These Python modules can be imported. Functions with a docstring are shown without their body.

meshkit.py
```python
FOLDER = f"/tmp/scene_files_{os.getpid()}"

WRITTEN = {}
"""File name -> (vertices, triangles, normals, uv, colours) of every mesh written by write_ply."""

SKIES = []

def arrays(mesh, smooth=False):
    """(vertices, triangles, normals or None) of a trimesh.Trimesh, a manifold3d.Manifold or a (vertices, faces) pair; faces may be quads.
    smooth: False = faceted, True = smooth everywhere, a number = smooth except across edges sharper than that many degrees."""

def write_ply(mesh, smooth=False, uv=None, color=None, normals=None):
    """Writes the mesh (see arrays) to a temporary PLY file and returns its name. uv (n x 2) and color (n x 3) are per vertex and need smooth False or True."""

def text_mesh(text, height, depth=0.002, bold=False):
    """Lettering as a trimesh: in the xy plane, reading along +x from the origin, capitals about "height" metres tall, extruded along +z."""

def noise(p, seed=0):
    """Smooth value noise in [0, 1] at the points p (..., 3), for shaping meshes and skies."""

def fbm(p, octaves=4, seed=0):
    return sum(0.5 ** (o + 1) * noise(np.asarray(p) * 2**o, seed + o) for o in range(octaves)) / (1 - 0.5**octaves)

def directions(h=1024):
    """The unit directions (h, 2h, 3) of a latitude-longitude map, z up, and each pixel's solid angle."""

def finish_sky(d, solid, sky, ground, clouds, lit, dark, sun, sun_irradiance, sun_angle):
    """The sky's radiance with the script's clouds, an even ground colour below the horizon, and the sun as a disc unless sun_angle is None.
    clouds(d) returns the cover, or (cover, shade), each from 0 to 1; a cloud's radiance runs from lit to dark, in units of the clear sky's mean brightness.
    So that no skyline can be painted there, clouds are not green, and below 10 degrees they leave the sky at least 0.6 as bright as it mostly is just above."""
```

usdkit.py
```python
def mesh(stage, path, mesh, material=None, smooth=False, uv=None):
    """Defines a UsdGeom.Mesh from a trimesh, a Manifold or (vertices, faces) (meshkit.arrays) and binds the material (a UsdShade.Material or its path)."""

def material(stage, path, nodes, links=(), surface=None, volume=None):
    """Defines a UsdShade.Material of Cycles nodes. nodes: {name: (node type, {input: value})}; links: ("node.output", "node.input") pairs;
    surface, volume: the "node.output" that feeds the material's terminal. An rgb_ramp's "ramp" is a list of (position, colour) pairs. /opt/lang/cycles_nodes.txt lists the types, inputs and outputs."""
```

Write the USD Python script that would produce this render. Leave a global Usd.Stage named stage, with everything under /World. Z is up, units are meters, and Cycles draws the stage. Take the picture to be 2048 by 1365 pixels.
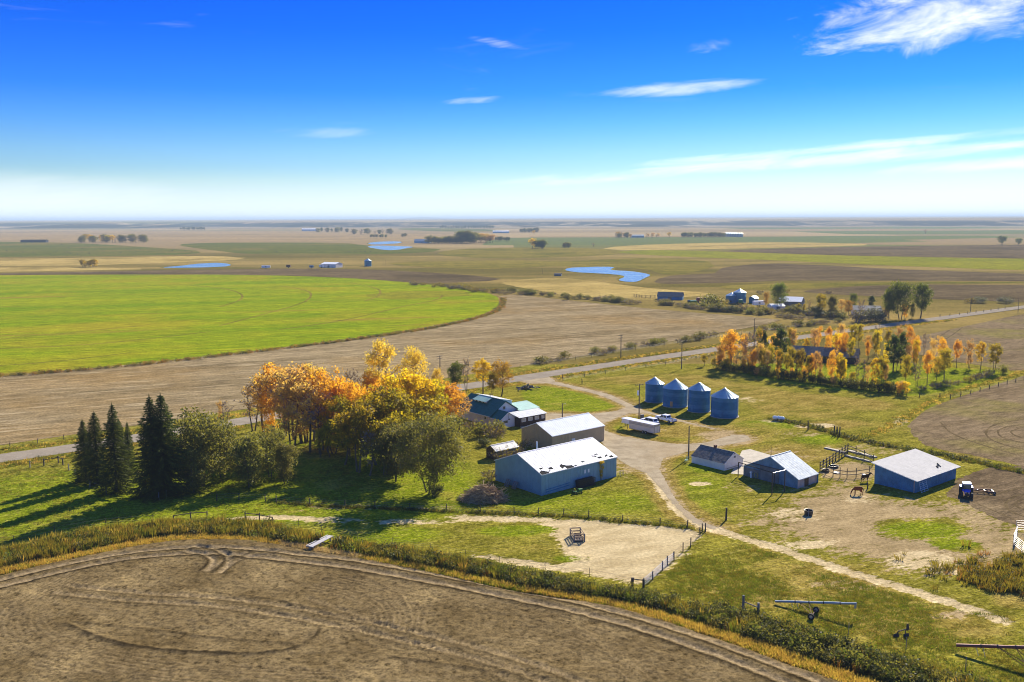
import math, random
import numpy as np, trimesh, manifold3d, shapely
import shapely.geometry as sg
from scipy.spatial import cKDTree
from pxr import Usd, UsdGeom, UsdLux, UsdShade, Gf, Sdf, Vt
import usdkit, meshkit

random.seed(7)
RNG = np.random.default_rng(11)
stage = Usd.Stage.CreateInMemory()
UsdGeom.SetStageUpAxis(stage, UsdGeom.Tokens.z)
UsdGeom.SetStageMetersPerUnit(stage, 1.0)
UsdGeom.Xform.Define(stage, '/World')
UsdGeom.Scope.Define(stage, '/World/Looks')
PI = math.pi

# ------------------------------------------------------------------ camera, sun, sky, exposure
CAM_H, FPX, CX, CY = 52.0, 1850.0, 1024.0, 682.5      # height (m), focal length in pixels of the 2048 px wide photograph
ROLL, PITCH = math.radians(0.2), math.atan((682.5 - 438) / 1850.0)
FW = np.array([0, math.cos(PITCH), -math.sin(PITCH)]); _R = np.array([1.0, 0, 0]); _U = np.cross(_R, FW)
RT = _R * math.cos(ROLL) - _U * math.sin(ROLL); UP = _R * math.sin(ROLL) + _U * math.cos(ROLL)
SUN_EL, SUN_AZ = math.radians(31.0), math.radians(29.0)
SUN_DIR = np.array([math.sin(SUN_AZ) * math.cos(SUN_EL), math.cos(SUN_AZ) * math.cos(SUN_EL), math.sin(SUN_EL)])
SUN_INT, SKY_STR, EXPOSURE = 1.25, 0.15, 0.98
HAZE_D = 8.0e-5

cam = UsdGeom.Camera.Define(stage, '/World/camera')
cam.CreateHorizontalApertureAttr(36.0); cam.CreateVerticalApertureAttr(36.0 * 682 / 1024)
cam.CreateFocalLengthAttr(36.0 * FPX / 2048); cam.CreateClippingRangeAttr(Gf.Vec2f(1.0, 200000.0))
cam.CreateExposureAttr(EXPOSURE)
m = Gf.Matrix4d(1.0)
m.SetRow(0, Gf.Vec4d(*RT, 0)); m.SetRow(1, Gf.Vec4d(*UP, 0)); m.SetRow(2, Gf.Vec4d(*(-FW), 0)); m.SetRow(3, Gf.Vec4d(0, 0, CAM_H, 1))
cam.AddTransformOp().Set(m)

sun = UsdLux.DistantLight.Define(stage, '/World/sun')
sun.CreateIntensityAttr(SUN_INT); sun.CreateNormalizeAttr(True); sun.CreateAngleAttr(0.5); sun.CreateColorAttr(Gf.Vec3f(1.0, 0.91, 0.74))
zx = SUN_DIR; xx = np.cross([0, 0, 1], zx); xx /= np.linalg.norm(xx); yx = np.cross(zx, xx)
m = Gf.Matrix4d(1.0)
m.SetRow(0, Gf.Vec4d(*xx, 0)); m.SetRow(1, Gf.Vec4d(*yx, 0)); m.SetRow(2, Gf.Vec4d(*zx, 0))
sun.AddTransformOp().Set(m)

def ray(px, py): return FW * FPX + RT * (px - CX) + UP * (CY - py)
def G(px, py, z=0.0):                                  # where the photograph's pixel meets the height z
    d = ray(px, py); return np.array([0, 0, CAM_H]) + d * ((z - CAM_H) / d[2])
def G2(p): return G(p[0], p[1])[:2]
def proj(p):
    d = np.asarray(p, float) - [0, 0, CAM_H]; w = d @ FW
    return np.stack([CX + FPX * (d @ RT) / w, CY - FPX * (d @ UP) / w], -1)
def Zh(py, base):                                      # height of a vertical at base whose top is on picture row py
    lo, hi = -5.0, 90.0
    for _ in range(45):
        mid = (lo + hi) / 2
        if proj([base[0], base[1], mid])[1] > py: lo = mid
        else: hi = mid
    return lo

class Graph:                                           # a small writer of node graphs; '@node.output' is a link
    def __init__(s): s.nodes, s.links = {}, []
    def n(s, kind, **inp):
        name = f'{kind}{len(s.nodes)}'; plain = {}
        for k, v in inp.items():
            if isinstance(v, str) and v.startswith('@'): s.links.append((v[1:], f'{name}.{k}'))
            else: plain[k] = v
        s.nodes[name] = (kind, plain); return name
    def math(s, t, a, b=0.0, c=0.0, clamp=False): return '@' + s.n('math', math_type=t, value1=a, value2=b, value3=c, use_clamp=clamp) + '.value'
    def noise(s, vec, scale, detail=4, rough=0.55, dist=0.0): return '@' + s.n('noise_texture', vector=vec, scale=scale, detail=detail, roughness=rough, distortion=dist) + '.fac'
    def ss(s, v, a, b, lo=0.0, hi=1.0): return '@' + s.n('map_range', range_type='smoothstep', value=v, from_min=a, from_max=b, to_min=lo, to_max=hi, clamp=True) + '.result'
    def lin(s, v, a, b, lo=0.0, hi=1.0): return '@' + s.n('map_range', value=v, from_min=a, from_max=b, to_min=lo, to_max=hi, clamp=True) + '.result'
    def mix(s, f, a, b, t='mix'): return '@' + s.n('mix', mix_type=t, fac=f, color1=a, color2=b) + '.color'
    def make(s, path, surface=None, volume=None): return usdkit.material(stage, path, s.nodes, s.links, surface=surface, volume=volume)

SKY_AERO, SKY_SAT0, SKY_SAT1, SKY_TINT, HZ, CLOUD = 0.3, 1.0, 1.6, (1.0, 1.0, 1.0), 4.0, 4.6
def sky_material():
    g = Graph()
    pos = '@' + g.n('geometry') + '.position'
    nrm = '@' + g.n('vector_math', math_type='normalize', vector1=pos) + '.vector'
    sep = g.n('separate_xyz', vector=nrm)
    X, Y, Z = (f'@{sep}.{k}' for k in 'xyz')
    sky = '@' + g.n('sky_texture', sky_type='single_scattering', sun_disc=False, sun_elevation=SUN_EL, sun_rotation=SUN_AZ, altitude=900.0, air_density=1.0, aerosol_density=SKY_AERO, ozone_density=1.6) + '.color'
    az = g.math('arctan2', X, Y); el = g.math('arcsine', Z)
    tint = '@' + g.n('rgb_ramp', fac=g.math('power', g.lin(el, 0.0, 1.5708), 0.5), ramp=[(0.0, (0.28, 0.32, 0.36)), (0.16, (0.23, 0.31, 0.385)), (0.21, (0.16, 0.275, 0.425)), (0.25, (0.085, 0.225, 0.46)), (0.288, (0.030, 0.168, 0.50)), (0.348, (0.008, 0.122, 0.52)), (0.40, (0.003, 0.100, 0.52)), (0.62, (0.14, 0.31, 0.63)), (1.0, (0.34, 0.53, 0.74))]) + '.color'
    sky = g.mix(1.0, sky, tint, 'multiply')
    # pale milky band along the horizon, all the way round
    sky = g.mix(g.ss(el, 0.056, -0.006, 0.0, 0.94), sky, (HZ * 0.90, HZ * 1.02, HZ * 1.12))
    cover = None
    c6, s6 = math.cos(0.11), math.sin(0.11)
    u6 = g.math('add', g.math('multiply', az, c6), g.math('multiply', el, s6)); v6 = g.math('subtract', g.math('multiply', el, c6), g.math('multiply', az, s6))
    nzA = g.noise('@' + g.n('combine_xyz', x=g.math('multiply', u6, 9.0), y=g.math('multiply', v6, 75.0), z=1.7) + '.vector', 1.0, 5, 0.62, 0.5)
    nzB = g.noise('@' + g.n('combine_xyz', x=g.math('multiply', u6, 15.0), y=g.math('multiply', v6, 36.0), z=5.1) + '.vector', 1.0, 6, 0.64, 0.6)
    def ae(px, py):
        d = ray(px, py); d = d / np.linalg.norm(d); return math.atan2(d[0], d[1]), math.asin(d[2])
    def streak(p, q, width, fu, fv, amp, base, seed, strength=1.0):
        nonlocal cover
        a0, e0 = ae(*p); a1, e1 = ae(*q)
        L = math.hypot(a1 - a0, e1 - e0); c, sn = (a1 - a0) / L, (e1 - e0) / L
        da = g.math('subtract', az, (a0 + a1) / 2); de = g.math('subtract', el, (e0 + e1) / 2)
        u = g.math('add', g.math('multiply', da, c), g.math('multiply', de, sn))
        v = g.math('subtract', g.math('multiply', de, c), g.math('multiply', da, sn))
        nz = nzA if fv / fu > 2.6 else nzB
        uu = g.math('power', g.math('absolute', g.math('multiply', u, 2 / L)), 2.0)
        vv = g.math('power', g.math('absolute', g.math('multiply', v, 1 / (width / FPX))), 2.0)
        mk = g.math('subtract', 1.0, g.math('add', uu, vv))
        val = g.math('add', mk, g.math('multiply', g.math('subtract', nz, 0.5), amp))
        cv = g.ss(val, base - 0.1, base + 1.5, 0.0, strength)
        cover = cv if cover is None else g.math('maximum', cover, cv)
    streak((1570, 62), (2280, -20), 62, 16, 34, 3.2, 0.10, 1.3, 0.92)
    streak((1350, 104), (1490, 82), 20, 20, 36, 2.6, 0.55, 2.1, 0.5)
    streak((890, 66), (1080, 102), 13, 22, 90, 2.4, 0.55, 5.2, 0.75)
    streak((1190, 188), (1560, 160), 18, 11, 70, 2.0, 0.35, 9.1, 0.85)
    streak((860, 206), (1020, 196), 10, 20, 90, 2.2, 0.5, 3.4, 0.6)
    streak((480, 264), (800, 266), 16, 10, 60, 2.0, 0.6, 6.4, 0.42)
    streak((960, 372), (2500, 240), 17, 5, 60, 2.2, 0.15, 4.7, 0.9)
    streak((1150, 340), (2500, 215), 12, 5, 60, 2.2, 0.25, 4.7, 0.8)
    streak((1700, 348), (2500, 292), 16, 6, 60, 1.8, 0.25, 8.8, 0.95)
    streak((-420, 385), (420, 388), 44, 7, 26, 1.4, 0.10, 12.8, 0.32)
    # faint high cirrus over the whole sky
    vec = '@' + g.n('vector_math', math_type='multiply', vector1=nrm, vector2=(5.0, 5.0, 26.0)) + '.vector'
    thin = g.ss(g.noise(vec, 1.0, 4, 0.62, 0.8), 0.62, 0.95, 0.0, 0.25)
    cover = g.math('maximum', cover, thin)
    sky = g.mix(cover, sky, (CLOUD, CLOUD * 1.01, CLOUD * 1.03))
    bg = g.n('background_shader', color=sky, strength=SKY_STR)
    return g.make('/World/Looks/sky_look', surface=bg + '.background')

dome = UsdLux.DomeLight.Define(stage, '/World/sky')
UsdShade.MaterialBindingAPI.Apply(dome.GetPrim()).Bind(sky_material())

# ------------------------------------------------------------------ helpers
_count = {}
def numbered(parent, name):
    k = (parent, name); i = _count.get(k, -1) + 1; _count[k] = i
    return f'{parent}/{name}' if i == 0 else f'{parent}/{name}_{i:03d}'
def tag(p, label=None, cat=None, group=None, kind=None):
    p = p.GetPrim() if hasattr(p, 'GetPrim') else p
    for k, v in (('label', label), ('category', cat), ('group', group), ('kind', kind)):
        if v: p.SetCustomDataByKey(k, v)
    return p
def thing(name, label, cat, loc=(0, 0, 0), rz=0.0, group=None, scale=None):
    x = UsdGeom.Xform.Define(stage, numbered('/World', name))
    x.AddTranslateOp().Set(Gf.Vec3d(*map(float, loc)))
    if rz: x.AddRotateZOp().Set(float(rz))
    if scale is not None:
        s = (scale,) * 3 if np.ndim(scale) == 0 else scale
        x.AddScaleOp().Set(Gf.Vec3f(*map(float, s)))
    return tag(x, label, cat, group)
def copy_of(proto, name, label, cat, loc, rz=0.0, scale=1.0, group=None):
    p = thing(name, label, cat, loc, rz, group, scale)
    p.GetReferences().AddInternalReference(proto); p.SetInstanceable(True)
    return p
stage.CreateClassPrim('/World/Kinds')
def proto(name):
    stage.CreateClassPrim('/World/Kinds') if not stage.GetPrimAtPath('/World/Kinds') else None
    return UsdGeom.Xform.Define(stage, numbered('/World/Kinds', name)).GetPrim()
def part(parent, name, mesh, mat, smooth=False, label=None):
    path = str(parent.GetPath()) if hasattr(parent, 'GetPath') else parent
    if isinstance(mesh, MB): mesh = mesh.out()
    r = usdkit.mesh(stage, numbered(path, name), mesh, MAT[mat] if isinstance(mat, str) else mat, smooth)
    if label: tag(r, label)
    return r.GetPrim()
def structure(name, mesh, mat, label, cat='ground', smooth=False, kind='structure'):
    r = part('/World', name, mesh, mat, smooth); tag(r, label, cat, None, kind); return r
def floats(prim, name, values):
    UsdGeom.PrimvarsAPI(prim).CreatePrimvar(name, Sdf.ValueTypeNames.FloatArray, 'vertex').Set(Vt.FloatArray.FromNumpy(np.asarray(values, np.float32)))

class MB:                                              # collects simple solids into one mesh
    def __init__(s): s.v, s.f, s.k = [], [], 0
    def add(s, v, f):
        v = np.asarray(v, float); s.v.append(v); s.f.append(np.asarray(f, int) + s.k); s.k += len(v); return s
    def out(s): return np.vstack(s.v), np.vstack(s.f)
    BF = [[0, 2, 1], [1, 2, 3], [4, 5, 6], [5, 7, 6], [0, 1, 4], [1, 5, 4], [2, 6, 3], [3, 6, 7], [0, 4, 2], [2, 4, 6], [1, 3, 5], [3, 7, 5]]
    def hexa(s, c): return s.add(c, s.BF)              # corners x fastest, then y, then z
    def box(s, x0, x1, y0, y1, z0, z1, T=None):
        c = np.array([[x, y, z] for z in (z0, z1) for y in (y0, y1) for x in (x0, x1)], float)
        return s.hexa(c if T is None else T(c))
    def beam(s, p, q, w, h=None, up=(0, 0, 1)):
        p, q = np.asarray(p, float), np.asarray(q, float); h = h or w
        d = q - p; d = d / np.linalg.norm(d); up = np.asarray(up, float)
        if abs(d @ up) > 0.98: up = np.array([1.0, 0, 0])
        a = np.cross(d, up); a /= np.linalg.norm(a); b = np.cross(a, d)
        return s.hexa([o + a * i * w / 2 + b * j * h / 2 for j in (-1, 1) for o in (p, q) for i in (-1, 1)])
    def tube(s, pts, r, n=6, cap=True):
        pts = np.asarray(pts, float); r = np.broadcast_to(r, len(pts)).astype(float)
        d = np.gradient(pts, axis=0); d /= np.linalg.norm(d, axis=1, keepdims=True) + 1e-12
        ref = np.where(np.abs(d[:, 2:3]) > 0.9, [[1.0, 0, 0]], [[0, 0, 1.0]])
        a = np.cross(d, ref); a /= np.linalg.norm(a, axis=1, keepdims=True); b = np.cross(d, a)
        th = np.arange(n) * 2 * PI / n
        v = (pts[:, None] + (np.cos(th)[None, :, None] * a[:, None] + np.sin(th)[None, :, None] * b[:, None]) * r[:, None, None]).reshape(-1, 3)
        i = np.arange(len(pts) - 1)[:, None] * n + np.arange(n)[None]; j = np.arange(len(pts) - 1)[:, None] * n + (np.arange(n)[None] + 1) % n
        f = np.concatenate([np.stack([i, j, i + n], -1).reshape(-1, 3), np.stack([j, j + n, i + n], -1).reshape(-1, 3)])
        if cap:
            k = len(pts) * n; v = np.vstack([v, pts[0], pts[-1]]); e = np.arange(n)
            f = np.vstack([f, np.stack([np.full(n, k), (e + 1) % n, e], 1), np.stack([np.full(n, k + 1), e + k - n, (e + 1) % n + k - n], 1)])
        return s.add(v, f)
    def slab(s, q, t):                                 # four corners in a ring, thickness along the normal
        q = np.asarray(q, float); nn = np.cross(q[1] - q[0], q[3] - q[0]); nn /= np.linalg.norm(nn)
        lo = q - nn * t / 2; hi = q + nn * t / 2
        return s.hexa([lo[0], lo[1], lo[3], lo[2], hi[0], hi[1], hi[3], hi[2]])
    def lathe(s, prof, n=24, c=(0, 0, 0)):
        prof = np.asarray(prof, float); th = np.arange(n) * 2 * PI / n
        v = np.stack([prof[:, :1] * np.cos(th), prof[:, :1] * np.sin(th), np.repeat(prof[:, 1:], n, 1)], -1).reshape(-1, 3) + c
        k = len(prof); i = np.arange(k - 1)[:, None] * n + np.arange(n)[None]; j = np.arange(k - 1)[:, None] * n + (np.arange(n)[None] + 1) % n
        return s.add(v, np.concatenate([np.stack([i, j, i + n], -1).reshape(-1, 3), np.stack([j, j + n, i + n], -1).reshape(-1, 3)]))
    def quads(s, c):                                   # n x 4 x 3 corner array
        c = np.asarray(c, float); n = len(c); i = np.arange(n)[:, None] * 4
        return s.add(c.reshape(-1, 3), np.concatenate([i + [0, 1, 2], i + [0, 2, 3]]))

# ------------------------------------------------------------------ materials
MAT = {}
def mat(name, col, rough=0.7, metal=0.0, var=0.12, scale=2.0, bump=0.0, bscale=14.0, spec=0.4, col2=None, stretch=(1, 1, 1), objrand=0.0):
    g = Graph()
    tc = '@' + g.n('texture_coordinate') + '.object'
    vec = '@' + g.n('mapping', vector=tc, scale=stretch) + '.vector'
    nz = g.noise(vec, scale, 6, 0.6)
    col = np.asarray(col, float); b = np.asarray(col2, float) if col2 is not None else col * (1 + var)
    a = col if col2 is not None else col * (1 - var)
    c = g.mix(g.ss(nz, 0.3, 0.7), tuple(a), tuple(b))
    if objrand: c = '@' + g.n('hsv', hue=0.5, saturation=1.0, value=g.lin('@' + g.n('object_info') + '.random', 0, 1, 1 - objrand, 1 + objrand), fac=1.0, color=c) + '.color'
    kw = dict(base_color=c, roughness=g.lin(nz, 0.2, 0.8, rough * 0.85, min(1, rough * 1.15)), metallic=metal, specular_ior_level=spec)
    if bump: kw['normal'] = '@' + g.n('bump', height=g.noise(vec, bscale, 5, 0.6), strength=0.6, distance=bump) + '.normal'
    p = g.n('principled_bsdf', **kw)
    MAT[name] = g.make('/World/Looks/' + name, surface=p + '.BSDF'); return MAT[name]
def leaf(name, cols, transl=0.45, clump=0.45, spread=1.0):
    g = Graph()
    geo = g.n('geometry'); tc = '@' + g.n('texture_coordinate') + '.object'
    r = '@' + geo + '.random_per_island'
    v = g.math('add', g.math('multiply', r, 1 - clump), g.math('multiply', g.lin(g.noise(tc, 0.55, 2, 0.5), 0.3, 0.7), clump))
    n = len(cols)
    c = '@' + g.n('rgb_ramp', fac=v, ramp=[((i + 0.5) / n, q) for i, q in enumerate(cols)]) + '.color'
    rnd = '@' + g.n('object_info') + '.random'
    c = '@' + g.n('hsv', hue=g.lin(rnd, 0, 1, 0.5 - 0.014 * spread, 0.5 + 0.012 * spread), saturation=1.0, value=g.lin(rnd, 0, 1, 0.82, 1.18), fac=1.0, color=c) + '.color'
    d = g.n('principled_bsdf', base_color=c, roughness=0.6, specular_ior_level=0.25)
    t = g.n('translucent_bsdf', color=g.mix(1.0, c, (1.25, 1.15, 0.75), 'multiply'))
    mx = g.n('mix_closure', fac=transl, closure1=f'@{d}.BSDF', closure2=f'@{t}.BSDF')
    MAT[name] = g.make('/World/Looks/' + name, surface=mx + '.closure')

# ------------------------------------------------------------------ ground, fields, road, water
def densify(pts, step):
    out = []
    for a, b in zip(pts, np.roll(pts, -1, 0)):
        n = max(1, int(np.linalg.norm(b - a) / step)); out.append(a + (b - a) * np.arange(n)[:, None] / n)
    return np.vstack(out)
def chaikin(pts, k=2, closed=True):
    pts = np.asarray(pts, float)
    for _ in range(k):
        q = np.roll(pts, -1, 0) if closed else pts[1:]
        p = pts if closed else pts[:-1]
        new = np.stack([p * 0.75 + q * 0.25, p * 0.25 + q * 0.75], 1).reshape(-1, 2)
        pts = new if closed else np.vstack([pts[:1], new, pts[-1:]])
    return pts
def poly_px(px, smooth=2, step=6.0, jit=0.0, seed=0):
    p = np.array([G2(q) for q in px])
    if smooth: p = chaikin(p, smooth)
    p = densify(p, step)
    if jit:
        q = np.column_stack([p / (step * 3), np.zeros(len(p))])
        p = p + jit * (np.stack([meshkit.fbm(q, 4, seed), meshkit.fbm(q, 4, seed + 50)], 1) - 0.5) * 2
    return sg.Polygon(p).buffer(0)
def line_px(px, smooth=2): return chaikin(np.array([G2(q) for q in px]), smooth, closed=False)
def tri(poly):
    v, f = trimesh.creation.triangulate_polygon(poly, engine='earcut'); return np.asarray(v)[:, :2], np.asarray(f)
def overlay(name, poly, z, mat, label, edge=1.0, cat='field'):
    V, Fc, E, k = [], [], [], 0
    for pg in getattr(poly, 'geoms', [poly]):
        if pg.area < edge: continue
        inner = pg.buffer(-edge).simplify(edge * 0.15)
        ring = pg.difference(inner)
        for part_, val in ((ring, None), (inner, 1.0)):
            for q in getattr(part_, 'geoms', [part_]):
                if q.geom_type != 'Polygon' or q.area < 1e-6: continue
                v, f = tri(q)
                if val is None:
                    d = shapely.distance(pg.exterior, shapely.points(v)); d = np.minimum(d, np.min([shapely.distance(h, shapely.points(v)) for h in pg.interiors], axis=0)) if pg.interiors else d
                    e = np.clip(d / edge, 0, 1)
                else: e = np.ones(len(v))
                V.append(v); Fc.append(f + k); E.append(e); k += len(v)
    v = np.vstack(V); v = np.column_stack([v, np.full(len(v), z)])
    f = np.vstack(Fc); n = np.cross(v[f[:, 1]] - v[f[:, 0]], v[f[:, 2]] - v[f[:, 0]])[:, 2]
    f[n < 0] = f[n < 0][:, ::-1]
    p = structure(name, (v, f), mat, label, cat); floats(p, 'edge', np.concatenate(E)); return p
def cutout(g, bsdf, vec, scale, amp=1.0):
    e = '@' + g.n('attribute', attribute='edge') + '.fac'
    nz = g.noise(vec, scale, 3, 0.65)
    a = g.math('greater_than', g.math('add', e, g.math('multiply', g.math('subtract', nz, 0.5), amp)), 0.42)
    t = g.n('transparent_bsdf')
    return g.n('mix_closure', fac=a, closure1=f'@{t}.BSDF', closure2=bsdf) + '.closure'
def field(name, c1, c2, c3, ang=0.0, s=0.02, stretch=8.0, fine=0.6, bump=0.0, bscale=1.5, edge=(0.3, 1.2), mixlo=0.35, mixhi=0.65, spot=None):
    """a farmed surface: two tones in long streaks along ang (degrees), a third in patches, optional spots of residue"""
    g = Graph()
    pos = '@' + g.n('geometry') + '.position'
    rv = '@' + g.n('vector_rotate', rotate_type='z_axis', vector=pos, angle=math.radians(-ang)) + '.vector'
    sv = '@' + g.n('mapping', vector=rv, scale=(1.0 / stretch, 1.0, 1.0)) + '.vector'
    n1 = g.noise(sv, s * 4, 4, 0.64); n2 = g.noise(sv, fine, 4, 0.68); n3 = g.noise(pos, s, 3, 0.6); n4 = g.noise(pos, bscale, 3, 0.72)
    c = g.mix(g.ss(g.math('add', g.math('multiply', n1, 0.6), g.math('multiply', n2, 0.4)), mixlo, mixhi), c1, c2)
    c = g.mix(g.ss(n3, 0.48, 0.68, 0.0, 0.8), c, c3)
    n5 = g.noise('@' + g.n('mapping', vector=rv, scale=(0.35, 1.0, 1.0)) + '.vector', bscale * 0.28, 3, 0.75)
    c = g.mix(1.0, c, '@' + g.n('rgb_ramp', fac=n5, ramp=[(0.33, (0.68,) * 3), (0.5, (1.0,) * 3), (0.67, (1.35,) * 3)]) + '.color', 'multiply')
    c = g.mix(1.0, c, '@' + g.n('rgb_ramp', fac=n4, ramp=[(0.28, (0.52,) * 3), (0.5, (1.0,) * 3), (0.72, (1.5,) * 3)]) + '.color', 'multiply')
    if spot: c = g.mix(g.ss(g.noise(sv, spot[1], 4, 0.7), spot[2], spot[2] + 0.12, 0, spot[3]), c, spot[0])
    kw = dict(base_color=c, roughness=0.9, specular_ior_level=0.0)
    if bump: kw['normal'] = '@' + g.n('bump', height=g.math('add', n4, g.math('multiply', n2, 0.7)), strength=1.0, distance=bump) + '.normal'
    p = g.n('principled_bsdf', **kw)
    MAT[name] = g.make('/World/Looks/' + name, surface=cutout(g, f'@{p}.BSDF', pos, edge[0], edge[1]))

# far plain under everything
def plain_material():
    g = Graph(); pos = '@' + g.n('geometry') + '.position'
    sv = '@' + g.n('mapping', vector=pos, scale=(0.25, 1.0, 1.0)) + '.vector'
    n1 = g.noise(sv, 0.006, 5, 0.64); n2 = g.noise(sv, 0.03, 5, 0.7); n3 = g.noise(pos, 0.35, 3, 0.7)
    vor = g.n('voronoi_texture', vector='@' + g.n('mapping', vector=pos, scale=(0.0009, 0.0016, 0.0)) + '.vector', scale=1.0, metric='chebychev', randomness=0.7)
    cell = '@' + g.n('separate_color', color=f'@{vor}.color') + '.r'
    farc = '@' + g.n('rgb_ramp', fac=cell, interpolate=False, ramp=[(0.0, (0.25, 0.18, 0.085)), (0.28, (0.17, 0.13, 0.065)), (0.5, (0.32, 0.235, 0.115)), (0.7, (0.12, 0.14, 0.045)), (0.82, (0.21, 0.17, 0.08))]) + '.color'
    near = g.mix(g.ss(n1, 0.38, 0.62), (0.125, 0.098, 0.022), (0.265, 0.190, 0.058))
    near = g.mix(g.ss(n2, 0.45, 0.7, 0, 0.75), near, (0.090, 0.084, 0.016))
    dist = '@' + g.n('separate_xyz', vector=pos) + '.y'
    c = g.mix(g.ss(dist, 1300.0, 2000.0), near, farc)
    c = g.mix(1.0, c, '@' + g.n('rgb_ramp', fac=n3, ramp=[(0.25, (0.7,) * 3), (0.5, (1.0,) * 3), (0.75, (1.3,) * 3)]) + '.color', 'multiply')
    p = g.n('principled_bsdf', base_color=c, roughness=0.95, specular_ior_level=0.0)
    MAT['plain'] = g.make('/World/Looks/plain', surface=p + '.BSDF')
plain_material()
xs = np.concatenate([np.linspace(-32000, -1500, 12), np.linspace(-1200, 1200, 13), np.linspace(1500, 32000, 12)])
ys = np.concatenate([[-4000, -1000, 0], np.linspace(200, 2000, 10), np.linspace(2600, 45000, 12)])
def grid(xs, ys, z):
    X, Y = np.meshgrid(xs, ys); v = np.column_stack([X.ravel(), Y.ravel(), np.broadcast_to(z, X.shape).ravel()])
    n = len(xs); i = (np.arange(len(ys) - 1)[:, None] * n + np.arange(n - 1)[None]).ravel()
    return v, np.vstack([np.stack([i, i + 1, i + n + 1], 1), np.stack([i, i + n + 1, i + n], 1)])
structure('ground', grid(xs, ys, -0.12), 'plain', 'dry tan prairie and far farmland reaching to the horizon')

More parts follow.
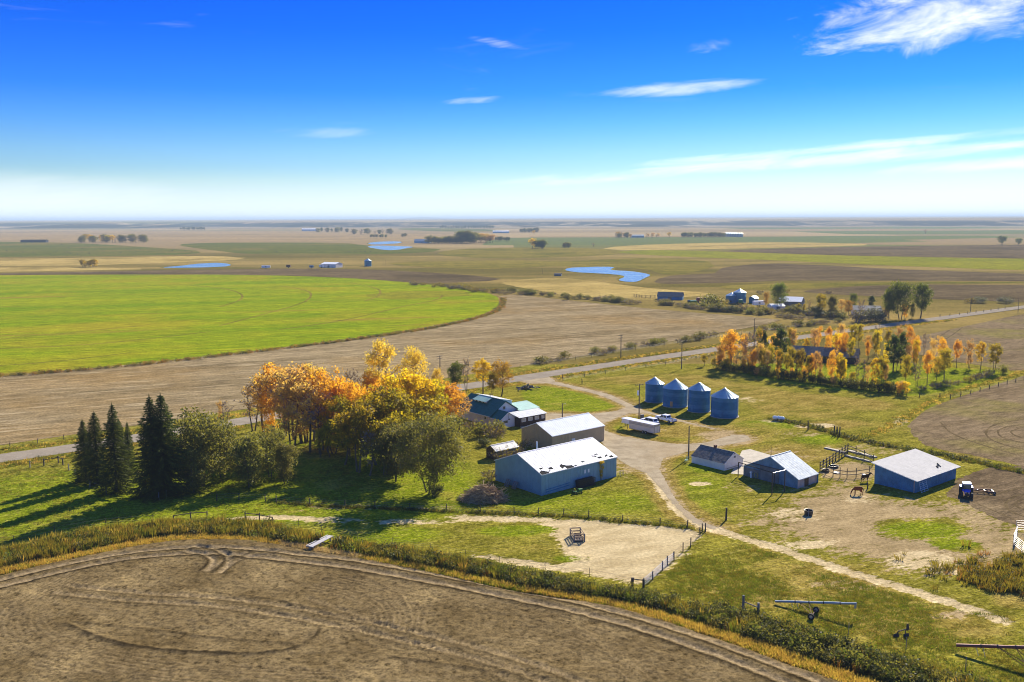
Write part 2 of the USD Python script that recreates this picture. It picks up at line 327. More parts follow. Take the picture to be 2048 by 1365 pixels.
# far river breaks and plateau
def hills():
    rng = np.random.default_rng(3)
    xs = np.linspace(-16000, 17000, 430); ys = np.concatenate([np.linspace(4700, 8600, 90), np.linspace(8800, 30000, 50)])
    X, Y = np.meshgrid(xs, ys)
    foot = 5300 + 900 * (meshkit.fbm(np.stack([X / 2600, X * 0, X * 0], -1), 4, 5) - 0.5) - 0.04 * X
    t = np.clip((Y - foot) / 2200, 0, 1)
    gul = meshkit.fbm(np.stack([X / 420, Y / 900, X * 0], -1), 5, 9); big = meshkit.fbm(np.stack([X / 3000, Y / 3000, X * 0], -1), 3, 19)
    rise = 31 + 8 * (X > 0) * np.clip(X / 5000, 0, 1)
    z = rise * np.clip(t * 1.5 + (gul - 0.55) * 2.4 * np.sin(np.clip(t * 1.25, 0, 1) * PI), 0, 1.15) + 9 * (big - 0.4) * t
    z = z + np.clip((Y - 8500) / 21500, 0, 1) ** 0.8 * (27 + 6 * np.clip(X / 9000, -0.5, 1)) - 0.6
    bx = (850 - 1024) / 1850 * 26500
    z = z + 44 * np.exp(-((X - bx) / 650) ** 2 - ((Y - 26500) / 900) ** 2)
    z = np.where(Y < foot - 50, -1.0, z)
    g = Graph(); pos = '@' + g.n('geometry') + '.position'
    vor = g.n('voronoi_texture', vector='@' + g.n('mapping', vector=pos, scale=(0.0007, 0.00055, 0.0)) + '.vector', scale=1.0, metric='chebychev', randomness=0.8)
    cell = '@' + g.n('separate_color', color=f'@{vor}.color') + '.r'
    c = '@' + g.n('rgb_ramp', fac=cell, interpolate=False, ramp=[(0.0, (0.28, 0.21, 0.12)), (0.4, (0.22, 0.18, 0.10)), (0.6, (0.33, 0.26, 0.15)), (0.85, (0.2, 0.19, 0.10))]) + '.color'
    nz = g.noise('@' + g.n('mapping', vector=pos, scale=(0.4, 1, 1)) + '.vector', 0.004, 6, 0.65)
    nrm = '@' + g.n('separate_xyz', vector='@' + g.n('geometry') + '.normal') + '.z'
    c = g.mix(g.ss(nz, 0.52, 0.66, 0, 0.75), c, (0.07, 0.075, 0.035))
    hz_ = '@' + g.n('separate_xyz', vector=pos) + '.z'
    ng = g.noise('@' + g.n('mapping', vector=pos, scale=(1.0, 0.35, 1)) + '.vector', 0.0022, 7, 0.7)
    brk = g.math('multiply', g.math('multiply', g.ss(hz_, 1.0, 5.0), g.ss(hz_, 37.0, 24.0)), g.ss(ng, 0.38, 0.50))
    c = g.mix(g.math('multiply', brk, 0.93), c, (0.012, 0.018, 0.012))     # backlit shade of the slopes painted dark, along with scrub
    p = g.n('principled_bsdf', base_color=c, roughness=0.95, specular_ior_level=0.0)
    MAT['breaks'] = g.make('/World/Looks/breaks', surface=p + '.BSDF')
    v, f = grid(xs, ys, z)
    structure('hills', (v, f), 'breaks', 'low blue river breaks and plateau along the horizon', 'hills', smooth=True)
hills()

# farmed fields of the middle and far distance (sheets a little above one another)
field('pivot_green', (0.120, 0.188, 0.004), (0.240, 0.262, 0.008), (0.262, 0.220, 0.014), 18, 0.008, 9, 0.25, 0.05, 1.2, (0.25, 1.1), spot=((0.23, 0.155, 0.03), 0.045, 0.58, 0.85))
field('stubble', (0.155, 0.114, 0.055), (0.300, 0.228, 0.122), (0.240, 0.158, 0.062), 24, 0.012, 10, 0.5, 0.06, 1.4, (0.3, 1.4), spot=((0.42, 0.33, 0.19), 0.5, 0.54, 0.8))
field('fallow', (0.088, 0.063, 0.030), (0.155, 0.112, 0.056), (0.072, 0.052, 0.024), 8, 0.008, 10, 0.3, 0.04, 0.8, (0.15, 1.2))
field('lime_crop', (0.165, 0.168, 0.012), (0.225, 0.205, 0.016), (0.145, 0.152, 0.012), 4, 0.004, 12, 0.2, 0.03, 0.6, (0.1, 1.0))
field('straw', (0.30, 0.215, 0.062), (0.42, 0.31, 0.105), (0.20, 0.15, 0.042), 10, 0.01, 12, 0.3, 0.04, 0.7, (0.1, 1.3))
field('far_pasture', (0.075, 0.090, 0.014), (0.120, 0.118, 0.022), (0.170, 0.130, 0.034), 3, 0.004, 10, 0.15, 0.04, 0.6, (0.05, 1.4))
field('olive_grass', (0.125, 0.108, 0.016), (0.225, 0.172, 0.034), (0.095, 0.092, 0.012), 6, 0.01, 7, 0.4, 0.05, 0.9, (0.12, 1.4))
field('far_tan', (0.24, 0.165, 0.075), (0.31, 0.22, 0.105), (0.19, 0.14, 0.062), 2, 0.002, 14, 0.08, 0.02, 0.4, (0.03, 1.2))
FAR = [
 ('far_field', 'far_tan', 9.0, [(-200, 462), (400, 461), (760, 466), (1000, 470), (1010, 476), (700, 482), (420, 486), (300, 482), (-200, 480)], 'pinkish tan stubble field stretching across the far plain'),
 ('far_green_field', 'far_pasture', 9.0, [(780, 457), (900, 456), (1000, 460), (1030, 464), (830, 463)], 'thin green strip of crop far off below the blue breaks'),
 ('cattle_pasture', 'far_pasture', 7.0, [(-200, 484), (100, 484), (230, 490), (330, 497), (420, 503), (380, 510), (200, 513), (-200, 516)], 'green pasture dotted with black cattle'),
 ('olive_pasture', 'far_pasture', 7.0, [(320, 486), (700, 485), (730, 492), (900, 497), (860, 507), (560, 512), (440, 505)], 'olive grey pasture in front of the far twin pond'),
 ('straw_field', 'straw', 6.0, [(-200, 519), (120, 517), (400, 511), (520, 516), (430, 523), (240, 529), (100, 533), (-200, 531)], 'pale straw field beyond the cattle pond'),
 ('straw_field', 'straw', 5.0, [(-200, 537), (120, 534), (330, 538), (200, 541), (-200, 548)], 'narrow straw strip behind the bright green field'),
 ('olive_pasture', 'olive_grass', 6.0, [(900, 498), (1100, 494), (1260, 500), (1250, 510), (1100, 516), (960, 518), (860, 510)], 'dull green pasture before the two toned tree pair'),
 ('straw_field', 'straw', 9.0, [(1180, 496), (1340, 487), (1560, 484), (1745, 488), (1735, 492), (1600, 495), (1420, 499), (1250, 502)], 'golden straw field far right of the middle'),
 ('fallow_field', 'fallow', 8.0, [(1400, 503), (1560, 497), (1740, 493), (2300, 487), (2300, 520), (1800, 514), (1540, 508)], 'grey brown fallow field behind the lime green strip'),
 ('lime_field', 'lime_crop', 6.0, [(1215, 505), (1280, 500), (1420, 502), (1600, 509), (1800, 514), (2300, 522), (2300, 548), (1900, 537), (1700, 528), (1500, 519), (1330, 513)], 'long lime green crop strip crossing the right of the view'),
 ('fallow_field', 'fallow', 5.0, [(1310, 556), (1360, 549), (1430, 548), (1425, 541), (1450, 533), (1540, 526), (1650, 531), (1800, 539), (2300, 556), (2300, 566), (1950, 562), (1700, 562), (1560, 561), (1450, 567), (1300, 570)], 'dark ploughed field curving beside the near pond'),
 ('fallow_field', 'fallow', 4.0, [(1560, 583), (1700, 573), (1850, 568), (2300, 572), (2300, 612), (1950, 602), (1750, 594)], 'second dark ploughed field above the far farmstead'),
 ('olive_pasture', 'olive_grass', 4.0, [(1450, 569), (1700, 564), (2000, 563), (2300, 568), (1850, 567), (1700, 573), (1560, 581), (1420, 578)], 'grassy draw between two ploughed fields'),
 ('straw_field', 'straw', 4.0, [(990, 563), (1120, 553), (1240, 570), (1340, 580), (1460, 588), (1330, 600), (1240, 601), (1130, 592), (1020, 574)], 'pale hayfield left of the far farmstead'),
 ('fallow_field', 'fallow', 3.0, [(-200, 549), (140, 545), (400, 539), (700, 537), (860, 545), (1010, 556), (1000, 562), (900, 566), (830, 568), (700, 556), (520, 550), (-200, 552)], 'dark ploughed strip behind the bright green field'),
 ('dry_pasture', 'olive_grass', 5.0, [(1020, 520), (1130, 524), (1240, 517), (1330, 516), (1420, 522), (1440, 532), (1400, 545), (1320, 553), (1300, 538), (1130, 533), (1060, 535), (960, 540), (800, 533), (760, 525)], 'rough grassland round the near pond'),
]
for i, (nm, mt, ew, px, lb) in enumerate(FAR):
    overlay(nm, poly_px(px, 2, 12.0, 3.0, i), -0.08 + 0.006 * i, mt, lb, ew)
GREEN = [(-260, 560), (-200, 552), (200, 549.5), (500, 549.5), (700, 556), (830, 566), (930, 576), (985, 587), (1003, 598), (1004, 612), (985, 625), (930, 641), (850, 657), (700, 680), (560, 697), (300, 727), (100, 745), (-260, 775)]
STUB = [(-220, 770), (300, 715), (700, 670), (960, 615), (1000, 588), (1060, 592), (1150, 602), (1300, 618), (1420, 628), (1540, 636), (1575, 642), (1500, 656), (1400, 675), (1240, 702), (1040, 735), (860, 765), (760, 780), (480, 824), (300, 850), (0, 893), (-220, 925)]
overlay('stubble_field', poly_px(STUB, 2, 3.0, 1.2, 31), 0.035, 'stubble', 'brown stubble field between the bright green field and the paved road', 2.5)
overlay('pivot_field', poly_px(GREEN, 2, 4.0, 1.0, 33), 0.045, 'pivot_green', 'bright green irrigated field with a round edge', 2.0)

def strip(px, w): return sg.LineString(line_px(px, 3)).buffer(w)
TRK = [[(380, 571), (450, 577), (486, 588), (484, 601), (440, 614)], [(560, 572), (612, 580), (626, 590), (610, 606), (540, 626), (440, 652)], [(700, 566), (760, 577), (762, 592), (730, 602)], [(885, 590), (880, 600), (800, 614), (700, 640), (560, 660)], [(-60, 684), (120, 668), (300, 650)], [(-60, 735), (100, 726), (260, 706)], [(-60, 700), (200, 690), (420, 664)], [(610, 604), (800, 601), (900, 590), (980, 594)]]
overlay('wheel_tracks', shapely.union_all([strip(t, 1.0) for t in TRK]), 0.058, 'olive_grass', 'faint brown wheel tracks curving through the bright green field', 0.5)
overlay('dry_patch', poly_px([(700, 590), (820, 580), (940, 581), (975, 590), (900, 596), (760, 602)], 2, 4.0, 2.0, 71), 0.052, 'lime_crop', 'browner low ground in the bright green field', 9.0)
# near pasture and farmyard: one sheet whose wear, sand, lushness and dryness are laid out like the place
def pasture_material():
    g = Graph(); pos = '@' + g.n('geometry') + '.position'
    mk = g.n('separate_color', color='@' + g.n('attribute', attribute='cover') + '.color')
    wear, lush, dry = f'@{mk}.r', f'@{mk}.g', f'@{mk}.b'
    sand = '@' + g.n('attribute', attribute='sand') + '.fac'
    rv = '@' + g.n('vector_rotate', rotate_type='z_axis', vector=pos, angle=math.radians(-25)) + '.vector'
    sv = '@' + g.n('mapping', vector=rv, scale=(0.45, 1.0, 1.0)) + '.vector'
    n0 = g.noise(pos, 0.055, 4, 0.6); n1 = g.noise(sv, 0.30, 5, 0.70); n2 = g.noise(sv, 1.3, 4, 0.74); n3 = g.noise(pos, 1.7, 3, 0.8)
    green = g.mix(g.ss(n1, 0.34, 0.66), (0.120, 0.108, 0.010), (0.255, 0.222, 0.026))
    lushc = g.mix(g.ss(n1, 0.34, 0.68), (0.115, 0.150, 0.004), (0.225, 0.250, 0.010))
    dryc = g.mix(g.ss(n1, 0.34, 0.66), (0.175, 0.118, 0.020), (0.310, 0.225, 0.055))
    c = g.mix(g.ss(g.math('add', lush, g.math('multiply', g.math('subtract', n0, 0.5), 0.9)), 0.25, 0.75), green, lushc)
    d = g.math('add', dry, g.math('add', g.math('multiply', g.math('subtract', n0, 0.5), 1.3), g.math('multiply', g.math('subtract', n1, 0.5), 0.9)))
    c = g.mix(g.ss(d, 0.28, 0.78, 0, 0.92), c, dryc)
    c = g.mix(g.ss(n2, 0.50, 0.68, 0, 0.65), c, (0.330, 0.285, 0.070))
    c = g.mix(g.ss(n2, 0.46, 0.28, 0, 0.6), c, (0.036, 0.044, 0.005))
    soil = g.mix(g.ss(n1, 0.3, 0.7), (0.245, 0.175, 0.085), (0.39, 0.285, 0.150))
    ns = g.math('add', g.math('multiply', g.math('subtract', n1, 0.5), 1.25), g.math('multiply', g.math('subtract', n2, 0.5), 1.35))
    c = g.mix(g.ss(g.math('add', wear, ns), 0.44, 0.60, 0, 0.92), c, soil)
    pale = g.mix(g.ss(n1, 0.3, 0.7), (0.40, 0.305, 0.155), (0.56, 0.445, 0.25))
    c = g.mix(g.ss(g.math('add', g.math('multiply', sand, 1.12), ns), 0.42, 0.60, 0, 0.95), c, pale)
    bare = g.math('maximum', wear, sand, clamp=True)
    c = g.mix(g.lin(bare, 0.3, 0.9, 1.0, 0.4), c, g.mix(1.0, c, '@' + g.n('rgb_ramp', fac=n3, ramp=[(0.33, (0.42,) * 3), (0.5, (1.0,) * 3), (0.67, (1.7,) * 3)]) + '.color', 'multiply'))
    hgt = g.math('multiply', g.math('add', g.math('multiply', n2, 1.2), g.math('multiply', n3, 0.55)), g.lin(bare, 0.2, 0.8, 1.0, 0.25))
    nr = '@' + g.n('bump', height=hgt, strength=1.0, distance=0.26) + '.normal'
    p = g.n('principled_bsdf', base_color=c, roughness=0.9, specular_ior_level=0.0, normal=nr)
    MAT['pasture_cover'] = g.make('/World/Looks/pasture_cover', surface=p + '.BSDF')
pasture_material()
def blob(P, cx, cy, rx, ry, k, soft=0.45, rot=0.0):
    c, s = math.cos(math.radians(rot)), math.sin(math.radians(rot))
    x, y = P[:, 0] - cx, P[:, 1] - cy
    r = np.hypot((x * c + y * s) / rx, (-x * s + y * c) / ry)
    return k * np.clip((1 + soft - r) / (2 * soft), 0, 1)
def area(V, px, k, soft):
    pg = poly_px(px, 2, 3.0); shapely.prepare(pg)
    pt = shapely.points(V); d = shapely.distance(pg.exterior, pt); d = np.where(shapely.contains(pg, pt), d, -d)
    return k * np.clip(0.5 + d / (2 * soft), 0, 1)
def trail(V, px, k, w):
    ln = sg.LineString(line_px(px)); d = shapely.distance(ln, shapely.points(V)); return k * np.clip((w - d) / (0.6 * w), 0, 1)
xs = np.arange(-190, 215, 0.8); ys = np.arange(78, 330, 0.8)
gv, gf = grid(xs, ys, 0.0)
PX = proj(gv); V2 = gv[:, :2]
keep = (PX[:, 0] > -160) & (PX[:, 0] < 2210) & (PX[:, 1] < 1440) & (PX[:, 1] > 636)
rd = np.array([G2(q) for q in [(-80, 928), (0, 917), (165, 895), (480, 843), (760, 799), (1040, 757.5), (1235, 727), (1430, 700), (1571, 679), (1710, 660), (1843, 642), (2014, 619), (2048, 614), (2140, 603)]])
drv = [sg.LineString(line_px([(1075, 757), (1100, 765), (1140, 773), (1190, 784), (1235, 799), (1262, 813), (1275, 826)])).buffer(2.0),
       sg.LineString(line_px([(1262, 815), (1300, 827), (1345, 838), (1400, 851), (1440, 860)])).buffer(1.1),
       poly_px([(1040, 754), (1085, 748), (1120, 762), (1095, 768), (1045, 768)], 1, 2.0),
       poly_px([(1075, 846), (1085, 826), (1130, 826), (1180, 829), (1232, 822), (1252, 814), (1272, 818), (1258, 830), (1222, 840), (1208, 850), (1212, 862), (1240, 872), (1300, 880), (1340, 888), (1400, 888), (1440, 876), (1470, 866), (1512, 874), (1500, 886), (1450, 893), (1400, 898), (1374, 908), (1340, 912), (1326, 922), (1322, 938), (1336, 966), (1352, 994), (1376, 1024), (1405, 1042), (1450, 1058), (1440, 1064), (1400, 1056), (1366, 1036), (1338, 1008), (1318, 978), (1298, 952), (1270, 938), (1238, 930), (1215, 900), (1195, 890), (1186, 862), (1160, 845)], 2, 1.0)]
wear = np.zeros(len(gv)); lush = np.zeros(len(gv)); dry = np.full(len(gv), 0.25); sand = np.zeros(len(gv))
mx = np.maximum
lush = mx(lush, area(V2, [(1045, 775), (1100, 772), (1180, 788), (1240, 808), (1225, 822), (1160, 826), (1085, 823), (1040, 800)], 1.0, 2.0))
lush = mx(lush, area(V2, [(1420, 700), (1430, 738), (1600, 775), (1780, 790), (1850, 795), (2060, 745), (1900, 735), (1700, 720)], 0.85, 3.0))
lush = mx(lush, area(V2, [(-100, 960), (150, 935), (480, 880), (640, 880), (900, 880), (1000, 960), (1000, 1040), (700, 1060), (560, 1060), (300, 1040), (-100, 1110)], 0.75, 6.0))
for q in [(1540, 850, 70, 9, .9), (1640, 880, 60, 12, .8), (1150, 1005, 230, 35, .6), (1400, 985, 90, 45, .6), (1850, 1060, 95, 18, .9), (1900, 1085, 60, 14, .9), (1420, 935, 60, 14, .8), (1900, 815, 90, 16, .5), (760, 1070, 160, 20, .8), (1020, 1062, 70, 12, 1.0), (1230, 860, 26, 10, .6), (1240, 1240, 200, 40, .4), (1260, 780, 160, 16, .4)]: lush = mx(lush, blob(PX, *q))
dry = mx(dry, area(V2, [(1110, 760), (1260, 745), (1400, 745), (1560, 780), (1780, 800), (1840, 800), (1700, 850), (1500, 830), (1450, 800), (1300, 770), (1200, 775)], 0.62, 5.0))
dry = mx(dry, area(V2, [(-100, 905), (300, 862), (620, 812), (1040, 765), (1430, 708), (1430, 690), (1040, 742), (480, 826), (-100, 915)], 0.6, 2.0))
for q in [(1340, 862, 100, 18, .75), (1480, 870, 110, 25, .6), (1660, 850, 80, 14, .7), (1600, 905, 110, 26, .65), (1600, 1180, 280, 70, .58), (1850, 1240, 220, 70, .55), (1500, 1120, 120, 40, .5), (1960, 880, 130, 40, .75), (1200, 930, 30, 30, .7), (1310, 930, 24, 34, .8), (1990, 1140, 50, 30, .7), (640, 930, 90, 60, .45), (2030, 1200, 60, 24, .8)]: dry = mx(dry, blob(PX, *q))
sand = mx(sand, area(V2, [(1075, 1046), (1130, 1038), (1230, 1046), (1330, 1054), (1400, 1062), (1388, 1088), (1360, 1112), (1330, 1138), (1288, 1172), (1235, 1162), (1160, 1146), (1110, 1130), (1130, 1110), (1120, 1085), (1095, 1062)], 0.98, 2.2))
sand = mx(sand, area(V2, [(880, 1032), (960, 1028), (1100, 1034), (1140, 1042), (1100, 1050), (1000, 1046), (900, 1046)], 0.62, 1.6))
sand = mx(sand, area(V2, [(930, 1108), (1000, 1112), (1080, 1122), (1170, 1142), (1160, 1150), (1060, 1136), (960, 1120)], 0.72, 1.2))
sand = mx(sand, trail(V2, [(40, 1108), (130, 1090), (200, 1076), (270, 1063), (340, 1051), (420, 1043), (500, 1036), (580, 1034), (650, 1042)], 0.66, 2.0))
sand = mx(sand, trail(V2, [(1425, 1058), (1490, 1078), (1560, 1098), (1640, 1126), (1720, 1152), (1790, 1172), (1850, 1190), (1930, 1215), (2000, 1240)], 0.66, 2.3))
sand = mx(sand, trail(V2, [(1296, 940), (1312, 962), (1330, 990), (1350, 1016), (1378, 1040), (1412, 1055), (1440, 1064)], 0.70, 1.7))
for q in [(660, 1040, 90, 8, .5), (820, 1044, 120, 7, .48), (1620, 1090, 55, 12, .62), (1840, 1120, 80, 22, .6), (1900, 1140, 60, 16, .5), (1400, 968, 24, 5, .6), (1630, 852, 46, 5, .75), (1545, 842, 30, 4, .6), (1380, 800, 14, 8, .5), (1800, 842, 20, 10, .5), (1590, 1030, 60, 16, .5), (1720, 1000, 40, 10, .45), (1470, 800, 60, 8, .4)]: sand = mx(sand, blob(PX, *q))
wear = mx(wear, area(V2, [(1470, 1045), (1520, 1018), (1600, 985), (1640, 965), (1700, 950), (1760, 990), (1850, 1000), (1930, 1000), (1980, 1020), (2100, 1060), (2100, 1130), (1960, 1142), (1860, 1160), (1780, 1140), (1690, 1120), (1600, 1092), (1530, 1066)], 0.82, 10.0))
for q in [(1700, 945, 60, 22, .85), (1440, 870, 50, 12, .7), (1300, 860, 40, 10, .4), (1250, 940, 40, 26, .5), (1640, 1010, 60, 22, .8), (1560, 915, 80, 20, .5), (1740, 900, 120, 14, .45), (1960, 1120, 80, 26, .6), (1480, 975, 50, 14, .45), (1690, 1170, 90, 14, .5), (1900, 1230, 80, 12, .5), (1600, 870, 60, 10, .45), (690, 1015, 110, 10, .5), (870, 1016, 60, 8, .5), (270, 950, 40, 12, .5), (1780, 900, 60, 8, .3)]: wear = mx(wear, blob(PX, *q))
gp = blob(PX, 1850, 1058, 95, 22, 1.0); gp2 = blob(PX, 1905, 1088, 60, 14, 1.0, 0.45, 12)
wear *= 1 - 0.8 * mx(gp, gp2); sand *= 1 - 0.8 * mx(gp, gp2)
g3 = mx(blob(PX, 1060, 1060, 55, 9, 1.0), blob(PX, 1150, 1118, 46, 9, 0.65)); sand *= 1 - 0.75 * g3; lush = mx(lush, g3)
dd = shapely.distance(shapely.union_all(drv), shapely.points(V2)); dry = mx(dry, 0.85 * np.clip((4.5 - dd) / 3.0, 0, 1)); wear = mx(wear, 0.55 * np.clip((2.0 - dd) / 1.6, 0, 1))
fk = keep[gf].all(1); used = np.unique(gf[fk]); remap = np.full(len(gv), -1); remap[used] = np.arange(len(used))
past = structure('pasture', (gv[used], remap[gf[fk]]), 'pasture_cover', 'patchy green and tan pasture, lawn and worn farmyard round the buildings')
UsdGeom.PrimvarsAPI(past).CreatePrimvar('cover', Sdf.ValueTypeNames.Color3fArray, 'vertex').Set(Vt.Vec3fArray.FromNumpy(np.column_stack([wear, lush, dry])[used].astype(np.float32)))
floats(past, 'sand', sand[used])

# dirt fields on the right, paved road, farm drive
field('dirt', (0.135, 0.096, 0.050), (0.215, 0.157, 0.088), (0.190, 0.158, 0.045), 30, 0.03, 6, 0.8, 0.08, 2.2, (0.35, 1.6))
field('churned', (0.105, 0.074, 0.040), (0.165, 0.118, 0.066), (0.190, 0.140, 0.075), 30, 0.03, 5, 0.9, 0.12, 1.6, (0.35, 1.7))
overlay('dirt_field', poly_px([(1802, 852), (1812, 836), (1850, 815), (1900, 795), (1960, 775), (2050, 748), (2260, 690), (2260, 985), (2050, 938), (1960, 915), (1880, 902), (1830, 888)], 2, 1.2, 0.8, 41), 0.012, 'dirt', 'bare brown field with curved wheel marks beyond the blue lean-to shed', 2.5)
overlay('dirt_field', poly_px([(1770, 688), (1850, 668), (1960, 645), (2060, 624), (2300, 585), (2300, 700), (2060, 748), (1990, 738), (1900, 722), (1830, 712)], 2, 1.5, 0.8, 42), 0.012, 'dirt', 'bare brown field beside the paved road on the far side of the grove', 2.5)
overlay('dirt_lot', poly_px([(1870, 985), (1915, 948), (1960, 932), (2050, 925), (2200, 935), (2200, 1120), (2050, 1062), (2000, 1050), (1960, 1022), (1905, 1003)], 2, 1.0, 0.7, 43), 0.016, 'churned', 'churned dark dirt lot round the blue tractor', 2.5)
DT = [[(2080, 905), (2000, 890), (1965, 870), (1985, 848), (2060, 838)], [(2080, 892), (2020, 882), (1990, 868), (2005, 854), (2070, 846)], [(2080, 882), (2040, 876), (2018, 866), (2030, 858), (2080, 852)], [(1880, 845), (1900, 868), (1960, 890), (2060, 918)], [(1780, 705), (1850, 712), (1900, 716), (1940, 706), (1910, 690), (1860, 686)], [(1900, 660), (1870, 680), (1830, 692)], [(1925, 655), (1900, 675), (1870, 690)],
 [(1960, 1000), (2000, 985), (2060, 972)], [(2080, 1040), (2030, 1030), (2005, 1012), (2025, 992), (2080, 985)], [(2080, 1026), (2045, 1020), (2025, 1008), (2045, 998), (2080, 996)], [(1900, 985), (1935, 1000), (1985, 1020), (2040, 1045)]]
overlay('wheel_tracks', shapely.union_all([strip(t, 0.42) for t in DT]), 0.030, 'fallow', 'dark curved wheel marks in the brown dirt on the right', 0.35)
def hard_material(name, a, b, c3, scale, edge, grit):
    g = Graph(); pos = '@' + g.n('geometry') + '.position'
    n1 = g.noise(pos, scale, 7, 0.65, 0.3); n2 = g.noise(pos, grit, 4, 0.7); n3 = g.noise(pos, 0.07, 5, 0.6)
    c = g.mix(g.ss(n1, 0.3, 0.7), a, b); c = g.mix(g.ss(n3, 0.45, 0.7, 0, 0.6), c, c3)
    c = g.mix(1.0, c, '@' + g.n('rgb_ramp', fac=n2, ramp=[(0.25, (0.75,) * 3), (0.75, (1.25,) * 3)]) + '.color', 'multiply')
    nr = '@' + g.n('bump', height=n2, strength=0.8, distance=0.05) + '.normal'
    p = g.n('principled_bsdf', base_color=c, roughness=0.85, specular_ior_level=0.0, normal=nr)
    MAT[name] = g.make('/World/Looks/' + name, surface=cutout(g, f'@{p}.BSDF', pos, edge, 1.3))
hard_material('road_top', (0.235, 0.200, 0.150), (0.310, 0.265, 0.205), (0.265, 0.220, 0.160), 0.25, 0.6, 3.0)
hard_material('gravel', (0.275, 0.220, 0.140), (0.420, 0.345, 0.230), (0.345, 0.260, 0.150), 0.35, 0.55, 3.5)
ln = chaikin(np.vstack([rd[:1] + (rd[0] - rd[1]) * 6, rd, rd[-1:] + (rd[-1] - rd[-2]) * 8]), 3, closed=False)
ROAD = sg.LineString(ln)
overlay('road', ROAD.buffer(4.6, cap_style='flat').simplify(0.02), 0.052, 'road_top', 'grey paved country road crossing behind the farmstead', 0.9, 'road')
overlay('driveway', shapely.union_all(drv).buffer(0.4).buffer(-0.4), 0.020, 'gravel', 'pale gravel drive and turning yard between the sheds and bins', 1.1, 'driveway')

# water
def water_material(name, deep, rough, ripple, rip):
    g = Graph(); pos = '@' + g.n('geometry') + '.position'
    nr = '@' + g.n('bump', height=g.noise(pos, ripple, 4, 0.6), strength=0.9, distance=rip) + '.normal'
    wn = g.noise('@' + g.n('mapping', vector=pos, scale=(0.25, 1.0, 1.0)) + '.vector', 0.12, 4, 0.6)
    p = g.n('principled_bsdf', base_color=g.mix(g.ss(wn, 0.35, 0.65), deep, tuple(np.array(deep) * 0.35)), roughness=g.lin(wn, 0.3, 0.7, rough * 1.6, rough * 0.4), specular_ior_level=0.6, normal=nr)
    MAT[name] = g.make('/World/Looks/' + name, surface=p + '.BSDF')
water_material('pond_water', (0.035, 0.12, 0.27), 0.16, 0.5, 0.16)
water_material('ditch_brown', (0.035, 0.026, 0.010), 0.12, 2.0, 0.03)
def flat(name, poly, z, mat, label, cat):
    v, f = tri(poly); v = np.column_stack([v, np.full(len(v), z)])
    n = np.cross(v[f[:, 1]] - v[f[:, 0]], v[f[:, 2]] - v[f[:, 0]])[:, 2]; f[n < 0] = f[n < 0][:, ::-1]
    return structure(name, (v, f), mat, label, cat)
PONDS = [([(318, 535.5), (360, 532.5), (385, 529), (410, 526.8), (440, 526), (460, 528.5), (462, 531.5), (448, 534), (400, 535.5), (350, 536.5)], 'small crescent pond beyond the bright green field'),
 ([(733, 487.5), (748, 484.5), (780, 483), (806, 484), (800, 487), (770, 489), (745, 489.5)], 'upper half of the far twin pond'),
 ([(733, 494), (745, 491.5), (790, 492.5), (832, 494), (812, 497), (795, 500.5), (770, 501), (745, 496.5)], 'lower half of the far twin pond'),
 ([(1127, 540.5), (1138, 536), (1175, 534.5), (1215, 534), (1232, 535), (1218, 539), (1230, 541.5), (1260, 542.5), (1290, 547), (1303, 551), (1290, 556), (1278, 563), (1262, 565), (1232, 561), (1252, 554), (1240, 550), (1195, 547), (1150, 545)], 'large blue pond with a grassy spit before the ploughed field')]
for px, lb in PONDS:
    pg = poly_px(px, 2, 2.0)
    overlay('pond_bank', pg.buffer(5.0), 0.03, 'olive_grass', 'olive sedge bank of the ' + lb, 4.0, 'bank')
    flat('pond', pg, 0.06, 'pond_water', lb, 'pond')
flat('ditch_water', poly_px([(-160, 1172), (0, 1137), (60, 1124), (120, 1110), (180, 1098), (240, 1086), (250, 1090), (190, 1104), (130, 1117), (60, 1133), (0, 1146), (-160, 1185)], 2, 1.0), 0.014, 'ditch_brown', 'narrow brown water in the ditch beside the tilled field', 'ditch')

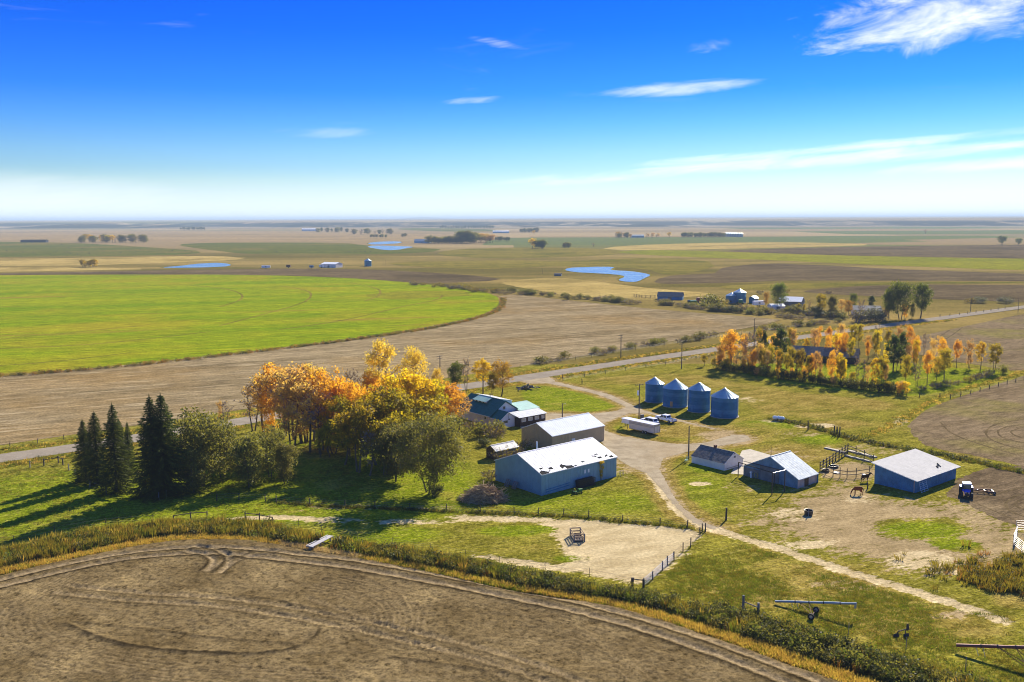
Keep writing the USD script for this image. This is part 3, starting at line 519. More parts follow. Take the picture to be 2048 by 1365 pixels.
# tilled field in front, with modelled furrows and wheel ruts, their shade deepened in the colour
def tilled():
    edge_px = [(-200, 1205), (-60, 1170), (0, 1152), (120, 1122), (200, 1106), (280, 1090), (350, 1080), (440, 1077), (520, 1081), (580, 1092), (640, 1104), (720, 1116), (820, 1134), (920, 1156), (1000, 1178), (1090, 1192), (1160, 1200), (1240, 1214), (1320, 1238), (1380, 1258), (1460, 1285), (1560, 1322), (1640, 1348), (1730, 1380), (1850, 1430), (1500, 1480), (700, 1500), (-200, 1500)]
    pg = poly_px(edge_px, 2, 1.0, 0.35, 61); shapely.prepare(pg)
    x0, y0, x1, y1 = pg.bounds; y0 = max(y0, 76)
    st = 0.28
    gv, gf = grid(np.arange(x0, x1, st), np.arange(y0, y1, st), 0.0)
    V = gv[:, :2]; pt = shapely.points(V); ins = shapely.contains(pg, pt)
    fk = ins[gf].all(1); used = np.unique(gf[fk]); rm = np.full(len(gv), -1); rm[used] = np.arange(len(used)); f = rm[gf[fk]]; V = V[used]
    dist = shapely.distance(pg.exterior, shapely.points(V))
    fade = np.clip(dist / 1.2, 0, 1)
    P3 = np.column_stack([V, np.zeros(len(V))])
    z = 0.20 * (meshkit.fbm(P3 * 1.0, 4, 3) - 0.5) + 0.16 * (meshkit.fbm(P3 * 2.2, 2, 8) - 0.5) + 0.25 * (meshkit.fbm(P3 * 0.12, 3, 4) - 0.5)
    track = np.zeros(len(V)); dark = np.zeros(len(V))
    def sd(px, signed=True):
        c = line_px(px, 3); c = np.vstack([a + (b - a) * np.linspace(0, 1, 6, endpoint=False)[:, None] for a, b in zip(c[:-1], c[1:])])
        d, i = cKDTree(c).query(V); i0 = np.clip(i, 1, len(c) - 2); t = c[i0 + 1] - c[i0 - 1]; t /= np.linalg.norm(t, axis=1, keepdims=True)
        s = (V - c[i]) @ np.array([1, 0]) * -t[:, 1] + (V - c[i])[:, 1] * t[:, 0]
        end = ((i == 0) | (i == len(c) - 1))
        seg = np.linalg.norm(np.diff(c, axis=0), axis=1); al = np.concatenate([[0], np.cumsum(seg)])[i]
        return np.where(end, 1e3, s), al
    def ruts(px, gauge=2.2, w=0.34, k=1.0, tread=0.0):
        nonlocal z, track, dark
        s, al = sd(px)
        for o in (-gauge / 2, gauge / 2):
            q = np.abs(s - o); g1 = np.exp(-(q / w) ** 2)
            z = z + k * (-0.11 * g1 + 0.07 * np.exp(-((q - 2.1 * w) / (0.8 * w)) ** 2)) + tread * 0.09 * g1 * np.sign(np.sin(al * 2 * PI / 0.85 + np.sign(s - o) * 1.2))
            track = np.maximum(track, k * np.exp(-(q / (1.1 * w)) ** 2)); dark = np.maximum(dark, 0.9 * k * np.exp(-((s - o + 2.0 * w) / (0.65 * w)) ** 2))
    def comb(px, width, pitch=0.95, k=1.0, side=0):
        nonlocal z, track, dark
        s, al = sd(px); s = s + 0.25 * (meshkit.fbm(P3 * 0.5, 3, 12) - 0.5)
        m_ = np.clip((width - np.abs(s - side * width)) / 1.0, 0, 1) * (0.35 + 0.65 * np.clip(meshkit.fbm(P3 * 0.35, 3, 21) * 3 - 0.9, 0, 1))
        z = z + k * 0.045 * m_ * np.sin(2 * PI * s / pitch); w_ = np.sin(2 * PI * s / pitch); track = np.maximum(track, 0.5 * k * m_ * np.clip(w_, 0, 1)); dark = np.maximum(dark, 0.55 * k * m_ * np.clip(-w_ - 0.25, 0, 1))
    def ridge(px, k=1.0, w=0.45):
        nonlocal z, dark
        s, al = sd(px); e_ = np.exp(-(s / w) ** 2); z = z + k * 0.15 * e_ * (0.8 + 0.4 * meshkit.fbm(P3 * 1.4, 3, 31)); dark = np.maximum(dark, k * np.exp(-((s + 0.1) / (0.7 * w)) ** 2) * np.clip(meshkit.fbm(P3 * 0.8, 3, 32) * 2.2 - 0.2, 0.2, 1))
    ruts([(-150, 1210), (0, 1170), (150, 1134), (260, 1114), (360, 1105), (440, 1104), (560, 1114), (700, 1130), (850, 1156), (1000, 1186), (1130, 1212), (1280, 1250), (1400, 1290), (1520, 1335), (1640, 1385)], 2.8, 0.5, 1.2)
    ruts([(380, 1101), (420, 1106), (446, 1120), (440, 1135), (424, 1148)], 2.4, 0.4, 1.2)
    ruts([(430, 1148), (460, 1124), (500, 1112), (560, 1108)], 2.0, 0.28, 0.8)
    ruts([(120, 1182), (250, 1196), (420, 1206), (560, 1224), (700, 1250), (850, 1284), (960, 1310), (1080, 1350), (1160, 1385)], 2.6, 0.45, 0.7, 1.2)
    ruts([(600, 1205), (700, 1240), (760, 1265), (900, 1300), (1000, 1336), (1050, 1370)], 2.4, 0.4, 0.35, 0.8)
    comb([(180, 1150), (90, 1196), (40, 1235), (50, 1275), (120, 1315), (260, 1345), (480, 1366), (700, 1378)], 4.0, 0.78)
    comb([(60, 1205), (14, 1245), (30, 1290), (110, 1330), (240, 1360), (420, 1385)], 2.0, 0.8, 0.9)
    comb([(640, 1166), (720, 1182), (780, 1206), (800, 1236), (792, 1268)], 4.0, 0.8, 1.0)
    comb([(1020, 1265), (1120, 1275), (1200, 1305), (1270, 1350), (1300, 1390)], 3.0, 0.85, 0.7)
    comb([(150, 1205), (400, 1228), (620, 1260), (760, 1300), (900, 1350), (980, 1390)], 4.0, 0.9, 0.4)
    comb([(700, 1150), (850, 1180), (1000, 1215), (1150, 1260), (1300, 1320), (1400, 1370)], 3.0, 0.9, 0.4)
    ridge([(130, 1252), (220, 1290), (330, 1305), (440, 1312), (540, 1312), (600, 1298), (632, 1278), (640, 1262)], 1.0)
    ridge([(150, 1248), (300, 1262), (450, 1283), (590, 1292)], 0.6, 0.35)
    ridge([(430, 1190), (560, 1203), (660, 1232), (760, 1250)], 0.6, 0.35)
    ridge([(780, 1318), (900, 1334), (1010, 1352), (1100, 1362)], 0.7, 0.4)
    ridge([(700, 1144), (800, 1190), (820, 1230)], 0.5, 0.3)
    z = 0.03 + (0.30 + z) * fade
    g = Graph(); pos = '@' + g.n('geometry') + '.position'
    tr = '@' + g.n('attribute', attribute='track') + '.fac'
    n1 = g.noise(pos, 0.10, 4, 0.62); n2 = g.noise(pos, 1.1, 4, 0.72); n3 = g.noise(pos, 1.9, 3, 0.8)
    c = g.mix(g.ss(g.math('add', g.math('multiply', n1, 0.6), g.math('multiply', n2, 0.4)), 0.38, 0.62), (0.120, 0.083, 0.034), (0.205, 0.148, 0.068))
    c = g.mix(g.ss(n2, 0.47, 0.30, 0, 0.8), c, (0.040, 0.026, 0.008)); c = g.mix(g.ss(n3, 0.60, 0.68, 0, 0.6), c, (0.045, 0.029, 0.010))
    c = g.mix(g.ss(g.math('add', n1, g.math('multiply', g.math('subtract', n3, 0.5), 0.5)), 0.58, 0.74, 0, 0.5), c, (0.31, 0.225, 0.095))
    c = g.mix(g.math('multiply', tr, 0.8), c, (0.285, 0.210, 0.112))
    c = g.mix(g.math('multiply', '@' + g.n('attribute', attribute='dark') + '.fac', 0.95, clamp=True), c, (0.028, 0.019, 0.008))  # furrow shade painted dark beside ruts, in comb troughs and along ridges
    c = g.mix(1.0, c, '@' + g.n('rgb_ramp', fac=n3, ramp=[(0.34, (0.55,) * 3), (0.5, (1.0,) * 3), (0.66, (1.45,) * 3)]) + '.color', 'multiply')
    nr = '@' + g.n('bump', height=g.math('add', n3, n2), strength=0.9, distance=0.10) + '.normal'
    p = g.n('principled_bsdf', base_color=c, roughness=0.95, specular_ior_level=0.0, normal=nr)
    MAT['tilled_soil'] = g.make('/World/Looks/tilled_soil', surface=p + '.BSDF')
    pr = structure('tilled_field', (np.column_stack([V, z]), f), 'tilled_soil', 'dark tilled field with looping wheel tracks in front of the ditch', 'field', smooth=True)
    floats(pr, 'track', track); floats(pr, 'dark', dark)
    return pg
TILLED = tilled()

# ------------------------------------------------------------------ plants: kinds of tuft, shrub and tree
def rot_quads(c, size, rng, aspect=1.0, flat=0.0, up=None):
    """leaf sprays: folded pairs are cheaper as single quads with random tilt; flat > 0 lays them level"""
    n = len(c); d = rng.normal(size=(n, 3)); d[:, 2] *= (1 - flat); d /= np.linalg.norm(d, axis=1, keepdims=True)
    e = rng.normal(size=(n, 3)); e[:, 2] *= (1 - flat); e -= (e * d).sum(1, keepdims=True) * d; e /= np.linalg.norm(e, axis=1, keepdims=True)
    s = np.broadcast_to(size, n)[:, None] * rng.uniform(0.65, 1.35, (n, 1))
    a, b = d * s * 0.5 * aspect, e * s * 0.5 * 0.8
    return np.stack([c - a, c - b * 0.9 + a * 0.1, c + a, c + b + a * 0.1], 1)
def bend(p, q, rng, k=0.15, n=5):
    t = np.linspace(0, 1, n)[:, None]; L = np.linalg.norm(np.asarray(q) - p)
    off = rng.normal(size=3) * k * L; return np.asarray(p) * (1 - t) + np.asarray(q) * t + off * (t * (1 - t) * 2)
def broadleaf(name, h, r, base=0.3, stems=1, limbs=16, leaves=3000, size=0.34, bark='bark', leafmat='leaf_yellow', shape='oval', twigs=0, seed=1, lean=0.1, clus=0.55, bare_top=0.0, twigmat='twig'):
    rng = np.random.default_rng(seed); tr, cr, tw = MB(), MB(), MB()
    def env(t):                                        # crown radius against height in the crown
        if shape == 'oval': return math.sin(PI * min(max(t, 0.02), 0.98) ** 0.8) ** 0.65
        if shape == 'vase': return (0.35 + 0.65 * math.sin(PI * min(max(t, 0), 1) * 0.62)) * (1.0 if t < 0.85 else max(0.2, (1 - t) / 0.15))
        if shape == 'round': return math.sqrt(max(0.02, 1 - (2 * t - 0.9) ** 2 * 0.8))
        return 0.6 + 0.4 * math.sin(PI * t)
    cen, wts = [], []
    r0 = 0.016 * h + 0.05
    tips = []
    for s in range(stems):
        a = s / stems * 2 * PI + rng.uniform(0, 1); off = 0.0 if stems == 1 else 0.10 * r
        p = np.array([math.cos(a) * off, math.sin(a) * off, -0.1]); spread = (0.08 if stems == 1 else 0.42) * r
        q = np.array([math.cos(a) * spread + rng.normal() * lean * r, math.sin(a) * spread + rng.normal() * lean * r, h * rng.uniform(0.78, 0.93)])
        ax = bend(p, q, rng, 0.07, 8); rr = r0 / math.sqrt(stems) * (1 - 0.86 * np.linspace(0, 1, 8)) * 1.1
        tr.tube(ax, rr, 6); nl = max(4, limbs // stems)
        for k in range(nl):
            t = base + (0.97 - base) * (k + rng.uniform(0, 0.9)) / nl
            z = t * h; o = np.array([np.interp(z, ax[:, 2], ax[:, j]) for j in range(3)])
            ct = (t - base) / (1 - base); R = r * env(ct) * rng.uniform(0.68, 1.08); an = k * 2.4 + a + rng.normal() * 0.4
            tip = np.array([math.cos(an) * R, math.sin(an) * R, min(h, z + R * rng.uniform(0.25, 0.75))])
            br = bend(o, tip, rng, 0.10, 5); tr.tube(br, r0 * 0.34 * (1 - 0.75 * np.linspace(0, 1, 5)) / math.sqrt(max(1, stems * 0.7)), 4, False)
            for j in range(4):
                u = rng.uniform(0.35, 1.0); b0 = br[0] + (br[-1] - br[0]) * u; b0 = np.array([np.interp(u * 4, range(5), br[:, m_]) for m_ in range(3)])
                e = b0 + rng.normal(size=3) * [0.22 * r, 0.22 * r, 0.16 * r] + [0, 0, 0.10 * r]
                tw.tube([b0, (b0 + e) / 2 + rng.normal(size=3) * 0.05 * r, e], [0.035, 0.024, 0.01], 3, False)
                cen.append(e); wts.append(rng.uniform(0.3, 1.5)); tips.append((b0, e))
            cen.append(br[-1]); wts.append(rng.uniform(0.6, 1.6)); cen.append(br[3]); wts.append(0.6)
        cen.append(ax[-1] + [0, 0, 0.03 * h]); wts.append(1.4)
    cen = np.array(cen); wts = np.array(wts)
    if bare_top: wts = wts * np.where(cen[:, 2] > (1 - bare_top) * h, 0.12, 1)
    if leaves:
        idx = rng.choice(len(cen), leaves, p=wts / wts.sum())
        c = cen[idx] + rng.normal(size=(leaves, 3)) * clus * r * 0.30 * np.array([1, 1, 0.8])
        c[:, 2] = np.maximum(c[:, 2], 0.15 + 0.3 * base * h * (shape != 'bush'))
        cr.quads(rot_quads(c, size, rng))
    if twigs:
        idx = rng.choice(len(cen), twigs); b0 = cen[idx]
        out = b0 * [1, 1, 0.25]; out = out / (np.linalg.norm(out, axis=1, keepdims=True) + 1e-6) + rng.normal(size=(twigs, 3)) * 0.7 + [0, 0, 0.55]
        out = out / np.linalg.norm(out, axis=1, keepdims=True) * rng.uniform(0.5, 1.5, (twigs, 1)) * 0.17 * r
        sd_ = np.cross(out, rng.normal(size=(twigs, 3))); sd_ = sd_ / np.linalg.norm(sd_, axis=1, keepdims=True) * 0.022
        tw.quads(np.stack([b0 - sd_, b0 + sd_, b0 + out + sd_ * 0.4, b0 + out - sd_ * 0.4], 1))
    P = proto(name)
    part(P, 'trunk', tr, bark); part(P, 'twigs', tw, twigmat)
    if leaves: part(P, 'crown', cr, leafmat)
    return P.GetPath()
def conifer(name, h, r, seed=1, leafmat='needles', base=0.03, twist=0.0, power=0.85):
    rng = np.random.default_rng(seed); tr, cr = MB(), MB(); Q = []
    tr.tube([[0, 0, -0.1], [0.05, 0, h * 0.5], [0, 0.03, h * 0.99]], [0.018 * h, 0.010 * h, 0.02], 7)
    z = base * h
    while z < 0.985 * h:
        t = z / h; R = r * (1 - t ** 1.5) ** power * rng.uniform(0.84, 1.1) * (1.0 if t < 0.93 else 0.8) + 0.12
        nb = 7 if t < 0.8 else 6; a0 = rng.uniform(0, 7)
        for k in range(nb):
            a = a0 + k * 2 * PI / nb + rng.normal() * 0.16; L = R * rng.uniform(0.72, 1.14)
            dirv = np.array([math.cos(a), math.sin(a), 0]); side = np.array([-math.sin(a), math.cos(a), 0])
            n = max(3, int(L / 0.36)); u = (np.arange(n) + 0.6) / n
            drop = (0.10 + 0.30 * (1 - t)) * L; pz = z + 0.12 * L * u - drop * u ** 1.3 + 0.17 * L * np.clip(u - 0.72, 0, 1)
            ax = dirv * (u * L)[:, None] + np.array([0, 0, 1.0]) * pz[:, None]
            w = (0.20 + 0.42 * np.sin(PI * np.clip(u * 0.86 + 0.1, 0, 1))) * min(1.0, 0.42 + L * 0.3)
            for sgn in (-1, 1):
                o = ax + rng.normal(size=(n, 3)) * 0.05
                tip = o + side * (sgn * w)[:, None] + dirv * (w * 0.75)[:, None] + np.array([0, 0, -1]) * (w * rng.uniform(0.1, 0.6, n))[:, None]
                wd = dirv * 0.17 + np.array([0, 0, 0.04]) 
                Q.append(np.stack([o - wd, o + wd * 0.6, tip + wd * 0.5, tip - wd * 0.7], 1))
            o = ax; Q.append(np.stack([o - side * 0.10, o + side * 0.10, o + side * 0.06 + [0, 0, -0.34], o - side * 0.06 + [0, 0, -0.34]], 1))
            tr.tube([[0, 0, z], ax[n // 2], ax[-1]], [0.035, 0.025, 0.01], 3, False)
        z += 0.40 + 0.13 * (1 - t)
    for k in range(10):
        a = rng.uniform(0, 7); o = np.array([0, 0, h * 0.975]); d = np.array([math.cos(a) * 0.16, math.sin(a) * 0.16, 0.0]); Q.append(np.array([[o - d * 0.4, o + d, o + [0, 0, 0.05 * h] + d * 0.1, o + [0, 0, 0.045 * h]]]))
    cr.quads(np.concatenate(Q)); P = proto(name); part(P, 'trunk', tr, 'dark_bark'); part(P, 'crown', cr, leafmat); return P.GetPath()
def shrub(name, h, r, leaves, size, leafmat, stems=14, seed=1, twigmat='twig', twigs=0, flat=0.0):
    rng = np.random.default_rng(seed); tr, cr = MB(), MB(); cen = []
    for k in range(stems):
        a = rng.uniform(0, 2 * PI); R = r * math.sqrt(rng.uniform(0.03, 1)); z = h * rng.uniform(0.5, 1.0) * (1 - 0.42 * (R / r) ** 2)
        q = np.array([math.cos(a) * R, math.sin(a) * R, z]); p = q * [0.25, 0.25, 0] - [0, 0, 0.05]
        b = bend(p, q, rng, 0.12, 4); tr.tube(b, [0.035, 0.028, 0.02, 0.008], 3, False); cen += [b[2], b[3], b[3] + [0, 0, 0.04 * h]]
    cen = np.array(cen)
    if leaves:
        c = cen[rng.integers(0, len(cen), leaves)] + rng.normal(size=(leaves, 3)) * [0.24 * r, 0.24 * r, 0.15 * h]; c[:, 2] = np.maximum(c[:, 2], 0.05)
        cr.quads(rot_quads(c, size, rng, 1.0, flat))
    if twigs:
        b0 = cen[rng.integers(0, len(cen), twigs)] * [1, 1, 0.75]; out = (b0 * [0.8, 0.8, 0.3] + rng.normal(size=(twigs, 3)) * 0.35 * r + [0, 0, 0.4 * h]); out = out / np.linalg.norm(out, axis=1, keepdims=True) * rng.uniform(0.3, 0.8, (twigs, 1)) * h * 0.55
        s_ = np.cross(out, rng.normal(size=(twigs, 3))); s_ = s_ / np.linalg.norm(s_, axis=1, keepdims=True) * 0.02
        tr.quads(np.stack([b0 - s_, b0 + s_, b0 + out + s_ * 0.3, b0 + out - s_ * 0.3], 1))
    P = proto(name); part(P, 'stems', tr, twigmat)
    if leaves: part(P, 'foliage', cr, leafmat)
    return P.GetPath()
def tuft_mesh(n, h, w, spread, seed, lean=0.5):
    rng = np.random.default_rng(seed); a = rng.uniform(0, 2 * PI, n); R = spread * np.sqrt(rng.uniform(0, 1, n))
    b = np.column_stack([np.cos(a) * R, np.sin(a) * R, np.full(n, -0.03)]); hh = h * rng.uniform(0.55, 1.1, n)
    t = b + np.column_stack([np.cos(a) * hh * lean * rng.uniform(0.1, 1, n), np.sin(a) * hh * lean * rng.uniform(0.1, 1, n), hh])
    th = rng.uniform(0, 2 * PI, n); s = np.column_stack([np.cos(th), np.sin(th), np.zeros(n)]) * w / 2
    mb = MB(); mb.quads(np.stack([b - s, b + s, (b + t) / 2 + s * 0.9 + [0, 0, 0.1 * h], t], 1)); return mb
def scatter(name, label, cat, protos, pts, rng, smin, smax, zs=(0.9, 1.1), pick=None):
    pi = UsdGeom.PointInstancer.Define(stage, numbered('/World', name)); tag(pi, label, cat, None, 'stuff')
    n = len(pts); paths = []
    for k, (mb, mt) in enumerate(protos):
        r = part(pi, f'tuft_{"abcdefgh"[k]}', mb, mt); paths.append(r.GetPath())
    pi.CreatePrototypesRel().SetTargets(paths)
    pi.CreatePositionsAttr(Vt.Vec3fArray.FromNumpy(np.asarray(pts, np.float32)))
    pi.CreateProtoIndicesAttr(Vt.IntArray.FromNumpy((rng.integers(0, len(protos), n) if pick is None else np.asarray(pick)).astype(np.int32)))
    s = rng.uniform(smin, smax, n)
    pi.CreateScalesAttr(Vt.Vec3fArray.FromNumpy(np.column_stack([s, s, s * rng.uniform(*zs, n)]).astype(np.float32)))
    a = rng.uniform(0, PI, n)
    pi.CreateOrientationsAttr(Vt.QuathArray([Gf.Quath(float(math.cos(x)), 0.0, 0.0, float(math.sin(x))) for x in a]))
    return pi
def rand_in(pg, n, rng):
    shapely.prepare(pg); x0, y0, x1, y1 = pg.bounds; out = np.zeros((0, 2))
    while len(out) < n:
        q = rng.uniform((x0, y0), (x1, y1), (n * 2, 2)); out = np.vstack([out, q[shapely.contains(pg, shapely.points(q))]])
    return out[:n]

mat('bark', (0.115, 0.085, 0.055), 0.9, 0, 0.3, 3.0); mat('dark_bark', (0.045, 0.034, 0.026), 0.9, 0, 0.3, 3.0); mat('pale_bark', (0.17, 0.15, 0.12), 0.9, 0, 0.25, 3.0)
mat('twig', (0.26, 0.175, 0.105), 0.9, 0, 0.2, 2.0); mat('grey_twig', (0.30, 0.23, 0.185), 0.9, 0, 0.2, 2.0)
leaf('leaf_orange', [(0.62, 0.335, 0.026), (0.78, 0.465, 0.04), (0.86, 0.55, 0.06), (0.84, 0.61, 0.09)], 0.58)
leaf('leaf_rust', [(0.50, 0.32, 0.09), (0.66, 0.43, 0.11), (0.76, 0.51, 0.13), (0.68, 0.48, 0.13)], 0.58)
leaf('leaf_yellow', [(0.60, 0.44, 0.012), (0.76, 0.57, 0.018), (0.84, 0.65, 0.03), (0.66, 0.56, 0.025)], 0.58)
leaf('leaf_gold_green', [(0.28, 0.25, 0.012), (0.50, 0.38, 0.014), (0.70, 0.48, 0.018), (0.36, 0.32, 0.016)], 0.58)
leaf('leaf_pale_gold', [(0.58, 0.42, 0.06), (0.72, 0.52, 0.08), (0.80, 0.58, 0.10), (0.66, 0.52, 0.11)], 0.58)
leaf('leaf_brown', [(0.28, 0.17, 0.02), (0.46, 0.28, 0.025), (0.58, 0.37, 0.03), (0.34, 0.24, 0.025)], 0.55)
leaf('leaf_olive', [(0.15, 0.148, 0.028), (0.23, 0.215, 0.045), (0.32, 0.29, 0.07), (0.19, 0.178, 0.034)], 0.5)
leaf('leaf_green', [(0.10, 0.135, 0.018), (0.165, 0.205, 0.022), (0.24, 0.27, 0.03), (0.13, 0.155, 0.02)], 0.5)
leaf('needles', [(0.07, 0.095, 0.018), (0.17, 0.20, 0.028), (0.40, 0.40, 0.05), (0.26, 0.28, 0.036)], 0.5, 0.3)
leaf('leaf_sage', [(0.15, 0.155, 0.08), (0.21, 0.21, 0.11), (0.28, 0.27, 0.14)], 0.35)
leaf('blade_gold', [(0.50, 0.35, 0.07), (0.66, 0.48, 0.11), (0.74, 0.57, 0.17)], 0.45, 0.5)
leaf('blade_olive', [(0.20, 0.165, 0.02), (0.32, 0.26, 0.028), (0.45, 0.35, 0.04)], 0.45, 0.5)
leaf('blade_green', [(0.11, 0.135, 0.012), (0.17, 0.195, 0.018), (0.25, 0.255, 0.028)], 0.45, 0.5)
leaf('blade_bright', [(0.15, 0.20, 0.010), (0.22, 0.27, 0.015), (0.32, 0.32, 0.025)], 0.45, 0.5)
leaf('leaf_dark', [(0.060, 0.068, 0.016), (0.100, 0.108, 0.024), (0.155, 0.148, 0.035)], 0.42, 0.5)
leaf('blade_straw', [(0.46, 0.35, 0.17), (0.58, 0.44, 0.23), (0.66, 0.52, 0.30)], 0.4, 0.5)
leaf('blade_russet', [(0.30, 0.16, 0.025), (0.46, 0.26, 0.035), (0.40, 0.30, 0.04)], 0.45, 0.5)

K = {}
K['spruce'] = [conifer('tall_spruce', 19.0, 5.2, 1, power=0.8), conifer('tall_spruce', 19.0, 4.8, 2, power=0.72), conifer('tall_spruce', 19.0, 4.6, 5, power=0.85)]
K['pine'] = [broadleaf('dark_pine', 9.0, 2.0, 0.25, 1, 22, 2600, 0.36, 'dark_bark', 'needles', 'oval', 0, 9, clus=0.45)]
K['orange'] = [broadleaf('orange_tree', 10, 2.7, 0.38, 1, 14, 2700, 0.33, 'bark', 'leaf_orange', 'oval', 350, 11), broadleaf('orange_tree', 10, 3.0, 0.2, 2, 16, 2900, 0.33, 'bark', 'leaf_orange', 'vase', 300, 12)]
K['rust'] = [broadleaf('rust_tree', 10, 2.7, 0.2, 2, 16, 2300, 0.31, 'bark', 'leaf_rust', 'vase', 900, 13, twigmat='grey_twig'), broadleaf('rust_tree', 10, 2.9, 0.35, 1, 16, 2000, 0.31, 'bark', 'leaf_rust', 'oval', 1000, 14, twigmat='grey_twig')]
K['yellow'] = [broadleaf('yellow_tree', 10, 2.8, 0.36, 1, 15, 2700, 0.33, 'bark', 'leaf_yellow', 'oval', 500, 15, clus=0.42), broadleaf('yellow_tree', 10, 2.6, 0.16, 2, 16, 2500, 0.33, 'bark', 'leaf_yellow', 'vase', 500, 16, clus=0.42)]
K['gold'] = [broadleaf('gold_green_tree', 10, 3.0, 0.3, 2, 18, 3600, 0.34, 'bark', 'leaf_gold_green', 'round', 600, 17, clus=0.42), broadleaf('gold_green_tree', 10, 2.7, 0.34, 1, 16, 3000, 0.33, 'bark', 'leaf_gold_green', 'oval', 150, 18)]
K['palegold'] = [broadleaf('pale_gold_poplar', 18, 3.6, 0.42, 1, 22, 4600, 0.34, 'pale_bark', 'leaf_pale_gold', 'oval', 900, 19, clus=0.5, twigmat='grey_twig'), broadleaf('pale_gold_poplar', 18, 3.2, 0.45, 2, 20, 3800, 0.34, 'pale_bark', 'leaf_pale_gold', 'oval', 900, 20, clus=0.5, twigmat='grey_twig')]
K['bare'] = [broadleaf('bare_tree', 9, 2.4, 0.25, 2, 18, 160, 0.28, 'bark', 'leaf_rust', 'vase', 1900, 21, twigmat='grey_twig'), broadleaf('bare_tree', 9, 2.0, 0.2, 1, 20, 60, 0.28, 'bark', 'leaf_brown', 'oval', 1700, 22, twigmat='grey_twig')]
K['brown'] = [broadleaf('brown_tree', 10, 3.4, 0.25, 1, 20, 3000, 0.34, 'dark_bark', 'leaf_brown', 'round', 400, 23)]
K['olive'] = [broadleaf('olive_tree', 10, 4.4, 0.10, 3, 26, 7600, 0.38, 'bark', 'leaf_olive', 'round', 300, 24), broadleaf('olive_tree', 10, 4.1, 0.10, 2, 26, 7000, 0.38, 'bark', 'leaf_olive', 'oval', 300, 25)]
K['willow'] = [broadleaf('olive_willow', 13, 6.4, 0.18, 3, 38, 13500, 0.38, 'bark', 'leaf_olive', 'round', 900, 26, clus=0.42, lean=0.2)]
K['green'] = [broadleaf('green_cottonwood', 16, 5.6, 0.22, 2, 32, 4200, 0.62, 'bark', 'leaf_green', 'round', 0, 27, clus=0.5), broadleaf('green_cottonwood', 16, 5.0, 0.26, 1, 28, 3600, 0.62, 'bark', 'leaf_green', 'vase', 0, 28, clus=0.5)]
K['bush_olive'] = [shrub('olive_shrub', 2.2, 1.7, 700, 0.32, 'leaf_olive', 14, 31), shrub('olive_shrub', 2.2, 1.7, 500, 0.3, 'blade_olive', 14, 32, twigs=150)]
K['bush_twig'] = [shrub('twiggy_shrub', 2.2, 1.8, 260, 0.26, 'blade_olive', 22, 33, 'grey_twig', 600)]
K['bush_sage'] = [shrub('sage_shrub', 3.2, 2.4, 1300, 0.3, 'leaf_sage', 18, 34, 'grey_twig', 300)]
K['bush_dark'] = [shrub('dark_shrub', 2.0, 1.6, 800, 0.28, 'leaf_dark', 14, 35)]
def plant(kind, name, label, cat, px, py, top=None, height=None, group=None, wide=1.0, seed=0, hproto=None, z=0.0):
    HP = dict(spruce=19, pine=9, orange=10, rust=10, yellow=10, gold=10, palegold=18, bare=9, brown=10, olive=10, willow=13, green=16, bush_olive=2.2, bush_twig=2.2, bush_sage=3.2, bush_dark=2.0)
    b = G(px, py); h = height if height else Zh(top, b); s = h / HP[kind] * 0.97
    ks = K[kind]; return copy_of(ks[seed % len(ks)], name, label, cat, (b[0], b[1], 0.0), (seed * 77.0 + 13) % 360, (s * wide, s * wide, s), group)

# ------------------------------------------------------------------ trees and shrubs where they stand
SP = 'tall dark spruces beside the paved road'
for i, (x, yb, yt, w, lb) in enumerate([(172, 962, 836, 0.85, 'leftmost of the dark spruces, slim and pointed'), (196, 968, 819, 0.8, 'dark spruce tucked behind the front left spruce'), (234, 984, 803, 0.95, 'front left dark spruce with its trunk showing'), (260, 950, 841, 0.62, 'thin small spruce in the gap between the two clumps'), (244, 956, 834, 0.6, 'short spruce hidden behind the front left one'), (309, 992, 786, 1.0, 'left half of the tallest twin spruces'), (331, 990, 783, 1.05, 'right half of the tallest twin spruces')]):
    plant('spruce', 'spruce_tree', lb, 'tree', x, yb, yt, None, None, w, i)
for i, (x, yb, yt, w, lb) in enumerate([(402, 972, 846, 1.0, 'tall olive bushy tree right against the twin spruces'), (388, 985, 905, 1.0, 'low olive bushy tree in front, touching the spruce skirts'), (446, 955, 858, 0.95, 'dark olive tree in the middle of the bushy row'), (500, 974, 880, 1.0, 'pale olive tree with a white trunk foot'), (540, 955, 872, 0.9, 'olive tree between the bushy row and the orange grove'), (572, 968, 892, 0.85, 'small olive tree ending the bushy row, thin trunk')]):
    plant('olive', 'olive_tree', lb, 'tree', x, yb, yt, None, None, w, i)
plant('bare', 'bare_tree', 'leafless grey tree at the roadside above the olive row', 'tree', 452, 862, 805, None, None, 0.9, 0)
plant('rust', 'roadside_sapling', 'little orange topped tree beside the road left of the grove', 'tree', 440, 846, 803, None, None, 0.5, 0)
GR = 'trees of the big autumn grove left of the house'
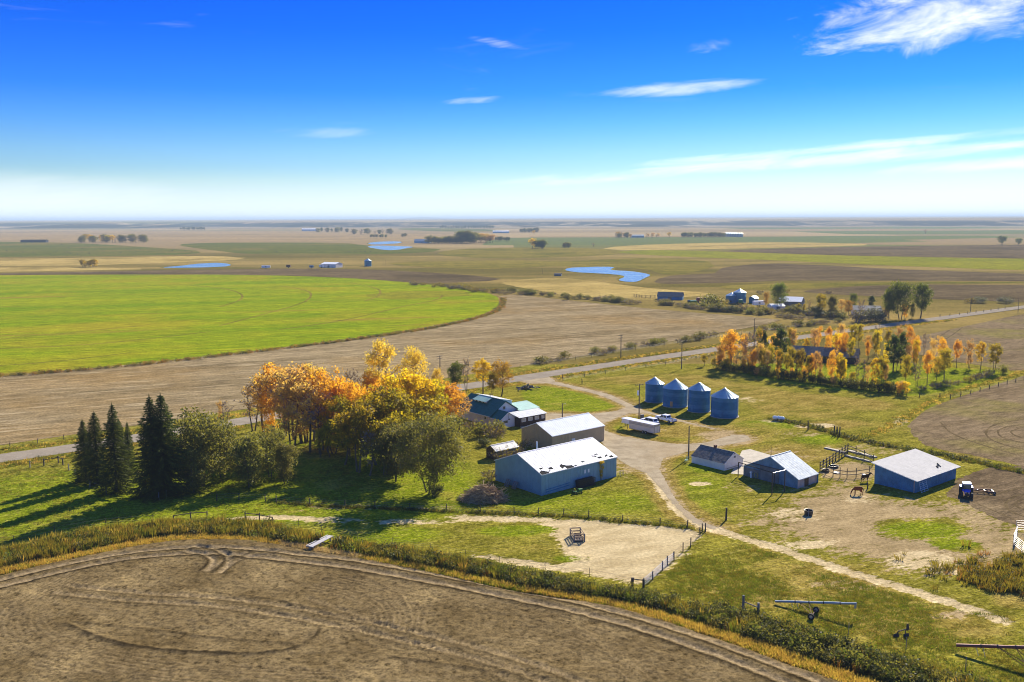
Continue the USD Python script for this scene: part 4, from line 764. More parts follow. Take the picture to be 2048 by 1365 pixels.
grove = [  # kind, x, base row, top row, width, label
 ('bare', 508, 862, 778, 1.3, None), ('rust', 528, 866, 757, 1.15, None), ('orange', 548, 868, 734, 1.0, None), ('rust', 566, 880, 742, 1.0, None), ('rust', 585, 896, 748, 0.95, None), ('rust', 603, 886, 736, 1.0, None),
 ('palegold', 628, 880, 728, 0.95, 'pale gold tree rising above the left part of the grove'), ('rust', 620, 905, 768, 1.0, None), ('bare', 640, 908, 790, 1.1, None), ('orange', 650, 900, 760, 0.9, None), ('orange', 682, 895, 762, 0.95, 'deep orange topped tree in the middle of the grove'), ('orange', 712, 900, 773, 1.0, None), ('yellow', 736, 905, 790, 1.0, None),
 ('palegold', 766, 862, 679, 0.95, 'tallest pale gold poplar standing above the grove'), ('palegold', 829, 858, 694, 0.75, 'second tall pale gold poplar, slimmer and to the right'), ('palegold', 876, 850, 736, 0.6, 'thin pale gold sapling beside the utility pole'), ('orange', 742, 870, 752, 0.9, None), ('bare', 706, 860, 740, 0.9, None),
 ('yellow', 812, 900, 747, 1.05, 'broad bright yellow tree at the heart of the grove'), ('yellow', 846, 905, 752, 0.95, 'yellow green tree right of the bright yellow one'), ('gold', 780, 915, 780, 1.1, None), ('gold', 752, 930, 800, 1.05, None), ('gold', 716, 945, 815, 1.1, None), ('gold', 690, 930, 838, 1.1, None), ('gold', 820, 925, 790, 1.2, None), ('gold', 660, 915, 842, 0.9, None),
 ('orange', 895, 868, 768, 1.15, 'peach orange tree at the house end of the grove'), ('rust', 918, 862, 785, 1.0, 'thin russet tree almost touching the house roof'), ('gold', 862, 912, 800, 1.0, None), ('bare', 740, 952, 862, 1.0, None), ('gold', 770, 950, 842, 0.95, None), ('rust', 572, 872, 790, 1.0, None), ('yellow', 655, 905, 850, 0.8, None), ('gold', 640, 915, 860, 0.7, None), ('bare', 668, 880, 780, 1.0, None), ('orange', 540, 874, 800, 0.8, None), ('rust', 690, 882, 768, 1.1, None), ('yellow', 668, 908, 800, 1.0, None), ('gold', 700, 912, 800, 1.1, None), ('rust', 588, 880, 752, 1.1, None), ('rust', 612, 884, 745, 1.0, None), ('rust', 640, 886, 752, 1.1, None), ('yellow', 780, 890, 758, 1.1, None), ('gold', 862, 895, 765, 1.1, None), ('orange', 760, 900, 775, 1.0, None), ('gold', 800, 945, 830, 1.1, None), ('gold', 730, 915, 805, 1.0, None)]
GK = dict(bare=('bare_tree', 'leafless grey twigged tree inside the autumn grove', 'bare trees of the grove'), rust=('rust_tree', 'thin leaved russet tree inside the autumn grove left of the house', 'russet trees of the grove'), orange=('orange_tree', 'orange leaved tree inside the autumn grove left of the house', 'orange trees of the grove'), yellow=('yellow_tree', 'yellow leaved tree inside the autumn grove left of the house', 'yellow trees of the grove'), gold=('gold_green_tree', 'green and gold leaved tree in the autumn grove left of the house', 'green gold trees of the grove'), palegold=('pale_gold_poplar', '', ''))
for i, (k, x, yb, yt, w, lb) in enumerate(grove):
    plant(k, GK[k][0], lb or GK[k][1], 'tree', x, yb, yt, None, None if lb else GK[k][2], w, i)
plant('willow', 'olive_willow', 'big leaning olive willow at the front of the grove', 'tree', 858, 986, 852, None, None, 1.0, 3)
plant('olive', 'olive_tree', 'olive tree left behind the big leaning willow', 'tree', 792, 962, 862, None, None, 1.05, 1)
plant('bush_dark', 'willow_suckers', 'dark leafy suckers at the foot of the leaning willow', 'shrub', 872, 990, None, 1.9, None, 1.1, 1)
plant('yellow', 'yellow_tree', 'yellow tree by the road behind the house', 'tree', 966, 788, 720, None, None, 1.0, 4)
plant('brown', 'brown_tree', 'brown leaved tree by the road behind the house roof', 'tree', 1003, 793, 726, None, None, 0.95, 5)
plant('gold', 'gold_green_tree', 'small green gold tree between the yellow and brown trees by the road', 'tree', 984, 794, 748, None, None, 0.8, 6)
plant('green', 'dark_green_tree', 'dark green tree by the road left of the house', 'tree', 912, 784, 729, None, None, 0.95, 1)
plant('bare', 'bare_tree', 'leafless grey tree beside the dark green one at the road', 'tree', 932, 784, 719, None, None, 0.7, 2)
for i, (k, x, y, h, w, lb) in enumerate([('bush_olive', 960, 872, 3.0, 1.0, 'olive garden shrub under the house wall'), ('bush_twig', 985, 876, 3.2, 1.1, 'twiggy shrub beside the white house end'), ('bush_olive', 996, 868, 2.9, 0.9, 'pale green shrub touching the white house corner'), ('bush_twig', 945, 862, 3.0, 1.0, 'brown twiggy shrub by the garden wall side of the house'), ('bush_dark', 968, 892, 1.7, 1.3, 'low dark green garden shrub below the house'), ('bush_twig', 1000, 921, 2.6, 1.1, 'twiggy tan bush in front of the small shack'), ('bush_twig', 1022, 914, 2.6, 1.2, 'twiggy tan bush between shack and blue shed'), ('bush_twig', 1046, 902, 2.6, 1.1, 'twiggy tan bush at the tan shed corner'), ('bush_twig', 982, 958, 2.2, 1.0, 'dry grey bush at the back corner of the blue shed')]):
    plant(k, 'garden_shrub', lb, 'shrub', x, y, None, h, None, w, i)
p = plant('yellow', 'yellow_sapling', 'small yellow leaved sapling against the blue shed wall', 'tree', 1202, 962, 922, None, None, 0.62, 1)

# the second grove, right of the bins
rng = np.random.default_rng(77)
SG = {'orange': ('orange_tree', 'orange leaved tree in the planted grove right of the bins', 'orange trees of the planted grove'), 'rust': ('rust_tree', 'russet half bare tree in the planted grove right of the bins', 'russet trees of the planted grove'), 'yellow': ('yellow_tree', 'yellow leaved tree in the planted grove right of the bins', 'yellow trees of the planted grove'), 'bare': ('bare_tree', 'bare grey tree in the planted grove right of the bins', 'bare trees of the planted grove'), 'gold': ('gold_green_tree', 'green gold tree in the planted grove right of the bins', 'green gold trees of the planted grove')}
pts = []
front = line_px([(1440, 738), (1500, 748), (1560, 757), (1620, 766), (1690, 775), (1760, 783), (1795, 787)])
fl = sg.LineString(front)
for i in range(34):
    q = fl.interpolate((i + rng.uniform(0.1, 0.9)) / 34, normalized=True); pts.append((q.x + rng.normal() * 0.8, q.y + 2.5 + rng.uniform(0, 5), rng.uniform(6.8, 9.6)))
back = poly_px([(1440, 722), (1520, 722), (1590, 728), (1690, 738), (1800, 745), (1880, 745), (1860, 728), (1740, 715), (1640, 706), (1480, 708)], 1, 4.0)
house_zone = poly_px([(1580, 742), (1620, 722), (1730, 734), (1700, 760)], 1, 4.0)
for q in rand_in(back, 36, rng):
    if not house_zone.contains(sg.Point(q)): pts.append((q[0], q[1], rng.uniform(7.2, 10.2)))
lines2 = sg.LineString(line_px([(1630, 705), (1700, 700), (1780, 705), (1860, 712)]))
for i in range(10):
    q = lines2.interpolate((i + 0.5) / 10, normalized=True); pts.append((q.x, q.y + rng.normal() * 2, rng.uniform(8, 10.5)))
for i, (x, y, h) in enumerate(pts):
    k = rng.choice(['orange', 'rust', 'yellow', 'bare', 'gold'], p=[.22, .18, .22, .20, .18]); nm, lb, gr = SG[k]; ks = K[k]
    s = h / (9 if k == 'bare' else 10); w = s * rng.uniform(0.42, 0.62)
    copy_of(ks[i % len(ks)], nm, lb, 'tree', (x, y, 0), rng.uniform(0, 360), (w, w, s), gr)
for k, x, yb, yt, w, lb in [('orange', 1913, 736, 682, 0.6, 'lone slim orange tree, first of the four right of the planted grove'), ('rust', 1938, 737, 683, 0.65, 'lone russet tree, second of the four right of the planted grove'), ('yellow', 1960, 743, 685, 0.65, 'lone yellow tree, third of the four right of the planted grove'), ('gold', 1987, 745, 690, 0.8, 'lone green gold tree, last of the four right of the planted grove'), ('gold', 1811, 776, 713, 0.6, 'thin tree alone on the lawn at the front of the planted grove'), ('bare', 1833, 774, 728, 0.8, 'greenish bare tree on the lawn at the grove front'), ('orange', 1854, 771, 705, 0.6, 'orange tree at the lawn edge of the planted grove'), ('brown', 1873, 760, 716, 0.55, 'brown small tree beside the broad green one on the lawn'), ('gold', 1888, 763, 699, 0.9, 'broad green and gold tree on the lawn at the right end of the grove'), ('orange', 1884, 738, 680, 0.6, 'orange crowned tree behind the broad green and gold one'), ('pine', 1560, 736, 660, 0.95, 'dark round spruce at the left part of the planted grove'), ('pine', 1786, 744, 673, 0.9, 'dark evergreen, left of the pair in the planted grove'), ('pine', 1802, 738, 668, 0.8, 'dark evergreen, right of the pair in the planted grove'), ('pine', 1527, 738, 665, 0.5, 'thin dark evergreen near the left end of the planted grove'), ('orange', 1462, 738, 664, 1.1, 'broad orange and yellow tree at the left end of the planted grove'), ('bare', 1500, 742, 668, 1.2, 'large bare tree near the left end of the planted grove')]:
    plant(k, {'pine': 'evergreen_tree'}.get(k, SG.get(k, ('brown_tree',))[0]), lb, 'tree', x, yb, yt, None, None, w, int(x) % 7)
for i, (x, y, h) in enumerate([(2005, 748, 2.6), (1960, 752, 1.2)]): plant('bush_olive', 'lawn_shrub', ['yellowish shrub beside the last of the four lone trees', 'low dark shrub under the lone yellow tree'][i], 'shrub', x, y, None, h, None, 0.8, i)
for i in range(30):
    q = fl.interpolate((i + 0.5) / 30, normalized=True); h = rng.uniform(1.6, 2.8)
    copy_of(K['bush_dark' if i % 2 else 'bush_olive'][0], 'hedge_shrub', 'dark leafy shrub in the hedge along the front of the planted grove', 'shrub', (q.x + rng.normal() * 0.5, q.y - 0.3 + rng.normal() * 0.7, 0), rng.uniform(0, 360), (h / 1.9,) * 3, 'hedge shrubs along the planted grove')
for i, q in enumerate(rand_in(fl.buffer(7.0).intersection(shapely.union_all([back, fl.buffer(7.0)])), 30, rng)):
    k = ['yellow', 'gold', 'orange', 'rust', 'gold'][i % 5]; s = rng.uniform(0.24, 0.42)
    copy_of(K[k][1 % len(K[k])], 'sapling', {'yellow': 'yellow', 'gold': 'green gold', 'orange': 'orange', 'rust': 'russet'}[k] + ' young tree low under the crowns of the planted grove', 'tree', (q[0], q[1] + 2.0, 0), rng.uniform(0, 360), (s * 1.1, s * 1.1, s), {'yellow': 'yellow', 'gold': 'green gold', 'orange': 'orange', 'rust': 'russet'}[k] + ' saplings of the planted grove')
ln2 = sg.LineString(line_px([(1800, 786), (1850, 780), (1900, 773), (1945, 762), (1990, 752), (1960, 748)]))
for i in range(9):
    q = ln2.interpolate((i + 0.5) / 9, normalized=True); h = rng.uniform(1.3, 2.4)
    copy_of(K['bush_twig'][0] if i != 5 else K['bush_olive'][1], 'lawn_hedge_shrub', 'brown twiggy shrub in the row along the lawn by the right field', 'shrub', (q.x, q.y, 0), rng.uniform(0, 360), (h / 2.2,) * 3, 'twiggy shrubs along the lawn')

# shrub rows of the stubble field and road verge
def row(px, n, kind, lb, gr, h0, h1, sd=5, name='verge_shrub', jit=1.5):
    r = np.random.default_rng(sd); ln = sg.LineString(line_px(px, 1))
    for i in range(n):
        q = ln.interpolate(r.uniform(0, 1), normalized=True); h = r.uniform(h0, h1); k = kind if isinstance(kind, str) else kind[i % len(kind)]
        hp = 2.2; w = r.uniform(1.0, 1.7) * h / hp
        copy_of(K[k][i % len(K[k])], name, lb, 'shrub', (q.x + r.normal() * jit, q.y + r.normal() * jit * 1.5, 0), r.uniform(0, 360), (w, w, h / hp), gr)
row([(830, 570), (900, 575), (960, 583), (1010, 588), (1060, 590)], 34, ['bush_twig', 'bush_olive'], 'brown shrub in the hedge row behind the bright green field', 'shrubs behind the green field', 1.8, 3.4, 5, jit=3)
row([(1010, 584), (1100, 593), (1180, 600), (1265, 607)], 38, ['bush_olive', 'bush_twig'], 'brown shrub in the hedge row behind the stubble field', 'shrubs behind the stubble field', 1.8, 3.4, 6, jit=3)
row([(1330, 608), (1400, 618), (1480, 626), (1525, 630)], 30, ['bush_olive', 'bush_twig'], 'tan shrub in the row before the far farmstead', 'shrubs before the far farmstead', 1.8, 3.2, 7, jit=2.5)
row([(1550, 633), (1600, 638), (1625, 640)], 9, 'bush_twig', 'tan shrub right of the stubble field corner', 'shrubs at the stubble field corner', 1.6, 2.6, 8)
row([(1080, 726), (1120, 720), (1150, 714), (1190, 709), (1230, 700), (1290, 692), (1400, 678), (1440, 671)], 24, ['bush_olive', 'bush_twig'], 'dark shrub on the verge between road and stubble field', 'shrubs along the road verge', 1.4, 2.4, 9)
row([(1500, 664), (1540, 660), (1590, 654), (1640, 648), (1680, 644)], 16, ['bush_olive', 'bush_twig'], 'brown shrub on the verge behind the planted grove', 'verge shrubs behind the planted grove', 1.6, 2.8, 10)

# ditch, verges and grass (nobody could count them)
rng = np.random.default_rng(5)
TOP = [(-160, 1145), (0, 1104), (150, 1074), (260, 1056), (400, 1046), (520, 1050), (600, 1068), (660, 1084), (760, 1098), (900, 1118), (1000, 1138), (1100, 1160), (1200, 1177), (1290, 1190), (1400, 1212), (1500, 1232), (1600, 1262), (1700, 1296), (1800, 1324), (1900, 1352), (2060, 1400), (2200, 1440)]
BOT = [(2150, 1475), (1990, 1430), (1860, 1390), (1790, 1368), (1700, 1342), (1600, 1310), (1450, 1262), (1340, 1226), (1250, 1202), (1150, 1190), (1050, 1174), (950, 1150), (800, 1124), (690, 1106), (620, 1094), (520, 1076), (430, 1070), (340, 1072), (250, 1086), (150, 1108), (0, 1138), (-160, 1178)]
band = poly_px(TOP + BOT, 1, 2.0)
pt = rand_in(band, 5200, rng); px = proj(np.column_stack([pt, np.zeros(len(pt))]))[:, 0]
pt3 = np.column_stack([pt, np.zeros(len(pt))])
bridge = np.linalg.norm(pt - G2((642, 1091)), axis=1) < 2.2
nz = meshkit.fbm(pt3 * 0.16, 3, 4)
w_r = np.where(px < 640, 0.85, np.where(px < 1000, 0.5, 0.22)) + (nz - 0.5) * 1.2
reed = (rng.uniform(0, 1, len(pt)) < w_r) & ~bridge
reeds = [(tuft_mesh(26, 1.45, 0.10, 0.55, 1, 0.35), 'blade_olive'), (tuft_mesh(24, 1.3, 0.10, 0.5, 2, 0.4), 'blade_gold'), (tuft_mesh(24, 1.3, 0.10, 0.55, 3, 0.4), 'blade_green'), (tuft_mesh(24, 1.2, 0.09, 0.5, 4, 0.4), 'blade_russet')]
wts = np.where(px[:, None] < 640, [[.52, .10, .32, .06]], [[.35, .12, .38, .15]]); pk = (rng.uniform(0, 1, len(pt))[:, None] > np.cumsum(wts, 1)).sum(1).clip(0, 3)
scatter('ditch_reeds', 'tall olive and gold reeds filling the ditch', 'reeds', reeds, pt3[reed], rng, 0.55, 1.15, (0.8, 1.25), pk[reed])
def bush_mesh(n, h, r, size, seed):
    rg = np.random.default_rng(seed); c = rg.normal(size=(n, 3)) * [r * 0.5, r * 0.5, h * 0.26] + [0, 0, h * 0.5]; c[:, 2] = np.abs(c[:, 2]); mb = MB(); mb.quads(rot_quads(c, size, rg)); return mb
bushes = [(bush_mesh(110, 1.5, 1.0, 0.26, 1), 'leaf_dark'), (bush_mesh(110, 1.4, 1.0, 0.26, 2), 'leaf_olive'), (bush_mesh(100, 1.3, 1.0, 0.25, 3), 'leaf_green')]
bm = ~reed & ~bridge & (meshkit.fbm(pt3 * 0.35, 3, 44) > 0.36)
scatter('ditch_shrubs', 'dark leafy willow scrub growing along the ditch', 'scrub', bushes, pt3[bm], rng, 0.35, 1.1, (0.6, 1.2), rng.choice(3, bm.sum(), p=[.5, .32, .18]))
gold = poly_px([(-60, 1150), (60, 1128), (180, 1104), (280, 1084), (350, 1074), (440, 1070), (520, 1076), (600, 1092), (680, 1106), (760, 1118), (900, 1144), (1000, 1166), (1100, 1184), (1200, 1196), (1300, 1222), (1380, 1246), (1480, 1276), (1600, 1316), (1700, 1350), (1800, 1386), (1720, 1380), (1600, 1338), (1480, 1294), (1380, 1260), (1300, 1236), (1200, 1208), (1100, 1194), (1000, 1176), (900, 1154), (760, 1126), (640, 1106), (560, 1092), (440, 1080), (350, 1083), (280, 1092), (180, 1112), (60, 1138), (-60, 1162)], 1, 2.0)
gp_ = rand_in(gold, 5200, rng); gx = proj(np.column_stack([gp_, np.zeros(len(gp_))]))[:, 0]
pk = np.where((gx > 560) & (gx < 720), 2, np.where((gx > 720) & (gx < 1050), rng.choice([0, 1], len(gx)), np.where(rng.uniform(0, 1, len(gx)) < 0.8, 0, 1)))
scatter('ditch_grass', 'golden dry grass strip between ditch and tilled field', 'grass', [(tuft_mesh(18, 0.6, 0.08, 0.4, 11, 0.6), 'blade_gold'), (tuft_mesh(18, 0.5, 0.08, 0.4, 12, 0.6), 'blade_bright'), (tuft_mesh(18, 0.6, 0.08, 0.4, 13, 0.7), 'blade_straw')], np.column_stack([gp_, np.full(len(gp_), 0.02)]), rng, 0.6, 1.15, (0.8, 1.2), pk)
thick = poly_px([(1935, 1150), (1965, 1128), (2000, 1118), (2060, 1115), (2160, 1125), (2160, 1215), (2040, 1205), (1985, 1190), (1950, 1172)], 2, 2.0)
tp = rand_in(thick, 900, rng); tp = np.vstack([tp + rng.normal(size=tp.shape) * 0.9, rng.normal(size=(350, 2)) * [4.5, 3.5] + G2((2010, 1150))]); tp = tp[meshkit.fbm(np.column_stack([tp * 0.4, np.zeros(len(tp))]), 3, 3) > 0.42]
scatter('weed_patch', 'tall russet and olive weeds below the white corral panels', 'weeds', [(tuft_mesh(26, 1.3, 0.10, 0.6, 21, 0.5), 'blade_olive'), (tuft_mesh(26, 1.2, 0.10, 0.6, 22, 0.5), 'blade_olive'), (tuft_mesh(24, 1.0, 0.10, 0.5, 23, 0.5), 'blade_russet'), (bush_mesh(60, 1.1, 0.8, 0.22, 24), 'leaf_dark')], np.column_stack([tp, np.zeros(len(tp))]), rng, 0.4, 1.15)
verge = shapely.union_all([ROAD.buffer(9.5).difference(ROAD.buffer(4.9)).intersection(sg.box(-130, 150, 230, 470))])
vp = rand_in(verge, 5200, rng)
dl = shapely.union_all(drv).buffer(1.0); vp = vp[~shapely.contains(dl, shapely.points(vp))]
scatter('verge_grass', 'yellow green rough grass along both verges of the paved road', 'grass', [(tuft_mesh(14, 0.55, 0.10, 0.5, 31, 0.6), 'blade_olive'), (tuft_mesh(14, 0.5, 0.10, 0.5, 32, 0.6), 'blade_gold'), (tuft_mesh(14, 0.5, 0.10, 0.5, 33, 0.6), 'blade_green')], np.column_stack([vp, np.zeros(len(vp))]), rng, 0.6, 1.3)
near = poly_px([(1310, 1180), (1400, 1080), (1440, 1075), (1600, 1125), (1760, 1180), (1900, 1215), (2120, 1250), (2120, 1420), (1900, 1345), (1700, 1288), (1500, 1222)], 0, 3.0)
np_ = rand_in(near, 7000, rng); mk = meshkit.fbm(np.column_stack([np_ * 0.12, np.zeros(len(np_))]), 3, 8) + rng.normal(size=len(np_)) * 0.08; np_ = np_[mk > 0.45]
low = poly_px([(-100, 930), (480, 870), (620, 900), (800, 990), (1000, 1000), (1060, 1030), (800, 1035), (600, 1030), (420, 1030), (250, 1050), (-100, 1110)], 0, 3.0)
lp = rand_in(low, 6000, rng); mk = meshkit.fbm(np.column_stack([lp * 0.12, np.zeros(len(lp))]), 3, 9) + rng.normal(size=len(lp)) * 0.08; lp = lp[mk > 0.5]
ap = np.vstack([np_, lp])
scatter('pasture_grass', 'low uneven tussocks scattered over the near pasture', 'grass', [(tuft_mesh(16, 0.26, 0.09, 0.45, 41, 1.1), 'blade_green'), (tuft_mesh(16, 0.22, 0.09, 0.45, 42, 1.2), 'blade_bright'), (tuft_mesh(14, 0.28, 0.09, 0.4, 43, 1.0), 'blade_olive')], np.column_stack([ap, np.zeros(len(ap))]), rng, 0.5, 1.2)
def fringe(px, n, w, protos, name, label, s0, s1, seed):
    r = np.random.default_rng(seed); ln = sg.LineString(line_px(px, 1)); q = np.array([ln.interpolate(t, normalized=True).coords[0] for t in r.uniform(0, 1, n)]) + r.normal(size=(n, 2)) * w
    scatter(name, label, 'grass', protos, np.column_stack([q, np.zeros(n)]), r, s0, s1)
fg = [(tuft_mesh(14, 0.5, 0.08, 0.35, 51, 0.6), 'blade_green'), (tuft_mesh(14, 0.45, 0.08, 0.35, 52, 0.6), 'blade_olive'), (bush_mesh(26, 0.5, 0.4, 0.16, 53), 'leaf_dark')]
fringe([(553, 1006), (650, 1013), (760, 1018), (893, 1024), (1028, 1029), (1127, 1033), (1177, 1037), (1245, 1044), (1320, 1051), (1374, 1057), (1400, 1063)], 700, 0.35, fg, 'fence_line_grass', 'rough grass left uncut under the paddock fence', 0.6, 1.2, 3)
fringe([(1540, 838), (1620, 852), (1660, 866), (1700, 878), (1760, 890), (1830, 902), (1920, 918), (2060, 948)], 900, 0.8, fg, 'field_edge_grass', 'rough olive grass bank between farmyard and brown field', 0.8, 1.6, 4)
fg = [(tuft_mesh(16, 0.55, 0.09, 0.5, 54, 0.7), 'blade_olive'), (tuft_mesh(16, 0.5, 0.09, 0.5, 55, 0.7), 'blade_gold'), (tuft_mesh(16, 0.5, 0.09, 0.5, 56, 0.7), 'blade_green')]
fringe([(1700, 880), (1760, 866), (1800, 842), (1850, 812), (1900, 788), (1960, 770), (2060, 742)], 500, 0.9, fg, 'field_edge_grass', 'rough grass along the brown field below the lawn', 0.7, 1.3, 6)

weeds = [(bush_mesh(30, 0.9, 0.7, 0.26, 57), 'blade_russet'), (bush_mesh(30, 0.9, 0.7, 0.26, 58), 'leaf_dark'), (bush_mesh(30, 0.8, 0.7, 0.26, 59), 'blade_olive')]
fringe([(-60, 758), (100, 747), (300, 729), (560, 699), (700, 682), (850, 660), (930, 644), (985, 628), (1006, 612), (1006, 597)], 1500, 1.0, weeds, 'field_edge_weeds', 'brown and olive weeds along the rim of the bright green field', 0.5, 1.5, 8)

# ------------------------------------------------------------------ buildings
def paint(name, col, rough=0.5, metal=0.0, var=0.1, spec=0.5, dirt=(0.16, 0.12, 0.08), damt=0.3, sc=0.6, streak=True, bump=0.0):
    g = Graph(); tc = '@' + g.n('texture_coordinate') + '.object'
    v1 = '@' + g.n('mapping', vector=tc, scale=(1.6, 1.6, 0.22) if streak else (1, 1, 1)) + '.vector'
    n1 = g.noise(v1, sc * 2, 6, 0.65); n2 = g.noise(tc, sc, 4, 0.6); n3 = g.noise(tc, 9.0, 4, 0.7)
    col = np.asarray(col, float)
    c = g.mix(g.ss(n2, 0.3, 0.7), tuple(col * (1 - var)), tuple(np.minimum(1, col * (1 + var))))
    c = g.mix(g.ss(g.math('add', n1, g.math('multiply', g.math('subtract', n3, 0.5), 0.3)), 0.54, 0.76, 0, damt), c, dirt)
    kw = dict(base_color=c, metallic=metal, roughness=g.lin(n1, 0.25, 0.75, rough * 0.8, min(1, rough * 1.25)), specular_ior_level=spec)
    if bump: kw['normal'] = '@' + g.n('bump', height=g.math('add', n2, g.math('multiply', n3, 0.3)), strength=0.6, distance=bump) + '.normal'
    p = g.n('principled_bsdf', **kw); MAT[name] = g.make('/World/Looks/' + name, surface=p + '.BSDF')
paint('blue_steel', (0.20, 0.36, 0.44), 0.45, 0.15, 0.06, damt=0.18)
paint('white_steel_roof', (0.82, 0.82, 0.81), 0.62, 0.0, 0.05, 0.3, damt=0.25, dirt=(0.4, 0.34, 0.28), bump=0.02)
paint('blue_grey_roof', (0.22, 0.32, 0.42), 0.45, 0.4, 0.08, damt=0.2)
paint('tan_steel', (0.46, 0.35, 0.20), 0.55, 0.05, 0.05, damt=0.12)
paint('tan_roof', (0.66, 0.70, 0.72), 0.7, 0.0, 0.05, 0.25, damt=0.1, dirt=(0.5, 0.45, 0.4), bump=0.015)
paint('tar_deck', (0.016, 0.016, 0.018), 0.9, 0, 0.3, 0.05)
paint('teal_roof', (0.010, 0.105, 0.072), 0.45, 0.0, 0.1, damt=0.1, spec=0.35)
paint('mint_roof', (0.33, 0.52, 0.42), 0.42, 0.15, 0.08, damt=0.2, dirt=(0.3, 0.35, 0.3))
paint('cream_roof', (0.74, 0.74, 0.66), 0.45, 0.15, 0.06, damt=0.2)
paint('porch_roof_grey', (0.46, 0.48, 0.50), 0.55, 0.15, 0.12, damt=0.3)
paint('white_siding', (0.72, 0.73, 0.74), 0.55, 0, 0.04, damt=0.15)
paint('cream_siding', (0.56, 0.50, 0.41), 0.6, 0, 0.06, damt=0.25)
paint('trim_white', (0.78, 0.78, 0.76), 0.5, 0, 0.03, damt=0.1)
paint('brown_boards', (0.065, 0.028, 0.018), 0.6, 0, 0.2, damt=0.15, dirt=(0.12, 0.07, 0.05))
paint('dark_glass', (0.012, 0.016, 0.022), 0.12, 0, 0.1, 0.7, damt=0.0)
paint('pale_blind', (0.50, 0.46, 0.38), 0.3, 0, 0.2, 0.6, damt=0.1)
paint('whitewash', (0.70, 0.65, 0.585), 0.8, 0, 0.06, damt=0.35, dirt=(0.34, 0.28, 0.22))
paint('old_shingle', (0.20, 0.17, 0.14), 0.9, 0, 0.3, 0.2, damt=0.5, dirt=(0.22, 0.19, 0.16), sc=1.6, streak=False, bump=0.05)
paint('grey_wood', (0.17, 0.165, 0.16), 0.85, 0, 0.2, 0.3, damt=0.4, dirt=(0.28, 0.25, 0.22))
paint('barn_blue_wood', (0.14, 0.235, 0.30), 0.8, 0, 0.25, 0.3, damt=0.5, dirt=(0.22, 0.21, 0.2))
paint('pale_boards', (0.48, 0.38, 0.33), 0.8, 0, 0.15, 0.3, damt=0.4, dirt=(0.22, 0.16, 0.13))
paint('galvanised', (0.32, 0.35, 0.36), 0.45, 0.6, 0.10, damt=0.3, dirt=(0.30, 0.30, 0.30))
paint('barn_tin', (0.50, 0.56, 0.58), 0.7, 0.0, 0.14, 0.3, damt=0.3, dirt=(0.36, 0.34, 0.32), bump=0.02)
paint('rust_striped', (0.66, 0.64, 0.60), 0.6, 0.1, 0.1, 0.3, damt=0.9, dirt=(0.24, 0.16, 0.10), sc=0.5)
paint('lean_tin', (0.46, 0.445, 0.42), 0.85, 0.0, 0.06, 0.12, damt=0.25, dirt=(0.40, 0.37, 0.34), bump=0.02)
paint('strong_blue', (0.050, 0.19, 0.32), 0.55, 0.1, 0.18, damt=0.4, dirt=(0.15, 0.20, 0.25))
paint('bin_steel', (0.050, 0.185, 0.28), 0.42, 0.5, 0.10, damt=0.25, dirt=(0.20, 0.25, 0.30))
paint('bin_steel_pale', (0.085, 0.235, 0.33), 0.42, 0.5, 0.10, damt=0.3, dirt=(0.24, 0.28, 0.30))
paint('bin_roof', (0.40, 0.50, 0.54), 0.40, 0.7, 0.10, damt=0.2, dirt=(0.30, 0.33, 0.36))
paint('rusty', (0.16, 0.065, 0.035), 0.8, 0.2, 0.3, damt=0.5, dirt=(0.08, 0.05, 0.04))
paint('rust_red_pipe', (0.20, 0.055, 0.035), 0.55, 0.2, 0.15, damt=0.3, dirt=(0.10, 0.05, 0.04))
paint('black_plastic', (0.014, 0.015, 0.018), 0.45, 0, 0.2, damt=0.1)
paint('tyre', (0.018, 0.017, 0.017), 0.85, 0, 0.2, damt=0.3)
paint('white_paint', (0.80, 0.80, 0.80), 0.28, 0.0, 0.03, 0.6, damt=0.05)
paint('trailer_white', (0.62, 0.58, 0.52), 0.4, 0.15, 0.05, 0.5, damt=0.3, dirt=(0.42, 0.36, 0.30))
paint('tractor_blue', (0.015, 0.07, 0.60), 0.3, 0, 0.06, 0.6, damt=0.08)
paint('dark_post', (0.055, 0.042, 0.034), 0.9, 0, 0.25, damt=0.3, dirt=(0.12, 0.10, 0.08))
paint('pole_wood', (0.115, 0.090, 0.070), 0.9, 0, 0.2, damt=0.3)
paint('fresh_wood', (0.50, 0.36, 0.20), 0.8, 0, 0.15, damt=0.3, dirt=(0.3, 0.2, 0.1))
paint('plywood', (0.46, 0.30, 0.12), 0.7, 0, 0.1, damt=0.15)
paint('concrete', (0.36, 0.31, 0.23), 0.9, 0, 0.15, damt=0.4, dirt=(0.26, 0.22, 0.18))
paint('wire_steel', (0.20, 0.19, 0.18), 0.6, 0.4, 0.1)
paint('chrome_rail', (0.66, 0.67, 0.68), 0.3, 0.6, 0.05)
paint('mower_yellow', (0.55, 0.40, 0.02), 0.4, 0, 0.1, damt=0.2); paint('mower_green', (0.03, 0.16, 0.03), 0.4, 0, 0.1, damt=0.1)
paint('red_paint', (0.28, 0.02, 0.015), 0.45, 0, 0.1, damt=0.2)
paint('skin_chestnut', (0.21, 0.058, 0.016), 0.75, 0, 0.2, 0.08, damt=0.0); paint('skin_bay', (0.055, 0.018, 0.010), 0.75, 0, 0.2, 0.08, damt=0.0); paint('mane_black', (0.015, 0.012, 0.012), 0.7)
paint('cow_black', (0.012, 0.011, 0.011), 0.6, 0, 0.1, damt=0)

